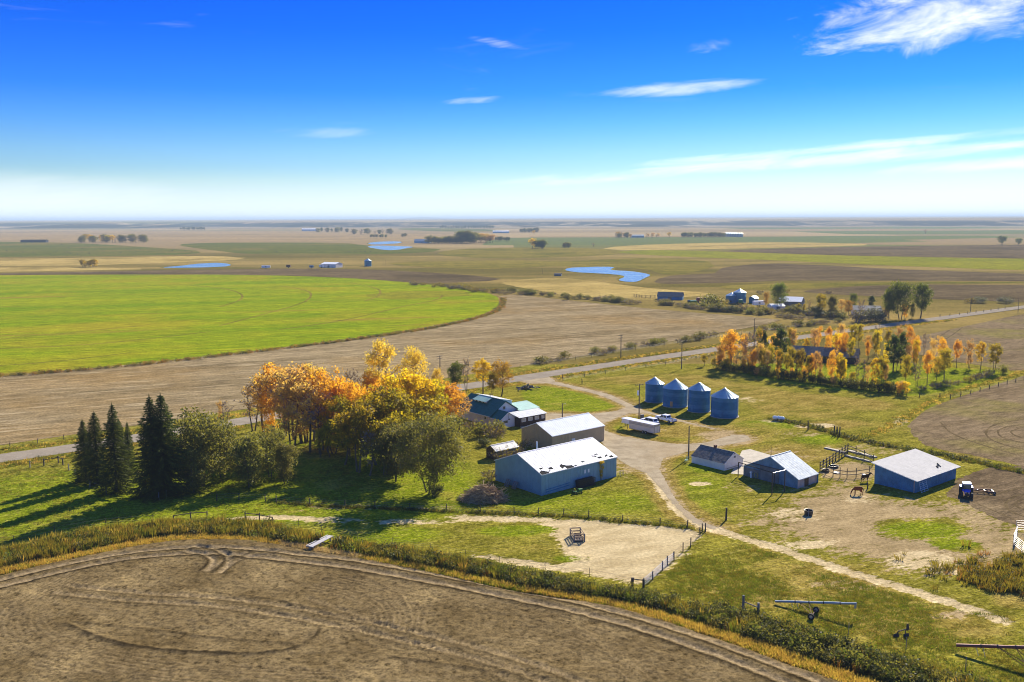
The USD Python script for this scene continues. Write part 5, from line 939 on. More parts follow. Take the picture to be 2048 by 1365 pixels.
AV = 40.0                                              # the yard's buildings all stand on one line
def site(name, label, cat, F, rz=AV, group=None): return thing(name, label, cat, (F[0], F[1], 0), rz, group)
def lerp(a, b, t): return np.asarray(a, float) * (1 - t) + np.asarray(b, float) * t
def sheet(P, name, mat, bl, br, tr, tl, ribs=3, t=0.03, rib=(0.05, 0.035), gap=0.012, out=None):
    bl, br, tr, tl = (np.asarray(q, float) for q in (bl, br, tr, tl))
    n = np.cross(br - bl, tl - bl); n /= np.linalg.norm(n)
    if out is not None and n @ out < 0: n = -n
    L = np.linalg.norm(br - bl); g_ = gap / L
    mb = MB(); mb.slab([lerp(bl, br, g_), lerp(bl, br, 1 - g_), lerp(tl, tr, 1 - g_), lerp(tl, tr, g_)], t)
    for k in range(ribs):
        f = (k + 0.5) / ribs
        a, b = lerp(bl, br, f) + n * (t / 2 + rib[1] / 2 - 0.004), lerp(tl, tr, f) + n * (t / 2 + rib[1] / 2 - 0.004)
        mb.beam(a, b, rib[0], rib[1], up=n)
    return part(P, name, mb, mat)
def frame_part(P, name, mat, segs, w, h=None):
    mb = MB(); [mb.beam(a, b, w, h) for a, b in segs]; return part(P, name, mb, mat)
def gabled(P, A, B, eave, ridge, span='y', wall='blue_steel', roof='white_steel_roof', roof_far=None, sw=0.92, oh=0.25, ohg=0.15, ribs=3, gable=None, gaps=None, near_to=1.0, trim='trim_white', far_ribs=0, wribs=3, eave_far=None, roof_w=None):
    M = (lambda a, b, z: np.array([b, a, z], float)) if span == 'y' else (lambda a, b, z: np.array([a, b, z], float))
    ef = eave if eave_far is None else eave_far
    top = lambda a: eave + (ridge - eave) * a / (A / 2) if a <= A / 2 else ridge - (ridge - ef) * (a - A / 2) / (A / 2)
    na = -M(1, 0, 0); nb = -M(0, 1, 0); n1 = max(1, round(B / sw)); n2 = max(1, round(A / sw))
    for i in range(n1): sheet(P, 'wall_sheet', wall, M(0, B * i / n1, -0.1), M(0, B * (i + 1) / n1, -0.1), M(0, B * (i + 1) / n1, eave), M(0, B * i / n1, eave), wribs, out=na)
    for i in range(n2):
        a0, a1 = A * i / n2, A * (i + 1) / n2
        sheet(P, 'wall_sheet', gable or wall, M(a0, 0, -0.1), M(a1, 0, -0.1), M(a1, 0, top(a1) - 0.02), M(a0, 0, top(a0) - 0.02), wribs, out=nb)
    mb = MB(); mb.slab([M(A, 0.02, -0.1), M(A, B, -0.1), M(A, B, ef - 0.02), M(A, 0.02, ef - 0.02)], 0.04); part(P, 'far_wall', mb, wall)
    mb = MB(); mb.slab([M(0.03, B, -0.1), M(A / 2, B, -0.1), M(A / 2, B, ridge - 0.03), M(0.03, B, eave - 0.02)], 0.04); mb.slab([M(A / 2, B, -0.1), M(A - 0.03, B, -0.1), M(A - 0.03, B, ef - 0.02), M(A / 2, B, ridge - 0.03)], 0.04); part(P, 'far_gable', mb, wall)
    s1 = (ridge - eave) / (A / 2); s2 = (ridge - ef) / (A / 2); up = np.array([0, 0, 1.0]); th = 0.05
    mb = MB(); mb.slab([M(-oh + 0.05, 0.02, eave - (oh - 0.05) * s1 + th), M(-oh + 0.05, B - 0.02, eave - (oh - 0.05) * s1 + th), M(A / 2, B - 0.02, ridge + th), M(A / 2, 0.02, ridge + th)], 0.03); part(P, 'roof_deck', mb, 'tar_deck')
    rw = roof_w or sw; n3 = max(1, round((B + 2 * ohg) / rw)); zf = th + 0.05
    for i in range(n3):
        b0, b1 = -ohg + (B + 2 * ohg) * i / n3, -ohg + (B + 2 * ohg) * (i + 1) / n3
        cuts = (gaps or {}).get(i, [(0, 0, 0, 0)]); segs = []; lo = (0.0, 0.0)
        for (fa, fb, ga, gb) in cuts:                  # missing piece from (fa, fb) to (ga, gb) along the slope at either edge
            if max(fa, fb) > 0.01: segs.append((lo, (fa, fb)))
            lo = (ga, gb)
        segs.append((lo, (1.0, 1.0)))
        pt = lambda b, f: M(-oh + (A / 2 + oh) * f, b, eave - oh * s1 + (ridge - eave + oh * s1) * f + zf)
        for (l, h) in segs: sheet(P, 'roof_sheet', roof, pt(b0, l[0]), pt(b1, l[1]), pt(b1, h[1]), pt(b0, h[0]), ribs, 0.025, (0.045, 0.03), 0.045 if gaps else 0.02, out=up)
        q = lambda b, f: M(A + oh - (A / 2 + oh) * f, b, ef - oh * s2 + (ridge - ef + oh * s2) * f + zf)
        sheet(P, 'roof_sheet', roof_far or roof, q(b0, 0), q(b1, 0), q(b1, 1), q(b0, 1), far_ribs, 0.025, out=up)
    mb = MB(); mb.beam(M(A / 2, -ohg, ridge + zf + 0.03), M(A / 2, B + ohg, ridge + zf + 0.03), 0.28, 0.04); part(P, 'ridge_cap', mb, roof)
    e0 = lambda a, z, b: M(a, b, z)
    frame_part(P, 'barge_board', trim, [(M(-oh, -ohg - 0.02, eave - oh * s1 + 0.04), M(A / 2, -ohg - 0.02, ridge + 0.04)), (M(A / 2, -ohg - 0.02, ridge + 0.04), M(A + oh, -ohg - 0.02, ef - oh * s2 + 0.04))], 0.04, 0.16)
    frame_part(P, 'eave_board', trim, [(M(-oh - 0.02, -ohg, eave - oh * s1 + 0.04), M(-oh - 0.02, B + ohg, eave - oh * s1 + 0.04))], 0.04, 0.12)
    return M, top
S = 52 / 48.0 * 52 / 52                                # measured lengths were taken for a 48 m high camera
F = lambda x, y: G(x, y)[:2]
# big blue shed
Fb = F(1083.1, 992.0)
P = site('machine_shed', 'long blue steel shed with torn white roof nearest the camera', 'shed', Fb)
gaps = {0: [(0, 0, .10, .17)], 1: [(0, 0, .16, .08), (.20, .23, .27, .25)], 2: [(.02, .10, .05, .12)], 3: [(.13, .11, .20, .21)], 6: [(.05, .10, .17, .24)], 7: [(0, 0, .20, .11)], 8: [(0, 0, .12, .10)], 9: [(.03, .02, .05, .07)], 12: [(.10, .12, .16, .15)], 16: [(.25, .16, .29, .24)], 17: [(.10, .10, .18, .17), (.27, .26, .30, .31)], 19: [(.10, .14, .14, .20)], 20: [(.04, .03, .10, .12)]}
gabled(P, 13.9, 20.4, 4.1, 6.75, 'y', 'blue_steel', 'white_steel_roof', 'blue_grey_roof', 0.94, 0.22, 0.12, 1, gaps=gaps, trim='trim_white', wribs=3)
frame_part(P, 'corner_post', 'blue_steel', [((-0.03, -0.03, -0.1), (-0.03, -0.03, 4.05))], 0.14)
mb = MB(); mb.tube([[9.0, 11.5, 4.3], [9.0, 11.5, 6.9]], 0.14, 8); part(P, 'vent_pipe', mb, 'white_paint')
for x in (11.2, 12.2): mb = MB(); mb.box(x, x + 0.45, -0.09, -0.03, 2.3, 3.0); part(P, 'wall_plate', mb, 'white_siding')
for z in (0.5, 0.95): frame_part(P, 'scraped_rail', 'strong_blue', [((1.0, -0.08, z), (7.2, -0.08, z + 0.25))], 0.06, 0.16)
def local(P0, rz, x, y, z=0.0):
    c, s = math.cos(math.radians(rz)), math.sin(math.radians(rz)); return (P0[0] + x * c - y * s, P0[1] + x * s + y * c, z)
# tan shed behind
Ft = F(*(970 + 1020 / 7.585, 820 + 640 / 7.585))
P = site('tan_shed', 'tan steel shed with smooth white roof behind the blue shed', 'shed', Ft)
gabled(P, 10.6, 16.6, 3.6, 5.7, 'y', 'tan_steel', 'tan_roof', 'tan_roof', 0.95, 0.18, 0.12, 1, trim='trim_white', wribs=2)
mb = MB(); mb.box(6.0, 7.0, -0.10, -0.03, 0.0, 2.1); part(P, 'door', mb, 'trim_white')
# small shack
Fs = F(992, 921)
P = site('shack', 'tiny board shack with striped rusty white tin roof beside the blue shed', 'shed', Fs)
gabled(P, 3.4, 6.3, 2.0, 2.9, 'y', 'grey_wood', 'rust_striped', 'rust_striped', 0.6, 0.2, 0.2, 1, gable='brown_boards', trim='grey_wood')
# whitewashed outbuilding
Fw = F(1360 + 605 / 6.827, 860 + 560 / 6.827)
P = site('white_outbuilding', 'low whitewashed outbuilding with worn grey shingle roof', 'shed', Fw)
A, B, ev, rg = 6.3, 8.6, 1.5, 3.35
M, top = gabled(P, A, B, ev, rg, 'x', 'whitewash', 'old_shingle', 'old_shingle', 1.25, 0.18, 0.12, 0, trim='whitewash', wribs=0, roof_w=50)
rg_ = np.random.default_rng(4)
for r in range(11):                                    # shingle courses on the slope in view, some of them missing
    f0 = r / 11; sl = (rg - ev + 0.18 * (rg - ev) / (A / 2))
    for k in range(22):
        if (r < 2 and k < 5 and rg_.uniform() < 0.6) or (r > 8 and k > 16 and rg_.uniform() < 0.6) or (r == 0 and rg_.uniform() < 0.35): continue
        b0, b1 = -0.12 + 8.84 * k / 22, -0.12 + 8.84 * (k + 1) / 22 - 0.02
        p_ = lambda b, f: np.array([-0.18 + (A / 2 + 0.18) * f, b, ev - 0.18 * (rg - ev) / (A / 2) + sl * f + 0.14 + rg_.uniform(0, 0.02)])
        mb = MB(); mb.slab([p_(b0, f0), p_(b1, f0), p_(b1, f0 + 0.1) + [0, 0, -0.02], p_(b0, f0 + 0.1) + [0, 0, -0.02]], 0.03); part(P, 'shingle', mb, 'old_shingle')
mb = MB(); mb.box(2.9, 3.4, 4.6, 5.1, 3.1, 4.0); mb.box(2.85, 3.45, 4.55, 5.15, 4.0, 4.08); part(P, 'chimney', mb, 'rusty')
mb = MB(); mb.box(3.1, 3.7, -0.06, -0.01, 2.2, 2.6); part(P, 'gable_vent', mb, 'grey_wood')
frame_part(P, 'foundation_step', 'concrete', [((0.8, -0.06, 0.35), (4.6, -0.06, 0.35))], 0.08, 0.14)
# weathered barn
Fn = F(1360 + 1605 / 6.827, 860 + 805 / 6.827)
P = site('barn', 'weathered blue grey barn with steep tin roof and pale boarded side', 'barn', Fn)
gabled(P, 12.6, 6.7, 1.9, 5.05, 'y', 'pale_boards', 'barn_tin', 'barn_tin', 0.42, 0.3, 0.12, 0, gable='barn_blue_wood', trim='barn_tin', wribs=0, roof_w=0.8)
mb = MB(); mb.box(2.3, 3.6, -0.11, -0.04, 0.0, 1.75); part(P, 'side_door', mb, 'brown_boards')
mb = MB(); mb.box(-0.13, -0.05, 4.2, 8.6, 0.0, 2.9); part(P, 'sliding_door', mb, 'grey_wood')
for y0, y1, z0, z1 in [(8.8, 12.3, 0.0, 1.8)]: mb = MB(); mb.box(-0.12, -0.05, y0, y1, z0, z1); part(P, 'wall_patch', mb, 'grey_wood')
frame_part(P, 'door_rail', 'dark_post', [((-0.17, 3.6, 2.98), (-0.17, 12.9, 2.98))], 0.06, 0.10)
mb = MB(); mb.tube([[0.1, 6.3, 4.0], [0.1, 6.3, 7.0]], 0.05, 6); part(P, 'lightning_rod', mb, 'dark_post')
frame_part(P, 'corner_board', 'strong_blue', [((6.7, -0.05, 0), (6.7, -0.05, 1.85))], 0.5, 0.06)
# lean-to shed
Fl = F(1640 + 1300 / 6.827, 870 + 795 / 6.827)
P = site('lean_to_shed', 'bright blue lean-to shed with broad grey single slope tin roof', 'shed', Fl, 38.5)
D, L, z0, z1 = 8.4, 15.8, 2.5, 4.05
n = 9
for i in range(n): sheet(P, 'wall_sheet', 'strong_blue', (0, D * i / n, -0.1), (0, D * (i + 1) / n, -0.1), (0, D * (i + 1) / n, z0 + (z1 - z0) * (i + 1) / n), (0, D * i / n, z0 + (z1 - z0) * i / n), 2, out=(-1, 0, 0))
n = 16
for i in range(n): sheet(P, 'wall_sheet', 'strong_blue', (L * i / n, 0, -0.1), (L * (i + 1) / n, 0, -0.1), (L * (i + 1) / n, 0, z0), (L * i / n, 0, z0), 2, out=(0, -1, 0))
mb = MB(); mb.slab([(L, 0, -0.1), (L, D, -0.1), (L, D, z1), (L, 0, z0)], 0.05); part(P, 'far_end', mb, 'strong_blue')
mb = MB(); mb.slab([(0, D, -0.1), (L, D, -0.1), (L, D, z1), (0, D, z1)], 0.05); part(P, 'back_wall', mb, 'strong_blue')
sl = (z1 - z0) / D; o = 0.55; zr = 0.12
pt = lambda x, y: np.array([x, y, z0 + sl * y + zr])
for i in range(18):
    x0, x1 = -o + (L + 2 * o) * i / 18, -o + (L + 2 * o) * (i + 1) / 18
    for (y0, y1) in ((-o, D * 0.46), (D * 0.46 + 0.01, D + o)): sheet(P, 'roof_sheet', 'lean_tin', pt(x0, y0) , pt(x1, y0), pt(x1, y1), pt(x0, y1), 0, 0.025, gap=0.006, out=(0, 0, 1))
frame_part(P, 'fascia', 'trim_white', [(pt(-o, -o) - [0, 0.03, 0.08], pt(L + o, -o) - [0, 0.03, 0.08]), (pt(-o, -o) - [0.03, 0, 0.08], pt(-o, D + o) - [0.03, 0, 0.08])], 0.04, 0.14)
frame_part(P, 'corner_board', 'pale_boards', [((-0.05, 0.2, -0.1), (-0.05, 0.2, 2.45))], 0.06, 0.42)
for k, (x, y, w, h) in enumerate([(10.6, 1.2, .35, .5), (11.3, 1.5, .3, .35), (12.1, 1.7, .3, .4), (12.4, 2.1, .4, .3), (11.7, 1.2, .25, .3)]):
    mb = MB(); mb.tube([pt(x, y) + [0, 0, 0.05], pt(x, y) + [0, 0, 0.12]], w * 0.55, 7); mb.beam(pt(x, y) + [0, 0, 0.12], pt(x + w, y + h) + [0, 0, 0.1], 0.2, 0.05); part(P, 'roof_tar_patch', mb, 'tar_deck')
# farmhouse
Fh = F(1001.6, 857.9)
P = site('farmhouse', 'white farmhouse with teal and mint roofs and brown boarded porch', 'house', Fh)
def roofs(Q, y0, y1, n, mat, name='roof_sheet'):       # four corners: low-front, low-back, high-back, high-front ; split along the eave
    lf, lb, hb, hf = (np.asarray(q, float) for q in Q)
    for i in range(n): sheet(P, name, mat, lerp(lf, lb, i / n), lerp(lf, lb, (i + 1) / n), lerp(hf, hb, (i + 1) / n), lerp(hf, hb, i / n), 1, 0.06, (0.04, 0.03), 0.008, out=(0, 0, 1))
def wallp(name, mat, q, t=0.08): mb = MB(); mb.slab(q, t); return part(P, name, mb, mat)
def window(x, y, z, w, h, d, mat='dark_glass', nm='window'):   # d: 'x' wall facing -x, 'y' wall facing -y
    f = lambda a, zz, o: (x - o, y + a, zz) if d == 'x' else (x + a, y - o, zz)
    mb = MB(); 
    for (a, b) in (((-w / 2, z), (w / 2, z)), ((-w / 2, z + h), (w / 2, z + h)), ((-w / 2, z), (-w / 2, z + h)), ((w / 2, z), (w / 2, z + h))): mb.beam(f(a[0], a[1], 0.07), f(b[0], b[1], 0.07), 0.08, 0.08)
    wp = part(P, nm, mb, 'trim_white'); mb = MB(); mb.slab([f(-w / 2, z, 0.055), f(w / 2, z, 0.055), f(w / 2, z + h, 0.055), f(-w / 2, z + h, 0.055)], 0.02); part(wp, 'pane', mb, mat)
# walls
wallp('front_wall', 'white_siding', [(0, 0, -0.1), (4.5, 0, -0.1), (4.5, 0, 2.4), (0, 0, 2.4)]); mb = MB(); mb.add([(0, -.04, 2.4), (4.5, -.04, 2.4), (2.25, -.04, 3.85), (0, .04, 2.4), (4.5, .04, 2.4), (2.25, .04, 3.85)], [[0, 1, 2], [3, 5, 4], [0, 3, 1], [1, 3, 4], [1, 4, 2], [2, 4, 5], [0, 2, 3], [2, 5, 3]]); part(P, 'front_gable', mb, 'white_siding')
for k in range(9): frame_part(P, 'clapboard', 'white_siding', [((0.02, -0.055, 0.15 + k * 0.27), (4.48, -0.055, 0.15 + k * 0.27))], 0.03, 0.02)
wallp('side_wall', 'cream_siding', [(0, 0.05, -0.1), (0, 4.25, -0.1), (0, 4.25, 2.4), (0, 0.05, 2.4)]); wallp('side_wall', 'cream_siding', [(0.05, 4.3, -0.1), (0.05, 18, -0.1), (0.05, 18, 2.7), (0.05, 4.3, 2.7)])
wallp('side_wall', 'white_siding', [(4.5, 0.05, -0.1), (4.5, 4.25, -0.1), (4.5, 4.25, 2.4), (4.5, 0.05, 2.4)]); wallp('side_wall', 'white_siding', [(9.6, 4.3, -0.1), (9.6, 18, -0.1), (9.6, 18, 2.7), (9.6, 4.3, 2.7)])
mb = MB(); mb.add([(0.1, 4.28, -0.1), (9.55, 4.28, -0.1), (9.55, 4.28, 2.75), (4.85, 4.28, 5.65), (0.1, 4.28, 2.75), (0.1, 4.36, -0.1), (9.55, 4.36, -0.1), (9.55, 4.36, 2.75), (4.85, 4.36, 5.65), (0.1, 4.36, 2.75)], [[0, 1, 2], [0, 2, 4], [4, 2, 3], [5, 7, 6], [5, 9, 7], [9, 8, 7]]); part(P, 'main_gable', mb, 'white_siding')
mb = MB(); mb.add([(0.1, 18, -0.1), (9.55, 18, -0.1), (9.55, 18, 2.75), (4.85, 18, 5.65), (0.1, 18, 2.75)], [[0, 2, 1], [0, 4, 2], [4, 3, 2]]); part(P, 'back_gable', mb, 'white_siding')
roofs([(-0.35, -0.35, 2.25), (-0.35, 4.6, 2.25), (2.25, 4.6, 3.98), (2.25, -0.35, 3.98)], 0, 0, 5, 'teal_roof'); roofs([(4.85, 4.6, 2.25), (4.85, -0.35, 2.25), (2.25, -0.35, 3.98), (2.25, 4.6, 3.98)], 0, 0, 5, 'teal_roof')
roofs([(-0.5, 3.75, 2.5), (-0.5, 18.4, 2.5), (4.85, 18.4, 5.85), (4.85, 3.75, 5.85)], 0, 0, 13, 'teal_roof'); roofs([(10.2, 18.4, 2.5), (10.2, 3.75, 2.5), (4.85, 3.75, 5.85), (4.85, 18.4, 5.85)], 0, 0, 13, 'teal_roof')
frame_part(P, 'barge_board', 'trim_white', [((-0.35, -0.38, 2.2), (2.25, -0.38, 3.92)), ((2.25, -0.38, 3.92), (4.85, -0.38, 2.2))], 0.04, 0.12); frame_part(P, 'barge_board', 'teal_roof', [((-0.5, 3.72, 2.45), (4.85, 3.72, 5.8)), ((4.85, 3.72, 5.8), (10.2, 3.72, 2.45))], 0.05, 0.16)
frame_part(P, 'gutter', 'trim_white', [((-0.40, -0.35, 2.2), (-0.40, 3.7, 2.2))], 0.1); frame_part(P, 'gutter', 'trim_white', [((-0.55, 3.8, 2.44), (-0.55, 18.3, 2.44))], 0.1)
# dormers
wallp('dormer_wall', 'white_siding', [(2.95, 9.5, 4.3), (2.95, 14.5, 4.3), (2.95, 14.5, 5.05), (2.95, 9.5, 5.05)]); wallp('dormer_cheek', 'trim_white', [(2.95, 9.5, 4.3), (4.8, 9.5, 5.5), (4.8, 9.5, 5.75), (2.95, 9.5, 5.1)])
for y in (10.6, 12.0, 13.4): window(2.95, y, 4.55, 0.9, 0.4, 'x')
roofs([(2.5, 9.2, 5.02), (2.5, 14.8, 5.02), (5.0, 14.8, 5.95), (5.0, 9.2, 5.95)], 0, 0, 5, 'mint_roof', 'dormer_roof')
roofs([(9.4, 16.2, 5.0), (9.4, 6.4, 5.0), (4.85, 6.4, 6.02), (4.85, 16.2, 6.02)], 0, 0, 9, 'cream_roof', 'dormer_roof'); wallp('dormer_cheek', 'white_siding', [(5.2, 6.7, 5.55), (9.2, 6.7, 3.2), (9.2, 6.7, 4.95), (5.2, 6.7, 5.85)]); wallp('dormer_wall', 'white_siding', [(9.2, 6.7, 3.1), (9.2, 16, 3.1), (9.2, 16, 4.95), (9.2, 6.7, 4.95)])
mb = MB(); mb.tube([[5.1, 10.6, 5.8], [5.1, 10.6, 6.7]], 0.10, 8); mb.tube([[5.1, 10.6, 6.7], [5.1, 10.6, 6.85]], 0.17, 8); part(P, 'stove_pipe', mb, 'dark_post')
# mint wing and porch
roofs([(8.2, 2.4, 3.02), (15.3, 2.4, 3.02), (15.3, 7.7, 4.05), (9.4, 7.7, 4.05)], 0, 0, 7, 'mint_roof'); roofs([(15.3, 12.6, 2.8), (9.4, 12.6, 2.8), (9.4, 7.7, 4.05), (15.3, 7.7, 4.05)], 0, 0, 6, 'mint_roof')
wallp('wing_wall', 'white_siding', [(15.1, 2.4, -0.1), (15.1, 12.4, -0.1), (15.1, 12.4, 2.8), (15.1, 2.4, 2.8)]); wallp('wing_wall', 'white_siding', [(9.7, 12.4, -0.1), (15.1, 12.4, -0.1), (15.1, 12.4, 2.75), (9.7, 12.4, 2.75)])
roofs([(4.3, -2.2, 2.42), (13.7, -2.2, 2.42), (14.6, 2.7, 3.0), (4.9, 2.7, 3.0)], 0, 0, 8, 'porch_roof_grey')
wallp('porch_wall', 'brown_boards', [(4.75, -1.9, -0.1), (13.3, -1.9, -0.1), (13.3, -1.9, 2.35), (4.75, -1.9, 2.35)]); wallp('porch_wall', 'brown_boards', [(4.75, -1.86, -0.1), (4.75, 2.5, -0.1), (4.75, 2.5, 2.6), (4.75, -1.86, 2.35)]); wallp('porch_wall', 'brown_boards', [(13.3, -1.86, -0.1), (13.3, 2.5, -0.1), (13.3, 2.5, 2.6), (13.3, -1.86, 2.35)])
for x in (5.9, 8.1, 10.3, 12.4): window(x, -1.9, 1.25, 1.35 if x < 12 else 0.9, 0.85, 'y', 'pale_blind', 'porch_window')
for k in range(6): frame_part(P, 'porch_board', 'brown_boards', [((4.72, -1.955, 0.1 + k * 0.2), (13.3, -1.955, 0.1 + k * 0.2))], 0.03, 0.015)
window(1.5, 0, 1.15, 1.5, 0.75, 'y'); window(4.6, 4.28, 3.6, 0.85, 0.85, 'y'); window(0.05, 6.2, 1.3, 0.9, 0.85, 'x'); window(0.05, 15.4, 1.2, 0.8, 0.9, 'x')
mb = MB(); mb.tube([[2.4, -0.25, 2.0], [2.4, -0.25, 3.5]], 0.03, 6); mb.beam([2.2, -0.35, 2.1], [2.7, -0.35, 2.1], 0.1, 0.25); part(P, 'antenna', mb, 'dark_post')
mb = MB(); mb.box(4.6, 5.6, -3.4, -2.0, -0.02, 0.16); part(P, 'door_step', mb, 'concrete')

# grain bins
def grain_bin(c, dia, eave, peak, label, n=22, steel='bin_steel', rings=5, door='dark_post', door_az=-110, lid=False, group=None, cheap=False, nm='grain_bin'):
    P = thing(nm, label, 'grain bin', (c[0], c[1], 0)); R = dia / 2; nn = 18 if cheap else 36
    mb = MB(); mb.lathe([(0.01, 0.12), (R + 0.25, 0.12), (R + 0.25, -0.05)], nn); part(P, 'slab', mb, 'concrete')
    for k in range(rings):
        z0, z1 = 0.1 + (eave - 0.1) * k / rings, 0.1 + (eave - 0.1) * (k + 1) / rings; m_ = 3 if cheap else 17
        prof = [(R + 0.018 * math.cos(i * PI) + 0.006 * (k % 2), z0 + (z1 - z0) * i / (m_ - 1)) for i in range(m_)]
        mb = MB(); mb.lathe(prof, nn); part(P, 'wall_ring', mb, steel if cheap or (k * 7 + int(c[0])) % 3 else 'bin_steel_pale', 40)
    hr = 0.32 if not cheap else 0.3
    for k in range(n):
        a0, a1 = 2 * PI * k / n, 2 * PI * (k + 1) / n; q = lambda a, r, z: np.array([math.cos(a) * r, math.sin(a) * r, z])
        mb = MB(); mb.slab([q(a0, R + 0.14, eave - 0.03), q(a1, R + 0.14, eave - 0.03), q(a1, hr, peak - 0.12), q(a0, hr, peak - 0.12)], 0.02)
        if not cheap: mb.beam(q(a0, R + 0.14, eave + 0.03), q(a0, hr, peak - 0.06), 0.07, 0.09)
        part(P, 'roof_panel', mb, 'bin_roof')
    mb = MB(); mb.lathe([(hr + 0.08, peak - 0.16), (hr + 0.1, peak + 0.02), (hr * 0.6, peak + 0.16), (0.01, peak + 0.2)], 12); part(P, 'cap', mb, 'bin_roof', 40)
    a = math.radians(door_az); d = np.array([math.cos(a), math.sin(a), 0]); s = np.array([-d[1], d[0], 0])
    mb = MB(); mb.slab([d * (R + 0.06) - s * 0.38 + [0, 0, 0.35], d * (R + 0.06) + s * 0.38 + [0, 0, 0.35], d * (R + 0.06) + s * 0.38 + [0, 0, 1.75], d * (R + 0.06) - s * 0.38 + [0, 0, 1.75]], 0.06); part(P, 'door', mb, door)
    if lid:
        a = math.radians(200); d = np.array([math.cos(a), math.sin(a), 0]); s = np.array([-d[1], d[0], 0]); o = d * R * 0.8 + [0, 0, eave + (peak - eave) * 0.26]
        mb = MB(); mb.slab([o - s * 0.35 - d * 0.3, o + s * 0.35 - d * 0.3, o + s * 0.35 + d * 0.3 - [0, 0, 0.15], o - s * 0.35 + d * 0.3 - [0, 0, 0.15]], 0.1); part(P, 'roof_hatch', mb, 'dark_post')
    if not cheap:
        a = math.radians(-35); d = np.array([math.cos(a), math.sin(a), 0]); s = np.array([-d[1], d[0], 0]); mb = MB()
        for o in (-0.2, 0.2): mb.beam(d * (R + 0.12) + s * o + [0, 0, 0.4], d * (R + 0.12) + s * o + [0, 0, eave], 0.04)
        for k in range(int(eave / 0.35)): mb.beam(d * (R + 0.12) - s * 0.2 + [0, 0, 0.5 + k * 0.33], d * (R + 0.12) + s * 0.2 + [0, 0, 0.5 + k * 0.33], 0.03)
        part(P, 'ladder', mb, 'galvanised')
    return P
for k, (x0, x1, yb, yt, pk, lb, ri, rp) in enumerate([(458, 740, 506, 226, 118, 'leftmost steel grain bin with an open roof hatch', 5, 22), (725, 1100, 581, 303, 148, 'second grain bin from the left with a plywood door', 5, 26), (1105, 1440, 656, 322, 198, 'third grain bin from the left, taller and smooth', 6, 20), (1452, 1862, 744, 438, 283, 'rightmost grain bin, widest, nearest the white tank', 5, 24)]):
    ax, bx = 1230 + x0 / 7.585, 1230 + x1 / 7.585; y = 740 + yb / 7.585
    w = np.linalg.norm(G(ax, y) - G(bx, y)); g0 = G((ax + bx) / 2, y); c = g0[:2] * (1 + w / 2 / np.linalg.norm(g0[:2]))
    grain_bin(c, w, Zh(740 + yt / 7.585, g0), Zh(740 + pk / 7.585, c), lb, rp, rings=ri, door='plywood' if k == 1 else 'strong_blue', door_az=-118 if k != 2 else -140, lid=(k == 0))

# ------------------------------------------------------------------ vehicles and machines
def wheel(P, name, c, r, w, ax, hub='galvanised', tyre='tyre'):
    ax = np.asarray(ax, float); prof = [(r * 0.55, -w / 2), (r * 0.9, -w / 2), (r, -w * 0.3), (r, w * 0.3), (r * 0.9, w / 2), (r * 0.55, w / 2), (r * 0.55, -w / 2)]
    z = ax / np.linalg.norm(ax); x = np.cross([0, 0, 1.0], z); x /= np.linalg.norm(x); y = np.cross(z, x); T = np.stack([x, y, z])
    m1 = MB(); m1.lathe(prof, 18); v, f = m1.out(); t = part(P, name, (v @ T + c, f), tyre, 40)
    m2 = MB(); m2.lathe([(0.01, -w * 0.3), (r * 0.3, -w * 0.34), (r * 0.56, -w * 0.25), (r * 0.56, w * 0.25), (r * 0.3, w * 0.34), (0.01, w * 0.3)], 14); v, f = m2.out(); part(t, 'hub', (v @ T + c, f), hub, 40)
def hull(pts, r=0.06):
    sp = manifold3d.Manifold.sphere(r, 10); return manifold3d.Manifold.batch_hull([sp.translate(tuple(map(float, p))) for p in pts])
def boxhull(x0, x1, y0, y1, z0, z1, r=0.06, tx=(0, 0), ty=0.0):
    p = []
    for x, sx in ((x0 + r, tx[0]), (x1 - r, -tx[1])):
        for y, sy in ((y0 + r, ty), (y1 - r, -ty)):
            p += [(x, y, z0 + r), (x + sx, y + sy, z1 - r)]
    return hull(p, r)
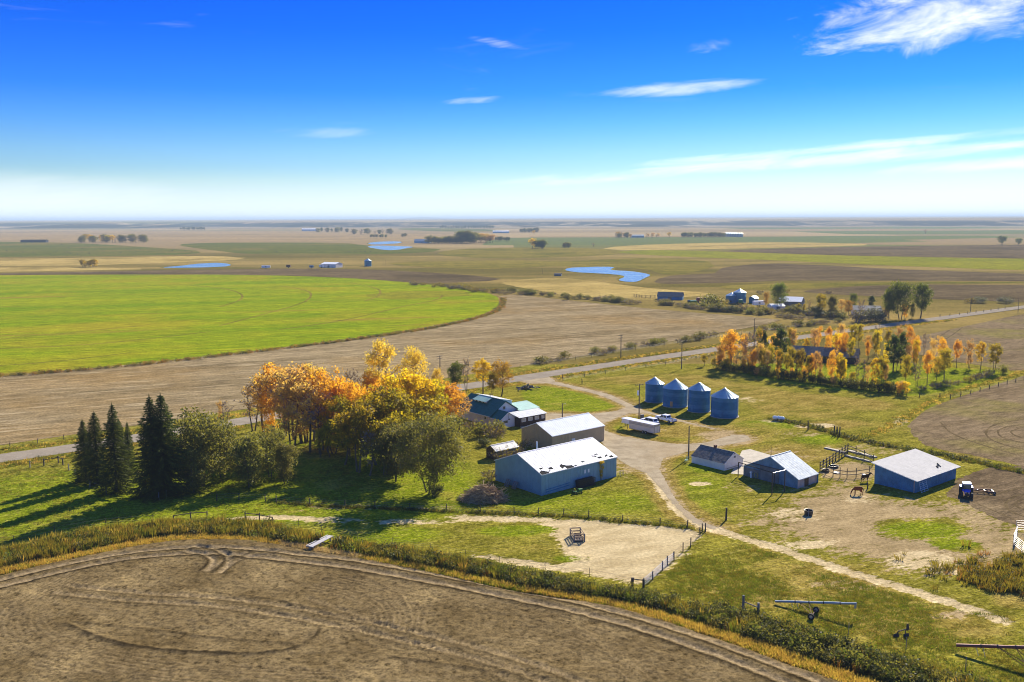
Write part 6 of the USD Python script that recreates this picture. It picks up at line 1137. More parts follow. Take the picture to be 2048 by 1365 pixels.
def pickup(label, at, rz, bed=True):                   # nose along +x
    P = thing('pickup_truck' if bed else 'parked_car', label, 'pickup' if bed else 'car', (at[0], at[1], 0), rz); L = 6.1 if bed else 5.0; h = L / 2
    body = boxhull(-h, h, -0.98, 0.98, 0.5, 1.12, 0.12, (0.05, 0.12), 0.05) + boxhull(h - 1.65, h - 0.05, -0.94, 0.94, 0.9, 1.27, 0.1, (0, 0.12), 0.06)
    if bed:
        body = body - manifold3d.Manifold.cube((1.75, 1.55, 1.0)).translate((-h + 0.1, -0.775, 0.78)); body = body - manifold3d.Manifold.cube((0.01, 0.01, 0.01))
    for x in (-h + 1.15, h - 1.1):
        for s in (-1, 1): body = body - manifold3d.Manifold.cylinder(0.4, 0.5, 0.5, 20).rotate((90, 0, 0)).translate((x, 0.2 + s * 0.95, 0.42))
    part(P, 'body', body, 'white_paint', 30)
    c0, c1 = (-h + 1.95, h - 1.55) if bed else (-h + 0.25, h - 1.3)
    part(P, 'cab', boxhull(c0, c1, -0.90, 0.90, 1.05, 1.88, 0.10, (0.18, 0.62), 0.16), 'white_paint', 30)
    gl = MB(); zz = (1.22, 1.72); mid = (c0 + c1) / 2
    for s in (-1, 1):
        y0, y1 = s * 0.905, s * 0.80
        gl_ = MB(); gl_.slab([(c0 + 0.25, y0, zz[0]), (mid - 0.12, y0, zz[0]), (mid - 0.12, y1, zz[1]), (c0 + 0.34, y1, zz[1])], 0.03); part(P, 'side_window', gl_, 'dark_glass')
        gl_ = MB(); gl_.slab([(mid, y0, zz[0]), (c1 - 0.32, y0, zz[0]), (c1 - 0.66, y1, zz[1]), (mid, y1, zz[1])], 0.03); part(P, 'side_window', gl_, 'dark_glass')
        mb = MB(); mb.box(c1 - 0.55, c1 - 0.35, s * 0.98 - 0.08 + s * 0.08, s * 0.98 + 0.08 + s * 0.08, 1.2, 1.42); part(P, 'wing_mirror', mb, 'black_plastic')
        mb = MB(); mb.box(h - 0.12, h + 0.02, s * 0.72 - 0.16, s * 0.72 + 0.16, 0.85, 1.05); part(P, 'headlight', mb, 'chrome_rail')
        mb = MB(); mb.box(-h - 0.02, -h + 0.06, s * 0.86 - 0.08, s * 0.86 + 0.08, 0.78, 1.06); part(P, 'tail_light', mb, 'red_paint')
    mb = MB(); mb.slab([(c1 - 0.06, -0.78, 1.2), (c1 - 0.06, 0.78, 1.2), (c1 - 0.60, 0.68, 1.76), (c1 - 0.60, -0.68, 1.76)], 0.05); part(P, 'windscreen', mb, 'dark_glass')
    mb = MB(); mb.slab([(c0 + 0.02, -0.7, 1.25), (c0 + 0.02, 0.7, 1.25), (c0 + 0.17, 0.62, 1.72), (c0 + 0.17, -0.62, 1.72)], 0.05); part(P, 'rear_window', mb, 'dark_glass')
    if bed: mb = MB(); mb.box(-h + 0.12, -h + 1.83, -0.76, 0.76, 0.76, 0.82); part(P, 'bed_liner', mb, 'black_plastic')
    mb = MB(); mb.box(-h - 0.12, -h + 0.05, -0.9, 0.9, 0.46, 0.64); part(P, 'bumper', mb, 'black_plastic'); mb = MB(); mb.box(h - 0.06, h + 0.06, -0.9, 0.9, 0.42, 0.62); part(P, 'bumper', mb, 'chrome_rail')
    mb = MB(); mb.box(h - 0.03, h + 0.03, -0.5, 0.5, 0.68, 1.02); part(P, 'grille', mb, 'black_plastic')
    for x in (-h + 1.15, h - 1.1):
        for s in (-1, 1): wheel(P, 'wheel', (x, s * 0.82, 0.40), 0.40, 0.27, (0, 1, 0))
pk_c = (G(1350, 850) + G(1308, 838)) / 2
pickup('white crew cab pickup with black bed parked beside the bins', (39.6, 233.7), 126)
pickup('white car half hidden behind the livestock trailer', (34.9, 230.6), 128, False)
def trailer(at, rz):                                   # rear at the origin, nose along +x, near side -y... length 7.9
    P = thing('livestock_trailer', 'long white gooseneck livestock trailer with slotted sides', 'trailer', (at[0], at[1], 0), rz); W = 1.05; L = 7.9; Z0, Z1 = 0.55, 2.62
    for s, nm in ((1, 'side_wall'), (-1, 'side_wall')):
        for z0, z1 in ((Z0, 1.80), (1.99, 2.11), (2.30, Z1 - 0.05)): mb = MB(); mb.box(0, L, s * W - 0.03, s * W + 0.03, z0, z1); part(P, 'side_panel', mb, 'trailer_white')
        for k in range(22): mb = MB(); x = k * L / 21; mb.box(x - 0.035, x + 0.035, s * W - 0.05 + 0.0, s * W + 0.05, Z0, Z1 - 0.05) if k % 3 == 0 else mb.box(x - 0.05, x + 0.05, s * W - 0.045, s * W + 0.045, 1.84, Z1 - 0.05); part(P, 'side_rib', mb, 'trailer_white')
    mb = MB(); mb.box(0.02, L, -W, W, 0.45, 0.56); part(P, 'floor', mb, 'black_plastic')
    mb = MB(); mb.box(-0.02, L + 2.7, -W - 0.06, W + 0.06, Z1 - 0.05, Z1 + 0.03); part(P, 'roof', mb, 'white_paint')
    mb = MB(); mb.box(L - 0.03, L + 0.03, -W, W, Z0, Z1 - 0.05); part(P, 'front_wall', mb, 'trailer_white')
    part(P, 'nose', boxhull(L, L + 2.7, -W, W, 1.45, Z1 - 0.06, 0.08, (0, 0.25), 0.05), 'white_paint', 30)
    mb = MB(); mb.box(-0.04, 0.02, -W, W, Z0, 2.1); part(P, 'rear_gate', mb, 'trailer_white'); mb = MB(); mb.beam((-0.05, 0, Z0), (-0.05, 0, Z1), 0.06); mb.beam((-0.05, -W, Z1 - 0.2), (-0.05, W, Z1 - 0.2), 0.07); mb.beam((-0.05, -W, 2.3), (-0.05, W, 2.3), 0.07); mb.beam((-0.05, -W, Z0), (-0.05, -W, Z1), 0.1); mb.beam((-0.05, W, Z0), (-0.05, W, Z1), 0.1); part(P, 'gate_frame', mb, 'galvanised')
    mb = MB(); mb.beam((L + 2.3, 0, 0.75), (L + 2.3, 0, 1.5), 0.14); mb.beam((L + 1.2, 0.4, 0.0), (L + 1.2, 0.4, 1.5), 0.1); part(P, 'hitch', mb, 'dark_post')
    for s in (-1, 1):
        mb = MB(); mb.box(1.9, 4.1, s * (W + 0.13) - 0.16, s * (W + 0.13) + 0.16, 0.80, 0.86); part(P, 'fender', mb, 'trailer_white')
        for x in (2.5, 3.45): wheel(P, 'wheel', (x, s * (W + 0.12), 0.38), 0.38, 0.24, (0, 1, 0))
tr0 = G(1230 + 635 / 7.585, 740 + 990 / 7.585)
trailer((tr0[0], tr0[1]), 131.5)
def tractor(at, rz):                                   # nose along +x
    P = thing('tractor', 'blue farm tractor with white cab roof facing the camera', 'tractor', (at[0], at[1], 0), rz)
    part(P, 'hood', boxhull(0.35, 2.15, -0.45, 0.45, 0.85, 1.5, 0.12, (0, 0.15), 0.08), 'tractor_blue', 30)
    mb = MB(); mb.box(2.12, 2.2, -0.36, 0.36, 0.85, 1.32); part(P, 'grille', mb, 'black_plastic')
    part(P, 'chassis', boxhull(-1.1, 2.1, -0.32, 0.32, 0.5, 0.95, 0.08), 'black_plastic', 30)
    part(P, 'cab_base', boxhull(-1.0, 0.4, -0.72, 0.72, 0.9, 1.42, 0.08), 'tractor_blue', 30)
    gl = boxhull(-0.95, 0.38, -0.70, 0.70, 1.38, 2.36, 0.05, (0.05, 0.12), 0.06); part(P, 'cab_glass', gl, 'dark_glass', 30)
    mb = MB()
    for x, tx in ((-0.95, 0.05), (0.38, -0.12)):
        for s in (-1, 1): mb.beam((x, s * 0.71, 1.38), (x + tx, s * 0.65, 2.36), 0.08)
    part(P, 'cab_post', mb, 'black_plastic')
    part(P, 'cab_roof', boxhull(-1.08, 0.5, -0.80, 0.80, 2.32, 2.56, 0.09), 'white_paint', 30)
    for s in (-1, 1):
        wheel(P, 'rear_wheel', (-0.75, s * 0.92, 0.82), 0.82, 0.5, (0, 1, 0), 'tractor_blue'); wheel(P, 'front_wheel', (1.55, s * 0.85, 0.56), 0.56, 0.36, (0, 1, 0), 'tractor_blue')
        part(P, 'fender', boxhull(-1.45, -0.1, s * 0.92 - 0.25, s * 0.92 + 0.25, 1.62, 1.74, 0.05), 'tractor_blue', 30)
        mb = MB(); mb.box(2.18, 2.22, s * 0.25 - 0.08, s * 0.25 + 0.08, 1.15, 1.3); part(P, 'headlight', mb, 'chrome_rail')
    mb = MB(); mb.tube([(1.2, -0.5, 1.4), (1.2, -0.5, 2.3)], 0.05, 6); part(P, 'exhaust', mb, 'dark_post')
tractor((85.3, 168.6), -112)
a, b = G(1936, 970), G(1978, 982)
P = thing('land_leveller', 'steel drag leveller hitched beside the blue tractor', 'farm implement', (88.0, 171.0, 0), -12)
for y in (-0.9, 0.9): frame_part(P, 'side_rail', 'rusty', [((-1.2, y * 0.25, 0.6), (3.4, y, 0.45))], 0.16, 0.2)
for x in (0.6, 1.8, 3.2): frame_part(P, 'cross_bar', 'galvanised', [((x, -0.9 * (0.25 + 0.75 * (x + 1.2) / 4.6), 0.48), (x, 0.9 * (0.25 + 0.75 * (x + 1.2) / 4.6), 0.48))], 0.12)
for y in (-0.9, 0.9): wheel(P, 'wheel', (3.3, y, 0.3), 0.3, 0.2, (0, 1, 0))
mb = MB(); mb.slab([(2.4, -1.0, 0.05), (2.4, 1.0, 0.05), (2.5, 1.0, 0.5), (2.5, -1.0, 0.5)], 0.06); part(P, 'blade', mb, 'dark_post')

# grain auger on two wheels
def auger(name, label, p, q, z0, z1, mat, tube, at_f, wh, rad, width, brace=True):
    p, q = np.append(p, z0), np.append(q, z1); o = (p + q) / 2; P = thing(name, label, 'grain auger', (o[0], o[1], 0)); a, b = p - [o[0], o[1], 0], q - [o[0], o[1], 0]
    mb = MB(); mb.tube([a, b], tube, 10); part(P, 'tube', mb, mat, 40)
    mb = MB(); mb.tube([lerp(a, b, 0.985), lerp(a, b, 0.985) - [0, 0, 0.6]], tube * 0.9, 8); part(P, 'spout', mb, mat)
    for f in (0.25, 0.42, 0.6, 0.8): mb = MB(); mb.tube([lerp(a, b, f), lerp(a, b, f + 0.012)], tube * 1.25, 10); part(P, 'band', mb, 'dark_post')
    w = np.array([wh[0] - o[0], wh[1] - o[1], rad]); d = (b - a) / np.linalg.norm(b - a); s = np.array([-d[1], d[0], 0]); s /= np.linalg.norm(s)
    if np.ndim(width): s = np.asarray(width, float); 
    w1, w2 = w - s, w + s
    for c in (w1, w2): wheel(P, 'wheel', c, rad, 0.26, s, 'chrome_rail')
    mb = MB(); mb.beam(w1, w2, 0.1); part(P, 'axle', mb, 'rusty')
    for f in at_f:
        for c in (w1, w2): mb = MB(); mb.beam(lerp(a, b, f), lerp(w1, w2, 0.5) + (c - w) * 0.6, 0.06); part(P, 'strut', mb, 'rusty')
    for f in (0.20, 0.27): mb = MB(); t_ = lerp(a, b, f); mb.beam(t_, [t_[0] + 0.15, t_[1] - 0.5, max(0.05, t_[2] - 1.4)], 0.05); part(P, 'hanging_leg', mb, 'galvanised')
    return P
a0, a1 = G(1550, 1208), G(1712, 1213); wa, wb = G(1622, 1240), G(1632, 1226)
wc = (wa + wb) / 2
auger('grain_auger', 'grey grain auger resting on two small wheels in the pasture', a0[:2], G(1712, 1237)[:2] , 0.35, 2.0, 'galvanised', 0.16, (0.30, 0.42), wc[:2], 0.42, tuple((wb - wa) / 2))
r0, r1 = G(1912, 1302), G(2110, 1340); 
auger('grain_auger', 'long rust red auger running out of the bottom right corner', r0[:2], r1[:2], 0.7, 2.6, 'rust_red_pipe', 0.20, (0.42, 0.6), G(2070, 1350)[:2], 0.45, (0.9, -0.4, 0))
c = G(1806, 1272)
P = thing('plough_frame', 'small black three point plough frame lying in the pasture', 'farm implement', (c[0], c[1], 0), 20)
mb = MB(); mb.tube([(-1.1, 0, 0.15), (-0.8, 0, 0.7), (0.3, 0, 0.8), (0.7, 0.3, 0.55), (1.0, 0.2, 0.5)], 0.07, 6); part(P, 'beam', mb, 'dark_post')
mb = MB(); mb.slab([(0.55, 0.1, 0.6), (1.05, 0.1, 0.6), (0.95, 0.2, 1.35), (0.7, 0.2, 1.35)], 0.06); part(P, 'hitch_plate', mb, 'dark_post')
for x, y in ((-1.1, 0.1), (0.1, -0.3)): mb = MB(); mb.slab([(x - 0.35, y, 0.02), (x + 0.4, y - 0.25, 0.05), (x + 0.45, y, 0.4), (x - 0.2, y + 0.1, 0.35)], 0.05); part(P, 'plough_share', mb, 'dark_post')
mb = MB(); mb.tube([(0.1, -0.3, 0.3), (0.2, -0.1, 0.8)], 0.06, 6); part(P, 'shank', mb, 'dark_post')

# ------------------------------------------------------------------ animals
def beast(name, label, cat, at, rz, skin, hairmat, grazing=False, scale=1.0, cow=False):
    J = dict(rump=(-0.62, 0, 1.32, .25), loin=(-0.30, 0, 1.36, .25), back=(0.05, 0, 1.32, .27), with_=(0.42, 0, 1.40, .20), chest=(0.50, 0, 1.08, .24), belly=(0.0, 0, 1.05, .26), flank=(-0.38, 0, 1.10, .23), butt=(-0.76, 0, 1.16, .19))
    if cow: J = {k: (x, y, z - 0.12, r * 1.18) for k, (x, y, z, r) in J.items()}
    if grazing: nk = [(0.55, 0, 1.25, .19), (0.92, 0, 0.95, .13), (1.12, 0, 0.58, .11)]; hd = [(1.14, 0, 0.50, .12), (1.20, 0, 0.28, .095), (1.24, 0, 0.10, .07)]
    else: nk = [(0.55, 0, 1.28, .19), (0.90, 0, 1.52, .13), (1.12, 0, 1.72, .11)]; hd = [(1.16, 0, 1.74, .12), (1.36, 0, 1.60, .095), (1.52, 0, 1.46, .07)]
    sp = lambda q: manifold3d.Manifold.sphere(q[3], 14).translate((q[0], q[1], q[2]))
    bone = lambda *qs: manifold3d.Manifold.batch_hull([sp(q) for q in qs])
    M_ = [bone(J['rump'], J['loin'], J['flank'], J['butt']), bone(J['loin'], J['back'], J['belly'], J['flank']), bone(J['back'], J['with_'], J['chest'], J['belly']), bone(J['with_'], J['chest'], nk[0]), bone(nk[0], nk[1]), bone(nk[1], nk[2]), bone(nk[2], hd[0]), bone(hd[0], hd[1]), bone(hd[1], hd[2])]
    for s in (-1, 1):
        M_ += [bone((hd[0][0] - 0.05, s * 0.07, hd[0][2] + 0.10, .035), (hd[0][0] - 0.06, s * 0.09, hd[0][2] + 0.22, .015))]
        st = 0.10 * s
        leg = [(0.46, s * 0.15, 1.0, .13), (0.46 + st, s * 0.15, 0.56, .065), (0.44 + st, s * 0.15, 0.16, .045), (0.48 + st, s * 0.15, 0.05, .06)]
        M_ += [bone(leg[i], leg[i + 1]) for i in range(3)]
        leg = [(-0.62, s * 0.16, 1.12, .18), (-0.52 - st, s * 0.16, 0.80, .11), (-0.80 - st, s * 0.16, 0.50, .065), (-0.74 - st, s * 0.16, 0.15, .048), (-0.70 - st, s * 0.16, 0.05, .062)]
        M_ += [bone(leg[i], leg[i + 1]) for i in range(4)]
    B = manifold3d.Manifold.batch_boolean(M_, manifold3d.OpType.Add).refine_to_length(0.07).to_mesh()
    tm = trimesh.Trimesh(B.vert_properties[:, :3], B.tri_verts); trimesh.smoothing.filter_taubin(tm, iterations=8)
    P = thing(name, label, cat, (at[0], at[1], 0), rz, None, scale); part(P, 'body', tm, skin, True)
    mb = MB(); mb.tube([(-0.90, 0, 1.28), (-1.02, 0, 1.05), (-1.03, 0, 0.62)], [0.06, 0.08, 0.03], 7); part(P, 'tail', mb, hairmat, True)
    if not cow:
        mb = MB(); a = np.array([nk[0][:3], nk[1][:3], nk[2][:3], hd[0][:3]]) + [-0.12, 0, 0.14]; mb.tube(a, [0.05, 0.06, 0.05, 0.04], 6); part(P, 'mane', mb, hairmat, True)
    return P
h1 = G(1715, 990); beast('horse', 'chestnut horse grazing in front of the blue lean-to shed', 'horse', h1, 176, 'skin_chestnut', 'mane_black', True, 1.02)
h2 = G(1731, 964); hp = beast('horse', 'dark bay horse standing at the corral with pale rump blanket', 'horse', h2, 12, 'skin_bay', 'mane_black', False, 0.98)
part(hp, 'rump_blanket', boxhull(-0.78, -0.1, -0.24, 0.24, 1.46, 1.63, 0.05, (0.05, 0.05), 0.06), 'trailer_white', 30)
cow = beast('cow', 'black cow', 'cow', (0, 0), 0, 'cow_black', 'cow_black', True, 1.0, True)
cowp = cow.GetPath(); cows = [(13, 503), (26, 501), (46, 506), (71, 507.5), (101, 509), (114, 503), (134, 505.5), (141, 508), (155, 510), (165, 498), (179, 508), (202, 498), (210, 501.5), (241, 507), (260, 504), (271, 498.5), (281, 501), (137, 496.5), (123, 489.5), (345, 503), (370, 503.5), (383, 505), (50, 488.5), (110, 488.5), (66, 505.5), (553, 505), (698, 504.5), (709, 505), (722, 504.5), (730, 504.5), (741, 505)]
rng = np.random.default_rng(8)
for i, (x, y) in enumerate(cows):
    g0 = G(x, y); lb = 'black cow grazing far off on the green pasture at the left' if x < 400 else 'black cow far off in the olive field before the twin pond'; gr = 'cattle on the green pasture' if x < 400 else 'cattle before the twin pond'
    if i == 0:
        cow.GetAttribute('xformOp:translate').Set(Gf.Vec3d(g0[0], g0[1], 0)); tag(cow, lb, 'cow', gr)
        UsdGeom.Xformable(cow).AddRotateZOp().Set(20.0) if not cow.HasAttribute('xformOp:rotateZ') else None
    else:
        c_ = UsdGeom.Xform.Define(stage, numbered('/World', 'cow')); c_.GetPrim().GetReferences().AddInternalReference(cowp)
        c_.ClearXformOpOrder(); c_.AddTransformOp().Set(Gf.Matrix4d().SetRotate(Gf.Rotation(Gf.Vec3d(0, 0, 1), float(rng.uniform(0, 360)))) * Gf.Matrix4d().SetTranslate(Gf.Vec3d(g0[0], g0[1], 0)))
        tag(c_, lb, 'cow', gr); c_.GetPrim().SetInstanceable(True)

# ------------------------------------------------------------------ small things of the yard
def at(x, y, rz=0.0): g0 = G(x, y); return (g0[0], g0[1], 0), rz
c, _ = at(1557, 842)
P = thing('propane_tank', 'white propane tank lying in the grass right of the bins', 'tank', c, -28)
part(P, 'shell', hull([(-1.1, 0, 0.75), (1.1, 0, 0.75)], 0.48), 'white_paint', 40)
for x in (-0.7, 0.7): mb = MB(); mb.box(x - 0.12, x + 0.12, -0.35, 0.35, -0.03, 0.4); part(P, 'foot', mb, 'concrete')
part(P, 'valve_dome', hull([(0, 0, 1.2), (0, 0, 1.28)], 0.13), 'white_paint', 40)
c, _ = at(1158.5, 1084)
P = thing('hay_feeder', 'wooden slatted hay feeder standing in the sandy paddock', 'feeder', c, 8)
for x in (-0.85, 0.85):
    for y in (-0.1, 3.1): mb = MB(); mb.box(x - 0.09, x + 0.09, y - 0.09, y + 0.09, -0.03, 1.35); part(P, 'corner_post', mb, 'grey_wood')
    for z in (0.35, 0.8, 1.25): mb = MB(); mb.beam((x, -0.1, z), (x, 3.1, z), 0.05, 0.2); part(P, 'side_board', mb, 'fresh_wood')
for y in (-0.1, 3.1):
    for z in (0.3, 0.75, 1.25): mb = MB(); mb.beam((-0.8, y + 0.06, z), (0.8, y + 0.06, z), 0.05, 0.2); part(P, 'end_board', mb, 'fresh_wood')
for k in range(3): mb = MB(); mb.beam((-0.8, 0.8 + k * 0.8, 0.55), (0.8, 0.8 + k * 0.8, 0.55), 0.08, 0.12); part(P, 'crosspiece', mb, 'brown_boards')
mb = MB(); mb.box(-0.8, 0.8, 0.0, 3.0, 0.12, 0.2); part(P, 'floor', mb, 'brown_boards')
def tub(x, y, r, h, lb, mt='black_plastic'):
    c, _ = at(x, y); P = thing('water_trough', lb, 'trough', c); mb = MB(); mb.lathe([(0.01, 0.06), (r * 0.9, 0.06), (r * 0.93, h), (r + 0.04, h + 0.02), (r + 0.03, h - 0.06), (r * 0.94, 0.0), (0.01, 0.0)], 18); part(P, 'tub', mb, mt, 40); return P
P = tub(1617, 1030, 0.75, 0.85, 'black round trough with a post in the dirt yard'); mb = MB(); mb.box(-0.35, -0.22, -0.95, -0.82, -0.03, 1.45); part(P, 'post', mb, 'grey_wood')
tub(1651, 944, 0.75, 0.5, 'black tub at the corral fence end beside the barn'); tub(1668, 935, 0.95, 0.3, 'low black rubber tub inside the corral'); tub(1674, 947, 0.6, 0.18, 'pale flat pan inside the corral', 'trailer_white')
def pallet(lb, at_, rz, tilt):
    P = thing('wooden_pallet', lb, 'pallet', at_, rz); c, s = math.cos(math.radians(tilt)), math.sin(math.radians(tilt)); T = lambda v: np.column_stack([v[:, 0] * c - v[:, 2] * s, v[:, 1], v[:, 0] * s + v[:, 2] * c])
    for k in range(6): mb = MB(); mb.box(k * 0.27, k * 0.27 + 0.15, 0, 1.2, 0.1, 0.14, T); part(P, 'slat', mb, 'grey_wood')
    for y in (0.0, 0.55, 1.1): mb = MB(); mb.box(0, 1.5, y, y + 0.1, 0.0, 0.1, T); part(P, 'bearer', mb, 'grey_wood')
pallet('grey pallet leaning on the blue shed gable, farther from the corner', local(Fb, AV, -1.2, 8.4), AV, 62); pallet('grey pallet leaning on the blue shed gable, nearer the corner', local(Fb, AV, -1.1, 6.3), AV, 60)
P = thing('panel_stack', 'stack of black slatted stall panels against the blue shed wall', 'panel stack', local(Fb, AV, 8.6, -1.5), AV)
for k in range(5):
    y = 0.25 * k; mb = MB()
    for z in (0.08, 0.45, 0.8, 1.15, 1.5): mb.beam((0, y + z * 0.1, z), (4.4, y + z * 0.1, z), 0.05)
    for i in range(15): mb.beam((i * 4.4 / 14, y, 0.0), (i * 4.4 / 14, y + 0.15, 1.52), 0.05)
    part(P, 'stall_panel', mb, 'black_plastic')
mb = MB(); mb.slab([(0, 1.0, 0.1), (4.4, 1.0, 0.1), (4.4, 1.15, 1.5), (0, 1.15, 1.5)], 0.04); part(P, 'rear_sheet', mb, 'black_plastic')
c = local(Fb, AV, 6.3, -3.2)
P = thing('riding_mower', 'small yellow and green riding mower on the lawn by the panel stack', 'mower', c, 25)
part(P, 'hood', boxhull(0.2, 1.0, -0.3, 0.3, 0.35, 0.8, 0.08), 'mower_green', 30); part(P, 'deck', boxhull(-0.5, 0.5, -0.55, 0.55, 0.12, 0.28, 0.06), 'mower_yellow', 30); part(P, 'seat', hull([(-0.45, -0.2, 0.6), (-0.45, 0.2, 0.6), (-0.62, 0.2, 0.95), (-0.62, -0.2, 0.95)], 0.07), 'mower_yellow', 30); part(P, 'frame', boxhull(-0.9, 0.9, -0.25, 0.25, 0.25, 0.42, 0.05), 'mower_green', 30)
mb = MB(); mb.tube([(0.15, 0, 0.7), (-0.05, 0, 0.98)], 0.03, 6); mb.beam((-0.05, -0.2, 0.98), (-0.05, 0.2, 0.98), 0.05); part(P, 'steering_wheel', mb, 'black_plastic')
for x, r in ((-0.6, 0.26), (0.7, 0.18)):
    for s in (-1, 1): wheel(P, 'wheel', (x, s * 0.45, r), r, 0.2, (0, 1, 0), 'mower_yellow')
# brush pile, log pile
def heap(name, label, cat, c, rx, ry, h, n, L, mats, seed):
    r = np.random.default_rng(seed); P = thing(name, label, cat, (c[0], c[1], 0)); mbs = [MB() for _ in mats]
    for k in range(n):
        a = r.uniform(0, 2 * PI); q = math.sqrt(r.uniform(0, 1)); o = np.array([math.cos(a) * rx * q, math.sin(a) * ry * q, h * (1 - q * q) * r.uniform(0.25, 1.0)])
        an = r.uniform(0, 2 * PI); d = np.array([math.cos(an), math.sin(an), r.normal() * 0.35 - 0.12 * q]) * L * r.uniform(0.4, 1.1) / 2; b = r.normal(size=3) * 0.15
        z = lambda v: v * [1, 1, 1] if v[2] > 0.03 else np.array([v[0], v[1], 0.03])
        mbs[k % len(mats)].tube([z(o - d), z(o + b), z(o + d)], np.array([0.05, 0.04, 0.015]) * r.uniform(0.5, 1.3), 4, False)
    for mb, (nm, mt) in zip(mbs, mats): part(P, nm, mb, mt)
    return P
c = G(968, 1000)
heap('brush_pile', 'big heap of dry brown branches beside the blue shed', 'brush pile', c[:2], 4.3, 2.9, 3.0, 1100, 2.8, [('branches', 'fresh_wood'), ('branches', 'plywood'), ('branches', 'twig'), ('branches', 'plywood')], 3)
c = G(1050, 779); P = thing('log_pile', 'grey pile of old logs and roots on the lawn behind the house', 'log pile', (c[0], c[1], 0), 20); r = np.random.default_rng(6)
for k in range(34):
    o = np.array([r.normal() * 1.7, r.normal() * 1.0, 0.2 + abs(r.normal()) * 0.35]); an = r.uniform(0, PI); d = np.array([math.cos(an), math.sin(an), r.normal() * 0.25]) * r.uniform(0.5, 1.3)
    mb = MB(); mb.tube([o - d, o + d], r.uniform(0.1, 0.2), 7); part(P, 'log', mb, ['grey_wood', 'dark_bark', 'pale_bark'][k % 3])
# footbridge
g1, g2 = G(622, 1103), G(664, 1082); P = thing('footbridge', 'pale plank footbridge laid over the ditch', 'footbridge', ((g1[0] + g2[0]) / 2, (g1[1] + g2[1]) / 2, 0)); o = (g1 + g2) / 2; d = g2 - g1; s = np.array([-d[1], d[0], 0]) / np.linalg.norm(d)
for k in range(3): mb = MB(); a = g1 - o + s * (k * 0.32 - 0.2) + [0, 0, 0.75]; b = g2 - o + s * (k * 0.32 - 0.2) + [0, 0, 0.85]; mb.beam(a, b, 0.28, 0.07); part(P, 'plank', mb, 'trailer_white')
mb = MB(); mb.beam(g1 - o + s * 0.9 + [0, 0, 0.8], lerp(g1, g2, 0.45) - o + s * 0.9 + [0, 0, 0.8], 0.18, 0.06); part(P, 'loose_plank', mb, 'trailer_white'); mb = MB(); mb.beam(lerp(g1, g2, 0.6) - o + s * 0.75 + [0, 0, 0.9], g2 - o + s * 0.75 + [0, 0, 0.92], 0.18, 0.06); part(P, 'loose_plank', mb, 'trailer_white')
for f in (0.02, 0.5, 0.97): mb = MB(); mb.beam(lerp(g1, g2, f) - o - s * 0.5 + [0, 0, 0.66], lerp(g1, g2, f) - o + s * 1.0 + [0, 0, 0.66], 0.18, 0.14); part(P, 'bearer', mb, 'grey_wood'); mb = MB(); q = lerp(g1, g2, f) - o + s * 0.2; mb.box(q[0] - 0.12, q[0] + 0.12, q[1] - 0.12, q[1] + 0.12, -0.1, 0.62); part(P, 'support', mb, 'concrete')
# concrete strips, pads
P = thing('feed_bunk', 'long low pale concrete feed bunk behind the corral', 'feed bunk', (0, 0, 0)); q = [(1650, 899), (1684, 907), (1700, 908), (1754, 922)]
for a, b, w in ((G(1650, 897), G(1692, 907), 1.1), (G(1698, 903), G(1752, 916), 1.3), (G(1690, 912), G(1742, 925), 0.9)): mb = MB(); mb.beam(a + [0, 0, 0.12], b + [0, 0, 0.12], w * 0.7, 0.3); part(P, 'trough_block', mb, 'concrete')
P = structure('concrete_pad', (lambda v, f: (np.column_stack([v, np.full(len(v), 0.05)]), f))(*tri(poly_px([(1484, 902), (1500, 899), (1545, 912), (1530, 924), (1500, 938), (1488, 950), (1462, 948)], 0, 1.0))), 'concrete', 'worn concrete pad between the white outbuilding and the barn', 'concrete pad')
# corral gate leaning on the lean-to, hose, chair, box
P = thing('steel_gate', 'steel tube gate leaning on the corner of the blue lean-to shed', 'gate', local(Fl, 38.5, 0.9, -0.75), 38.5)
for z in (0.1, 0.45, 0.8, 1.15, 1.5, 1.85): mb = MB(); mb.tube([(0, z * 0.3, z), (2.6, z * 0.3, z)], 0.03, 6); part(P, 'bar', mb, 'chrome_rail')
for x in (0, 1.3, 2.6): mb = MB(); mb.tube([(x, 0, 0.02), (x, 0.58, 1.92)], 0.035, 6); part(P, 'upright', mb, 'chrome_rail')
P = thing('hose_coil', 'yellow hose coiled against the barn front', 'hose', local(Fn, AV, -0.3, 9.3), AV); th = np.linspace(0, 8 * PI, 90); mb = MB(); mb.tube(np.column_stack([-0.03 * th / 8, 0.42 * np.cos(th), 0.75 + 0.5 * np.sin(th)]), 0.03, 5); part(P, 'hose', mb, 'mower_yellow')
P = thing('hydrant_post', 'white water hydrant against the barn front beside the hose', 'hydrant', local(Fn, AV, -0.5, 10.4), AV); mb = MB(); mb.tube([(0, 0, -0.03), (0, 0, 1.0)], 0.16, 8); part(P, 'barrel', mb, 'white_paint', 40); mb = MB(); mb.box(-0.2, 0.2, -0.18, 0.18, 1.0, 1.3); part(P, 'head', mb, 'white_paint')
P = thing('garden_chair', 'pale green garden chair at the whitewashed outbuilding corner', 'chair', local(Fw, AV, -0.5, 9.6), 200)
for x in (-0.25, 0.25):
    for y in (-0.25, 0.25): mb = MB(); mb.beam((x, y, 0), (x, y, 0.45 if y < 0 else 1.3), 0.05); part(P, 'leg', mb, 'mint_roof')
mb = MB(); mb.box(-0.3, 0.3, -0.3, 0.3, 0.43, 0.48); part(P, 'seat', mb, 'mint_roof')
for k in range(4): mb = MB(); mb.beam((-0.22 + k * 0.147, 0.25, 0.5), (-0.22 + k * 0.147, 0.27, 1.3), 0.07, 0.03); part(P, 'back_slat', mb, 'mint_roof')
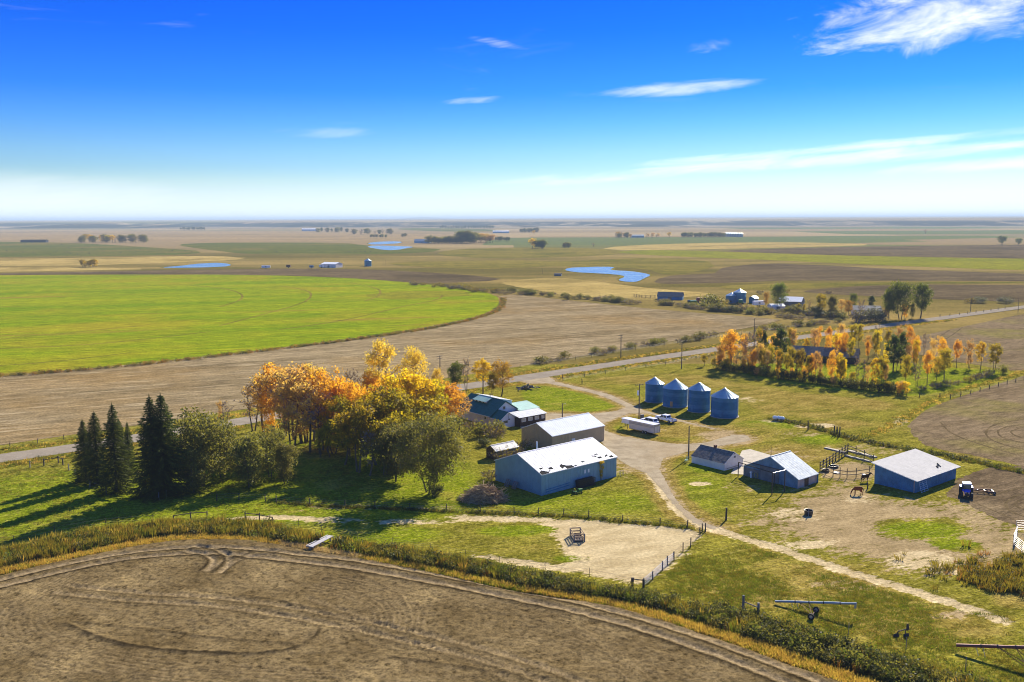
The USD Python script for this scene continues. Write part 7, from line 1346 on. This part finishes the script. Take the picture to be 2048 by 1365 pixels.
P = thing('power_box', 'grey electric box at the foot of the yard pole', 'utility box', at(1284, 838)[0], 30); mb = MB(); mb.box(-0.4, 0.4, -0.3, 0.3, -0.03, 1.1); part(P, 'cabinet', mb, 'grey_wood'); mb = MB(); mb.box(-0.45, 0.45, -0.35, 0.35, 1.1, 1.16); part(P, 'lid', mb, 'grey_wood')
P = thing('sawhorse', 'small pale wooden stand on the lawn right of the blue shed', 'sawhorse', at(1243, 951)[0], 30)
for x in (-0.4, 0.4):
    for s in (-1, 1): mb = MB(); mb.beam((x, s * 0.3, 0), (x, 0, 0.9), 0.07); part(P, 'leg', mb, 'fresh_wood')
mb = MB(); mb.beam((-0.5, 0, 0.92), (0.5, 0, 0.92), 0.1); part(P, 'top_rail', mb, 'fresh_wood')
# white corral panels at the right edge
P = thing('pipe_corral', 'white pipe corral panels at the right edge of the view', 'corral', (0, 0, 0))
cp = [G(2034, 1075), G(2026, 1092), G(2060, 1120), G(2110, 1135)]; cp2 = [G(2032, 1064), G(2090, 1060)]
for a, b in list(zip(cp[:-1], cp[1:])) + [(cp2[0], cp2[1])]:
    mb = MB()
    for z in (0.35, 0.65, 0.95, 1.25, 1.55, 1.85): mb.tube([a + [0, 0, z], b + [0, 0, z]], 0.035, 6)
    for f in (0.0, 0.5, 1.0): mb.tube([lerp(a, b, f), lerp(a, b, f) + [0, 0, 1.9]], 0.045, 6)
    part(P, 'pipe_panel', mb, 'trailer_white')
# gallows frames by the barn
P = thing('gallows_frame', 'two dark posts with a pale crossbar before the barn', 'post frame', (0, 0, 0)); a, b = G(1360 + 1255 / 6.827, 860 + 885 / 6.827), G(1360 + 1424 / 6.827, 860 + 850 / 6.827)
ha, hb = Zh(860 + 585 / 6.827, a), Zh(860 + 548 / 6.827, b)
for q, h in ((a, ha), (b, hb)): mb = MB(); mb.tube([q - [0, 0, 0.05], q + [0, 0, h]], 0.11, 8); part(P, 'post', mb, 'dark_post')
mb = MB(); mb.tube([a + [0, 0, ha - 0.1], b + [0, 0, hb - 0.05]], 0.10, 8); part(P, 'crossbar', mb, 'chrome_rail')
P = thing('hitching_frame', 'long dark pole rail carried on posts along the barn front', 'post frame', (0, 0, 0)); a = np.array(local(Fn, AV, -1.6, 12.7)); b = np.array(local(Fn, AV, -1.6, 4.2))
for q, h in ((a, 3.0), (b, 2.5)): mb = MB(); mb.tube([q - [0, 0, 0.05], q + [0, 0, h]], 0.10, 8); part(P, 'post', mb, 'dark_post')
mb = MB(); mb.tube([a + [0, 0, 2.95], b + [0, 0, 2.45]], 0.10, 8); part(P, 'pole', mb, 'dark_post')

# ------------------------------------------------------------------ fences, posts and poles
def fence(name, label, px, h=1.25, size=0.13, wires=3, mt='dark_post', rail=False, extra=None, step=None, wm='wire_steel'):
    P = thing(name, label, 'fence', (0, 0, 0)); q = [G(*p) for p in px]
    if step:
        ln = sg.LineString([p[:2] for p in q]); n = max(2, int(ln.length / step)); q = [np.array([*ln.interpolate(i / n, normalized=True).coords[0], 0.0]) for i in range(n + 1)]
    r = np.random.default_rng(len(px) + int(px[0][0]) % 97)
    for p in q:
        e = r.normal(size=2) * 0.04; hh = h * r.uniform(0.9, 1.1); mb = MB(); s = size / 2
        mb.hexa([(p[0] - s, p[1] - s, -0.1), (p[0] + s, p[1] - s, -0.1), (p[0] - s, p[1] + s, -0.1), (p[0] + s, p[1] + s, -0.1), (p[0] - s + e[0], p[1] - s + e[1], hh), (p[0] + s + e[0], p[1] - s + e[1], hh), (p[0] - s + e[0], p[1] + s + e[1], hh), (p[0] + s + e[0], p[1] + s + e[1], hh)]); part(P, 'post', mb, mt)
    for k in range(wires):
        z = h * (0.35 + 0.55 * k / max(1, wires - 1)); mb = MB(); mb.tube([p + [0, 0, z] for p in q], 0.012, 3, False); part(P, 'wire', mb, wm)
    if rail:
        for a, b in zip(q[:-1], q[1:]):
            for z in (rail if isinstance(rail, tuple) else (h * 0.85,)): mb = MB(); mb.beam(a + [0, 0, z], b + [0, 0, z], 0.07, 0.13); part(P, 'rail', mb, mt)
    return P
fence('paddock_fence', 'post and wire fence along the far side of the sandy paddock', [(434, 1002), (478, 1000), (531, 1003), (553, 1006), (620, 1012), (690, 1015), (750, 1017), (820, 1020), (893, 1023), (961, 1026), (1028, 1029), (1077, 1030), (1127, 1033), (1177, 1037), (1245, 1044), (1320, 1051), (1374, 1057), (1405, 1063)], 1.35, 0.15)
fence('paddock_fence', 'fence of leaning posts closing the paddock beside the farm track', [(1411, 1064), (1400, 1072), (1381, 1095), (1366, 1104), (1348, 1122)], 1.6, 0.14, 3)
P = fence('paddock_gate', 'pale rail gate with wire mesh at the paddock corner by the ditch', [(1348, 1122), (1335, 1131), (1325, 1141), (1305, 1160), (1287, 1175)], 1.4, 0.15, 0, 'pole_wood')
q = [G(1348, 1122), G(1335, 1131), G(1325, 1141), G(1305, 1160), G(1287, 1175)]
for a, b in zip(q[:-1], q[1:]):
    for z in (0.3, 0.6, 0.9, 1.25): mb = MB(); mb.tube([a + [0, 0, z], b + [0, 0, z]], 0.035, 6); part(P, 'gate_bar', mb, 'chrome_rail')
fence('paddock_fence', 'short stub of dark rail fence at the ditch below the paddock gate', [(1265, 1172), (1287, 1175)], 1.2, 0.3, 1, rail=True)
fence('paddock_fence', 'thin wire fence with steel posts between paddock and ditch', [(560, 1062), (597, 1054), (643, 1064), (715, 1078), (785, 1092), (860, 1104), (930, 1116), (1000, 1128), (1090, 1142), (1179, 1154), (1262, 1172)], 1.3, 0.07, 3)
fence('rail_fence', 'short three post rail fence on the grass above the reeds, farther left', [(348, 1045), (382, 1040), (414, 1038)], 1.4, 0.16, 0, rail=True)
fence('rail_fence', 'short three post rail fence on the grass above the reeds, nearer the footbridge', [(491, 1041), (519, 1044), (545, 1050)], 1.5, 0.16, 0, rail=True)
fence('pasture_fence', 'wire fence with thin posts along the meadow above the reeds', [(-20, 1092), (28, 1086), (110, 1066), (212, 1050), (306, 1043)], 1.2, 0.07, 2)
fence('spruce_fence', 'grey post fence round the foot of the dark spruces', [(60, 936), (138, 942), (150, 950), (164, 958), (180, 975), (213, 990), (280, 985), (318, 1000), (333, 995)], 1.4, 0.15, 2, 'grey_wood')
fence('roadside_gate', 'dark rail gate posts beside the road left of the spruces', [(88, 932), (117, 927), (126, 930)], 1.5, 0.2, 0, rail=True)
fence('roadside_fence', 'roadside wire fence between the road verge and brown stubble', [(-30, 904), (20, 896), (75, 888), (128, 880), (240, 862), (355, 845), (365, 842), (440, 832)], 1.2, 0.12, 3)
fence('roadside_fence', 'wire fence along the stubble edge across the road from the bins', [(1040, 736), (1100, 728), (1160, 719), (1230, 707), (1300, 696), (1380, 684), (1460, 672), (1540, 662), (1620, 651)], 1.2, 0.12, 3, step=9)
fence('roadside_fence', 'fence posts along the road by the far farmstead trees', [(1880, 634), (1920, 630), (1960, 625), (2010, 618)], 1.3, 0.2, 2, step=8)
fence('lane_fence', 'fence with dark gate posts between road and bin pasture', [(1126, 762), (1180, 753), (1250, 742), (1340, 729), (1420, 712)], 1.2, 0.14, 3, step=9)
fence('grove_fence', 'post and wire fence along the lawn below the planted grove', [(1795, 790), (1850, 796), (1880, 795), (1893, 800), (1940, 788), (1990, 775), (2048, 760)], 1.3, 0.16, 3, step=6)
fence('corral_fence', 'row of tall dark corral posts running from barn to feed bunk', [(1640, 943), (1646, 939), (1653, 935), (1659, 931), (1665, 927), (1671, 923), (1678, 919), (1683.5, 916), (1689.5, 911.5), (1695, 907.5)], 2.2, 0.17, 0, rail=(0.6, 1.2, 1.8))
fence('corral_fence', 'rear row of thin corral posts ending at the lean-to shed', [(1695, 907), (1712, 914), (1728, 921), (1746, 930)], 2.3, 0.13, 0, rail=(0.6, 1.2, 1.8))
fence('corral_fence', 'front row of thin corral posts near the standing horse', [(1640, 943), (1652, 948), (1666, 953), (1680, 955), (1694, 957), (1712, 956), (1738, 952)], 2.1, 0.11, 0, rail=(0.7, 1.4))
for k, (x, y, h, lb) in enumerate([(1452, 1041, 2.2, 'lone dark post by the track at the yard edge'), (1616, 860, 2.3, 'lone dark gate post right of the white tank'), (1668, 870, 2.2, 'left thick dark gate post by the field bank'), (1674, 870, 2.0, 'middle thinner gate post by the field bank'), (1679, 873, 2.3, 'right thick dark gate post by the field bank'), (1735, 978, 1.3, 'short post behind the grazing horse'), (1125, 757, 1.3, 'black mailbox like post at the road junction'), (1164, 768, 1.6, 'dark post on the grass right of the lane')]):
    P = thing('gate_post', lb, 'post', at(x, y)[0]); mb = MB(); w = 0.17 if h > 1.9 else 0.12; mb.tube([(0, 0, -0.05), (0.02, 0.02, h * 0.5), (0.05 * (-1) ** k, 0, h)], [w, w * 0.95, w * 0.85], 8); part(P, 'shaft', mb, 'dark_post', 40); mb = MB(); mb.lathe([(w, h - 0.02), (w * 0.9, h + 0.02), (0.01, h + 0.03)], 8); part(P, 'top', mb, 'dark_post')
fence('ditch_gate', 'two weathered posts with a rail beside the ditch by the auger', [(1486, 1222), (1516, 1234)], 2.0, 0.26, 0, 'grey_wood', rail=(1.3,))
for k, (x, y) in enumerate([(1697, 1270), (1812, 1300), (1931, 1340)]):
    P = thing('steel_post', ['thin steel post by the ditch right of the grey auger', 'thin steel post by the ditch below the plough frame', 'thin steel post by the ditch below the red auger'][k], 'post', at(x, y)[0]); mb = MB(); mb.beam((0, 0, -0.05), (0, 0, 1.6), 0.06); mb.beam((0.03, 0, 0.3), (0.03, 0, 1.5), 0.04); part(P, 'shaft', mb, 'wire_steel')
def pole(label, x, yb, yt, arms=0, az=-45, lamp=False, r=0.15):
    b = G(x, yb); h = Zh(yt, b); P = thing('utility_pole', label, 'utility pole', (b[0], b[1], 0), az); mb = MB(); mb.tube([(0, 0, -0.1), (0, 0, h)], [r * 1.15, r * 0.75], 8); part(P, 'shaft', mb, 'pole_wood', 40)
    for k in range(arms):
        z = h - 0.35 - k * 0.9; mb = MB(); mb.beam((-1.2, 0.16, z), (1.2, 0.16, z), 0.12); cb = part(P, 'crossarm', mb, 'pole_wood')
        for xx in (-1.05, -0.5, 0.5, 1.05): mb = MB(); mb.tube([(xx, 0.16, z + 0.06), (xx, 0.16, z + 0.26)], 0.05, 6); part(cb, 'insulator', mb, 'dark_glass')
    if lamp: mb = MB(); mb.tube([(0, 0, h - 0.3), (0.7, 0, h - 0.1)], 0.04, 6); mb.lathe([(0.05, h - 0.02), (0.2, h - 0.14), (0.16, h - 0.2), (0.01, h - 0.2)], 10, (0.75, 0, 0)); part(P, 'yard_lamp', mb, 'galvanised')
    return P, h
pole('double armed utility pole on the verge across from the bins', 1241.6, 717, 670, 2, 40)
pole('utility pole with short crossarm standing behind the autumn grove', 880, 742, 711, 2, 40)
pole('utility pole on the bin pasture side of the road', 1363, 738, 687, 1, 40)
pole('tall utility pole rising behind the planted grove', 1508, 682, 637, 1, 40)
p_, h_ = pole('yard utility pole with transformer beside the livestock trailer', 1278, 838, 768, 1, 20)
mb = MB(); mb.lathe([(0.01, h_ - 3.0), (0.25, h_ - 3.0), (0.25, h_ - 1.9), (0.12, h_ - 1.75), (0.01, h_ - 1.75)], 12, (-0.42, 0, 0)); part(p_, 'transformer', mb, 'white_paint', 40)
pole('bare yard pole at the whitewashed outbuilding', 1377, 918, 852, 0)
pole('short dark pole with yard lamp between house and tan shed', 1124.6, 838, 807, 0, 0, True)
pole('utility pole near the far right road', 1941, 623, 595, 0)
for k, (x, yb, yt, lb) in enumerate([(1284, 560, 548, 'thin pole standing at the near pond edge'), (772, 532, 519, 'thin pole beside the lone far bin'), (1085, 548, 538, 'thin pole by the far lane before the pond'), (2036, 624, 598, 'utility pole at the right edge by the road'), (1660, 640, 622, 'thin pole among the far farmstead trees')]): pole(lb, x, yb, yt, 0, r=0.12)

# ------------------------------------------------------------------ far farmsteads
def far_shed(name, label, px, L, W, eave, ridge, rz, wall, roof, cat='shed', win=0, group=None):
    g0 = G(*px); P = thing(name, label, cat, (g0[0], g0[1], 0), rz, group); mb = MB()
    mb.box(-L / 2, L / 2, -W / 2, W / 2, -0.2, eave); part(P, 'walls', mb, wall)
    mb = MB(); mb.add([(-L / 2, -W / 2, eave), (-L / 2, W / 2, eave), (-L / 2, 0, ridge), (L / 2, -W / 2, eave), (L / 2, W / 2, eave), (L / 2, 0, ridge)], [[0, 2, 1], [3, 4, 5], [0, 1, 4], [0, 4, 3]]); part(P, 'gables', mb, wall)
    for s in (-1, 1): mb = MB(); o = 0.3; k = (ridge - eave) / (W / 2); mb.slab([(-L / 2 - o, s * (W / 2 + o), eave - o * k + 0.06), (L / 2 + o, s * (W / 2 + o), eave - o * k + 0.06), (L / 2 + o, 0, ridge + 0.06), (-L / 2 - o, 0, ridge + 0.06)], 0.08); part(P, 'roof_slope', mb, roof)
    mb = MB(); mb.box(-1.2, 1.2, -W / 2 - 0.06, -W / 2 - 0.02, 0, min(2.4, eave * 0.85)); part(P, 'door', mb, 'dark_glass' if win else 'grey_wood')
    for i in range(win): x = -L / 2 + (i + 0.5) * L / win; mb = MB(); mb.box(x - 0.5, x + 0.5, -W / 2 - 0.07, -W / 2 - 0.03, 1.0, 2.0) if abs(x) > 1.8 else mb.box(x - 0.3, x + 0.3, -W / 2 - 0.09, -W / 2 - 0.05, 1.2, 2.0); part(P, 'window', mb, 'dark_glass')
    return P
far_shed('farm_shed', 'pale steel shed alone beyond the bright green field', (664, 535), 19, 13, 3.8, 5.6, -24, 'whitewash', 'white_steel_roof')
far_shed('farm_shed', 'long low dark blue barn with sagging roof left at the far farmstead', (1341, 599), 16, 8, 2.2, 4.6, -16, 'strong_blue', 'old_shingle', 'barn')
far_shed('farm_shed', 'white roofed workshop at the far farmstead beside the cottonwood', (1583, 612), 13, 11, 3.0, 5.4, -28, 'grey_wood', 'white_steel_roof')
far_shed('farm_shed', 'little blue shed right of the two far bins', (1507, 606), 4.0, 4.0, 3.0, 4.2, 40, 'strong_blue', 'galvanised')
far_shed('farm_house', 'pale farmhouse half hidden behind shrubs at the far farmstead', (1732, 630), 14, 9, 3.0, 4.9, -12, 'whitewash', 'grey_wood', 'house', 5)
far_shed('farm_shed', 'white low shed roof beside the cottonwood trunk', (1552, 618), 8, 6, 1.8, 2.9, 10, 'whitewash', 'white_steel_roof')
far_shed('bungalow', 'long dark roofed bungalow inside the planted grove', (1650, 722), 23, 9, 2.4, 5.0, -24, 'brown_boards', 'old_shingle', 'house', 7)
far_shed('farm_shed', 'tiny grey cabin beside the near pond', (1116, 552), 6.5, 4, 1.6, 2.4, -10, 'grey_wood', 'dark_post')
far_shed('machine_shed', 'blue grey shed left of the distant tree belt past the twin pond', (845, 486.5), 34, 14, 5, 8.5, -6, 'blue_steel', 'galvanised')
far_shed('machine_shed', 'long dark shed on the far green pasture at the left', (69, 485), 62, 12, 4.0, 6.0, -2, 'black_plastic', 'tar_deck')
far_shed('machine_shed', 'white far building beside the distant dark tree row', (620, 462.5), 70, 22, 8, 12, 0, 'whitewash', 'white_steel_roof')
far_shed('machine_shed', 'thin blue white building on the distant plain past the tree belt', (1002, 466.5), 60, 18, 6, 9, 0, 'blue_steel', 'white_steel_roof')
far_shed('farm_house', 'blue roofed far house among autumn trees on the right plain', (1275, 475.5), 34, 12, 5, 8, 0, 'blue_steel', 'galvanised', 'house', 4)
for i, (x, y, d, e, p, lb) in enumerate([(1463, 606, 7.2, 4.6, 6.4, 'left of the two blue bins at the far farmstead'), (1479, 606, 7.8, 6.6, 8.6, 'right taller of the two blue bins at the far farmstead'), (736, 533, 8.0, 6.2, 8.6, 'lone grey bin beyond the dark ploughed strip')]):
    g0 = G(x, y); grain_bin(g0[:2], d, e, p, lb, 12, cheap=True, rings=4)
for i in range(7): g0 = G(1452 + i * 5, 473.5 + i * 0.15); grain_bin(g0[:2], 11.0, 8.5, 12.0, 'pale bin in the distant row of bins on the right plain', 10, cheap=True, rings=2, steel='galvanised', nm='far_bin'); tag(stage.GetPrimAtPath('/World/far_bin' + (f'_{i:03d}' if i else '')), group='distant row of bins')
def machine(label, px, rz, col, L=5.5):
    P = thing('harvester', label, 'farm machine', at(*px)[0], rz); part(P, 'body', boxhull(-L / 2, L / 2, -1.3, 1.3, 1.0, 3.1, 0.2, (0.5, 0.3), 0.15), col, 30); part(P, 'cab', boxhull(L / 2 - 0.6, L / 2 + 0.9, -0.8, 0.8, 1.6, 3.2, 0.1), 'dark_glass', 30); part(P, 'header', boxhull(L / 2 + 0.8, L / 2 + 2.0, -2.4, 2.4, 0.3, 1.0, 0.1), col, 30)
    for x, r in ((L / 2 - 0.8, 0.85), (-L / 2 + 0.8, 0.55)):
        for s in (-1, 1): wheel(P, 'wheel', (x, s * 1.4, r), r, 0.5, (0, 1, 0))
machine('old red harvester at the far farmstead', (1401, 606), 10, 'red_paint'); machine('old green harvester at the far farmstead', (1386, 611), 190, 'mower_green', 5.0); machine('green harvester beside the right far bin', (1481, 609), 80, 'mower_green', 4.5)
def far_trailer(label, px, rz, col='white_paint', L=7.0):
    P = thing('parked_trailer', label, 'trailer', at(*px)[0], rz); part(P, 'box', boxhull(-L / 2, L / 2, -1.2, 1.2, 0.8, 3.2, 0.15), col, 30); mb = MB(); mb.beam((L / 2, 0, 0.7), (L / 2 + 1.3, 0, 0.5), 0.12); part(P, 'tongue', mb, 'dark_post'); mb = MB(); mb.box(-0.6, 0.6, -1.22, -1.2, 1.7, 2.4); part(P, 'side_window', mb, 'dark_glass')
    for s in (-1, 1): wheel(P, 'wheel', (0, s * 1.15, 0.4), 0.4, 0.25, (0, 1, 0))
far_trailer('white camper trailer alone beyond the bright green field', (532, 537.5), 8, L=9); far_trailer('white camper beside the little blue far shed', (1517, 613), 15); far_trailer('white truck box parked at the pale steel shed', (643, 536), 20, L=5); far_trailer('dark blue box trailer left of the pale steel shed', (623, 537), 10, 'strong_blue', 4.5); far_trailer('dark box trailer standing between camper and shed', (577, 536), 0, 'rusty', 4.5)
fence('corral_fence', 'dark plank corral beside the low blue barn of the far farmstead', [(1268, 594), (1282, 596), (1296, 597), (1310, 597)], 2.0, 0.3, 0, rail=(0.5, 1.0, 1.6), step=3)
# trees of the far farmstead
for i, (k, x, yb, yt, w, lb) in enumerate([('green', 1557, 618, 570, 0.95, 'green cottonwood left of the white roofed workshop'), ('green', 1778, 639, 581, 0.8, 'left slim one of the tall green cottonwoods by the road'), ('green', 1800, 640, 569, 0.95, 'tallest green cottonwood by the far road'), ('green', 1841, 636, 571, 1.0, 'rightmost broad green cottonwood by the far road'), ('gold', 1643, 631, 591, 0.9, 'yellow olive tree in the middle of the far farmstead'), ('olive', 1664, 630, 595, 0.7, 'grey green tree right of the yellow one at the far farmstead'), ('green', 1707, 618, 589, 0.7, 'small bright green tree behind the far farmhouse'), ('pine', 1743, 618, 593, 1.4, 'dark evergreen behind the far farmhouse roof'), ('bare', 1722, 636, 600, 0.9, 'purple bare tree before the far farmhouse'), ('orange', 1810, 640, 612, 0.8, 'orange small tree under the tall cottonwoods'), ('brown', 1696, 632, 602, 0.9, 'brown tree left of the far farmhouse'), ('rust', 1682, 631, 600, 0.8, 'russet thin tree left of the brown one at the far farmstead'), ('gold', 1595, 627, 608, 0.9, 'yellow bush like tree before the white roofed workshop'), ('brown', 1532, 616, 586, 0.55, 'thin brown tree left of the cottonwood'), ('bare', 1618, 626, 600, 0.7, 'bare tree right of the white roofed workshop'), ('gold', 1608, 629, 609, 0.6, 'thin yellow tree right of the workshop'), ('olive', 1824, 637, 610, 0.4, 'thin young tree between the cottonwoods'), ('brown', 1772, 638, 616, 0.6, 'brown sapling left of the cottonwoods')]):
    plant(k, {'green': 'cottonwood_tree', 'gold': 'gold_green_tree', 'olive': 'olive_tree', 'pine': 'evergreen_tree', 'bare': 'bare_tree', 'orange': 'orange_tree', 'brown': 'brown_tree', 'rust': 'rust_tree'}[k], lb, 'tree', x, yb, yt, None, None, w, i)
for i, (k, x, y, h, w, lb) in enumerate([('bush_sage', 1735, 644, 7.0, 1.2, 'grey sage bush left one before the far farmhouse'), ('bush_sage', 1752, 643, 6.5, 1.2, 'grey sage bush right one before the far farmhouse'), ('bush_olive', 1422, 612, 6.0, 1.3, 'big dark green bush left of the far bins'), ('bush_olive', 1440, 612, 5.0, 1.3, 'dark green bush right beside the far bins'), ('bush_dark', 1632, 630, 4.5, 1.3, 'dark bush under the yellow olive tree'), ('bush_twig', 1714, 645, 6.0, 0.7, 'dark twiggy tree stump bush before the farmhouse end'), ('bush_twig', 1520, 588, 3.0, 1.0, 'lone bush beyond the little blue shed'), ('bush_olive', 1573, 585, 2.6, 1.2, 'lone bush beyond the white roofed workshop'), ('bush_sage', 1960, 606, 4.0, 1.4, 'pale lone bush by the right far road'), ('bush_olive', 1940, 606, 3.0, 1.4, 'green lone bush by the right far road'), ('bush_twig', 1657, 588, 2.6, 1.0, 'lone bush at the lane above the farmstead'), ('bush_sage', 2010, 607, 4.0, 1.4, 'pale lone bush at the far right of the road')]):
    plant(k, 'far_shrub', lb, 'shrub', x, y, None, h, None, w, i)
row([(1430, 622), (1500, 624), (1560, 627), (1640, 632), (1700, 640)], 26, ['bush_dark', 'bush_olive', 'bush_twig'], 'dark shrub in the wind row before the far farmstead', 'wind row shrubs of the far farmstead', 2.2, 4.2, 11, 'wind_row_shrub', 2.5)
# distant tree groups
def clump(n, x0, x1, y, h0, h1, kinds, label, group, seed, dy=1.0, name='distant_tree'):
    r = np.random.default_rng(seed)
    for i in range(n):
        k = kinds[i % len(kinds)]; x = x0 + (x1 - x0) * (i + r.uniform(0.1, 0.9)) / n; b = G(x, y + r.uniform(-dy, dy)); h = r.uniform(h0, h1); HP = dict(gold=10, olive=10, bare=9, green=16, rust=10, yellow=10, orange=10, pine=9, brown=10)[k]; s = h / HP
        copy_of(K[k][i % len(K[k])], name, label, 'tree', (b[0], b[1], 0), r.uniform(0, 360), (s * 1.5, s * 1.5, s), group)
clump(9, 160, 228, 485.5, 12, 20, ['olive', 'gold', 'yellow'], 'yellow olive tree in the left distant tree belt behind the cattle', 'left distant tree belt, leafy part', 1, 0.5); clump(9, 228, 290, 485.5, 12, 18, ['bare', 'bare', 'olive'], 'bare tree in the left distant tree belt behind the cattle', 'left distant tree belt, bare part', 2, 0.5)
clump(18, 858, 925, 487, 9, 15, ['olive', 'gold', 'olive'], 'olive tree in the distant belt past the twin pond', 'tree belt past the twin pond, olive part', 3, 0.4); clump(7, 918, 950, 486.5, 17, 24, ['green', 'olive'], 'tall green tree in the distant belt past the twin pond', 'tree belt past the twin pond, green part', 4, 0.4); clump(12, 945, 986, 486, 14, 20, ['gold', 'brown', 'rust'], 'gold brown tree in the distant belt past the twin pond', 'tree belt past the twin pond, gold part', 5, 0.4); clump(9, 990, 1020, 483, 8, 11, ['pine'], 'small dark evergreen in the row right of the distant belt', 'evergreen row right of the distant belt', 6, 0.3)
clump(2, 1061, 1074, 497.5, 14, 18, ['yellow'], 'orange half of the lone tree pair in the middle plain', 'orange trees of the lone pair', 7, 0.2); clump(3, 1073, 1090, 497.5, 12, 16, ['green', 'olive'], 'green half of the lone tree pair in the middle plain', 'green trees of the lone pair', 8, 0.2)
clump(2, 1124, 1140, 496, 7, 9, ['olive'], 'lone dark bushy tree right of the tree pair', 'lone bushy trees', 9, 0.1); clump(1, 1183, 1187, 495, 6, 8, ['bare'], 'tiny lone bush right of the bushy trees', None, 10, 0.1)
clump(6, 165, 192, 535, 6, 9, ['gold', 'yellow'], 'yellow green bush tree on the straw behind the green field', 'bush trees on the straw', 11, 0.4)
clump(10, 634, 700, 465, 13, 20, ['olive', 'pine', 'bare'], 'blue dark tree in the far row left of the twin pond', 'far dark tree row', 12, 0.3); clump(12, 700, 790, 469, 12, 19, ['bare', 'olive', 'bare'], 'grey bare tree in the far row above the twin pond', 'far bare tree row', 13, 0.3); clump(6, 738, 775, 475, 5, 8, ['olive'], 'small far bush just above the twin pond', 'far bushes above the twin pond', 14, 0.3); clump(2, 803, 812, 474, 7, 10, ['olive'], 'small far bush right of the bare row', 'far bush pair', 15, 0.2)
clump(8, 1230, 1262, 476, 9, 16, ['bare', 'brown', 'olive'], 'brown tree at the far house on the right plain', 'trees left at the far blue house', 16, 0.3); clump(6, 1290, 1320, 476, 8, 14, ['bare', 'rust'], 'russet tree right of the far blue house', 'trees right of the far blue house', 17, 0.3); clump(1, 1337, 1341, 476, 14, 16, ['yellow'], 'lone bright orange tree right of the far blue house', None, 18, 0.1); clump(22, 1362, 1450, 475, 8, 13, ['pine', 'olive'], 'low dark tree in the hedge beside the distant bins', 'dark hedge by the distant bins', 19, 0.3)
clump(10, 1040, 1074, 465.5, 12, 18, ['pine', 'olive'], 'dark far tree right of the thin blue building', 'far dark trees right of the thin building', 20, 0.2); clump(1, 1065, 1069, 470, 13, 14, ['yellow'], 'lone orange tree on the distant plain', None, 21, 0.1)
clump(1, 2003, 2005, 489.5, 15, 16, ['green'], 'left of two lone green trees on the far right plain', None, 22, 0.1); clump(1, 2036, 2038, 490, 11, 12, ['green'], 'right of two lone green trees on the far right plain', None, 23, 0.1); clump(1, 1850, 1852, 468, 12, 14, ['bare'], 'lone dark tree far out on the right plain', None, 24, 0.1)
clump(22, 880, 990, 458, 12, 18, ['pine'], 'blue far wood before the breaks', 'far wood before the breaks', 25, 0.4); clump(14, 360, 410, 461, 12, 18, ['pine'], 'blue far wood on the left plain', 'far wood on the left plain', 26, 0.3)

# air: one even pale haze over everything
g = Graph(); pv = g.n('principled_volume', color=(0.68, 0.86, 1.0), density=HAZE_D, anisotropy=0.0)
MAT['haze_air'] = g.make('/World/Looks/haze_air', volume=pv + '.volume')
mb = MB(); mb.box(-34000, 34000, -5000, 47000, -2.5, 108.0)
hz = part('/World', 'haze', mb, 'haze_air'); tag(hz, 'pale even haze over the whole plain', 'haze', None, 'stuff')

# things of one kind that differ only by their place are told apart by it
ORD = 'first second third fourth fifth sixth seventh eighth ninth tenth eleventh twelfth thirteenth fourteenth'.split()
groups = {}
for p in stage.GetPrimAtPath('/World').GetChildren():
    gname = p.GetCustomDataByKey('group')
    if gname: groups.setdefault((gname, p.GetCustomDataByKey('label')), []).append(p)
for (gname, lb), ps in groups.items():
    if 1 < len(ps) <= 14 and 'cow' not in lb:
        ps = sorted(ps, key=lambda p: proj(np.array(UsdGeom.Xformable(p).ComputeLocalToWorldTransform(0).ExtractTranslation()))[0])
        for k, p in enumerate(ps): p.SetCustomDataByKey('label', ' '.join(lb.split()[:12]) + ', ' + ORD[k] + ' from left')
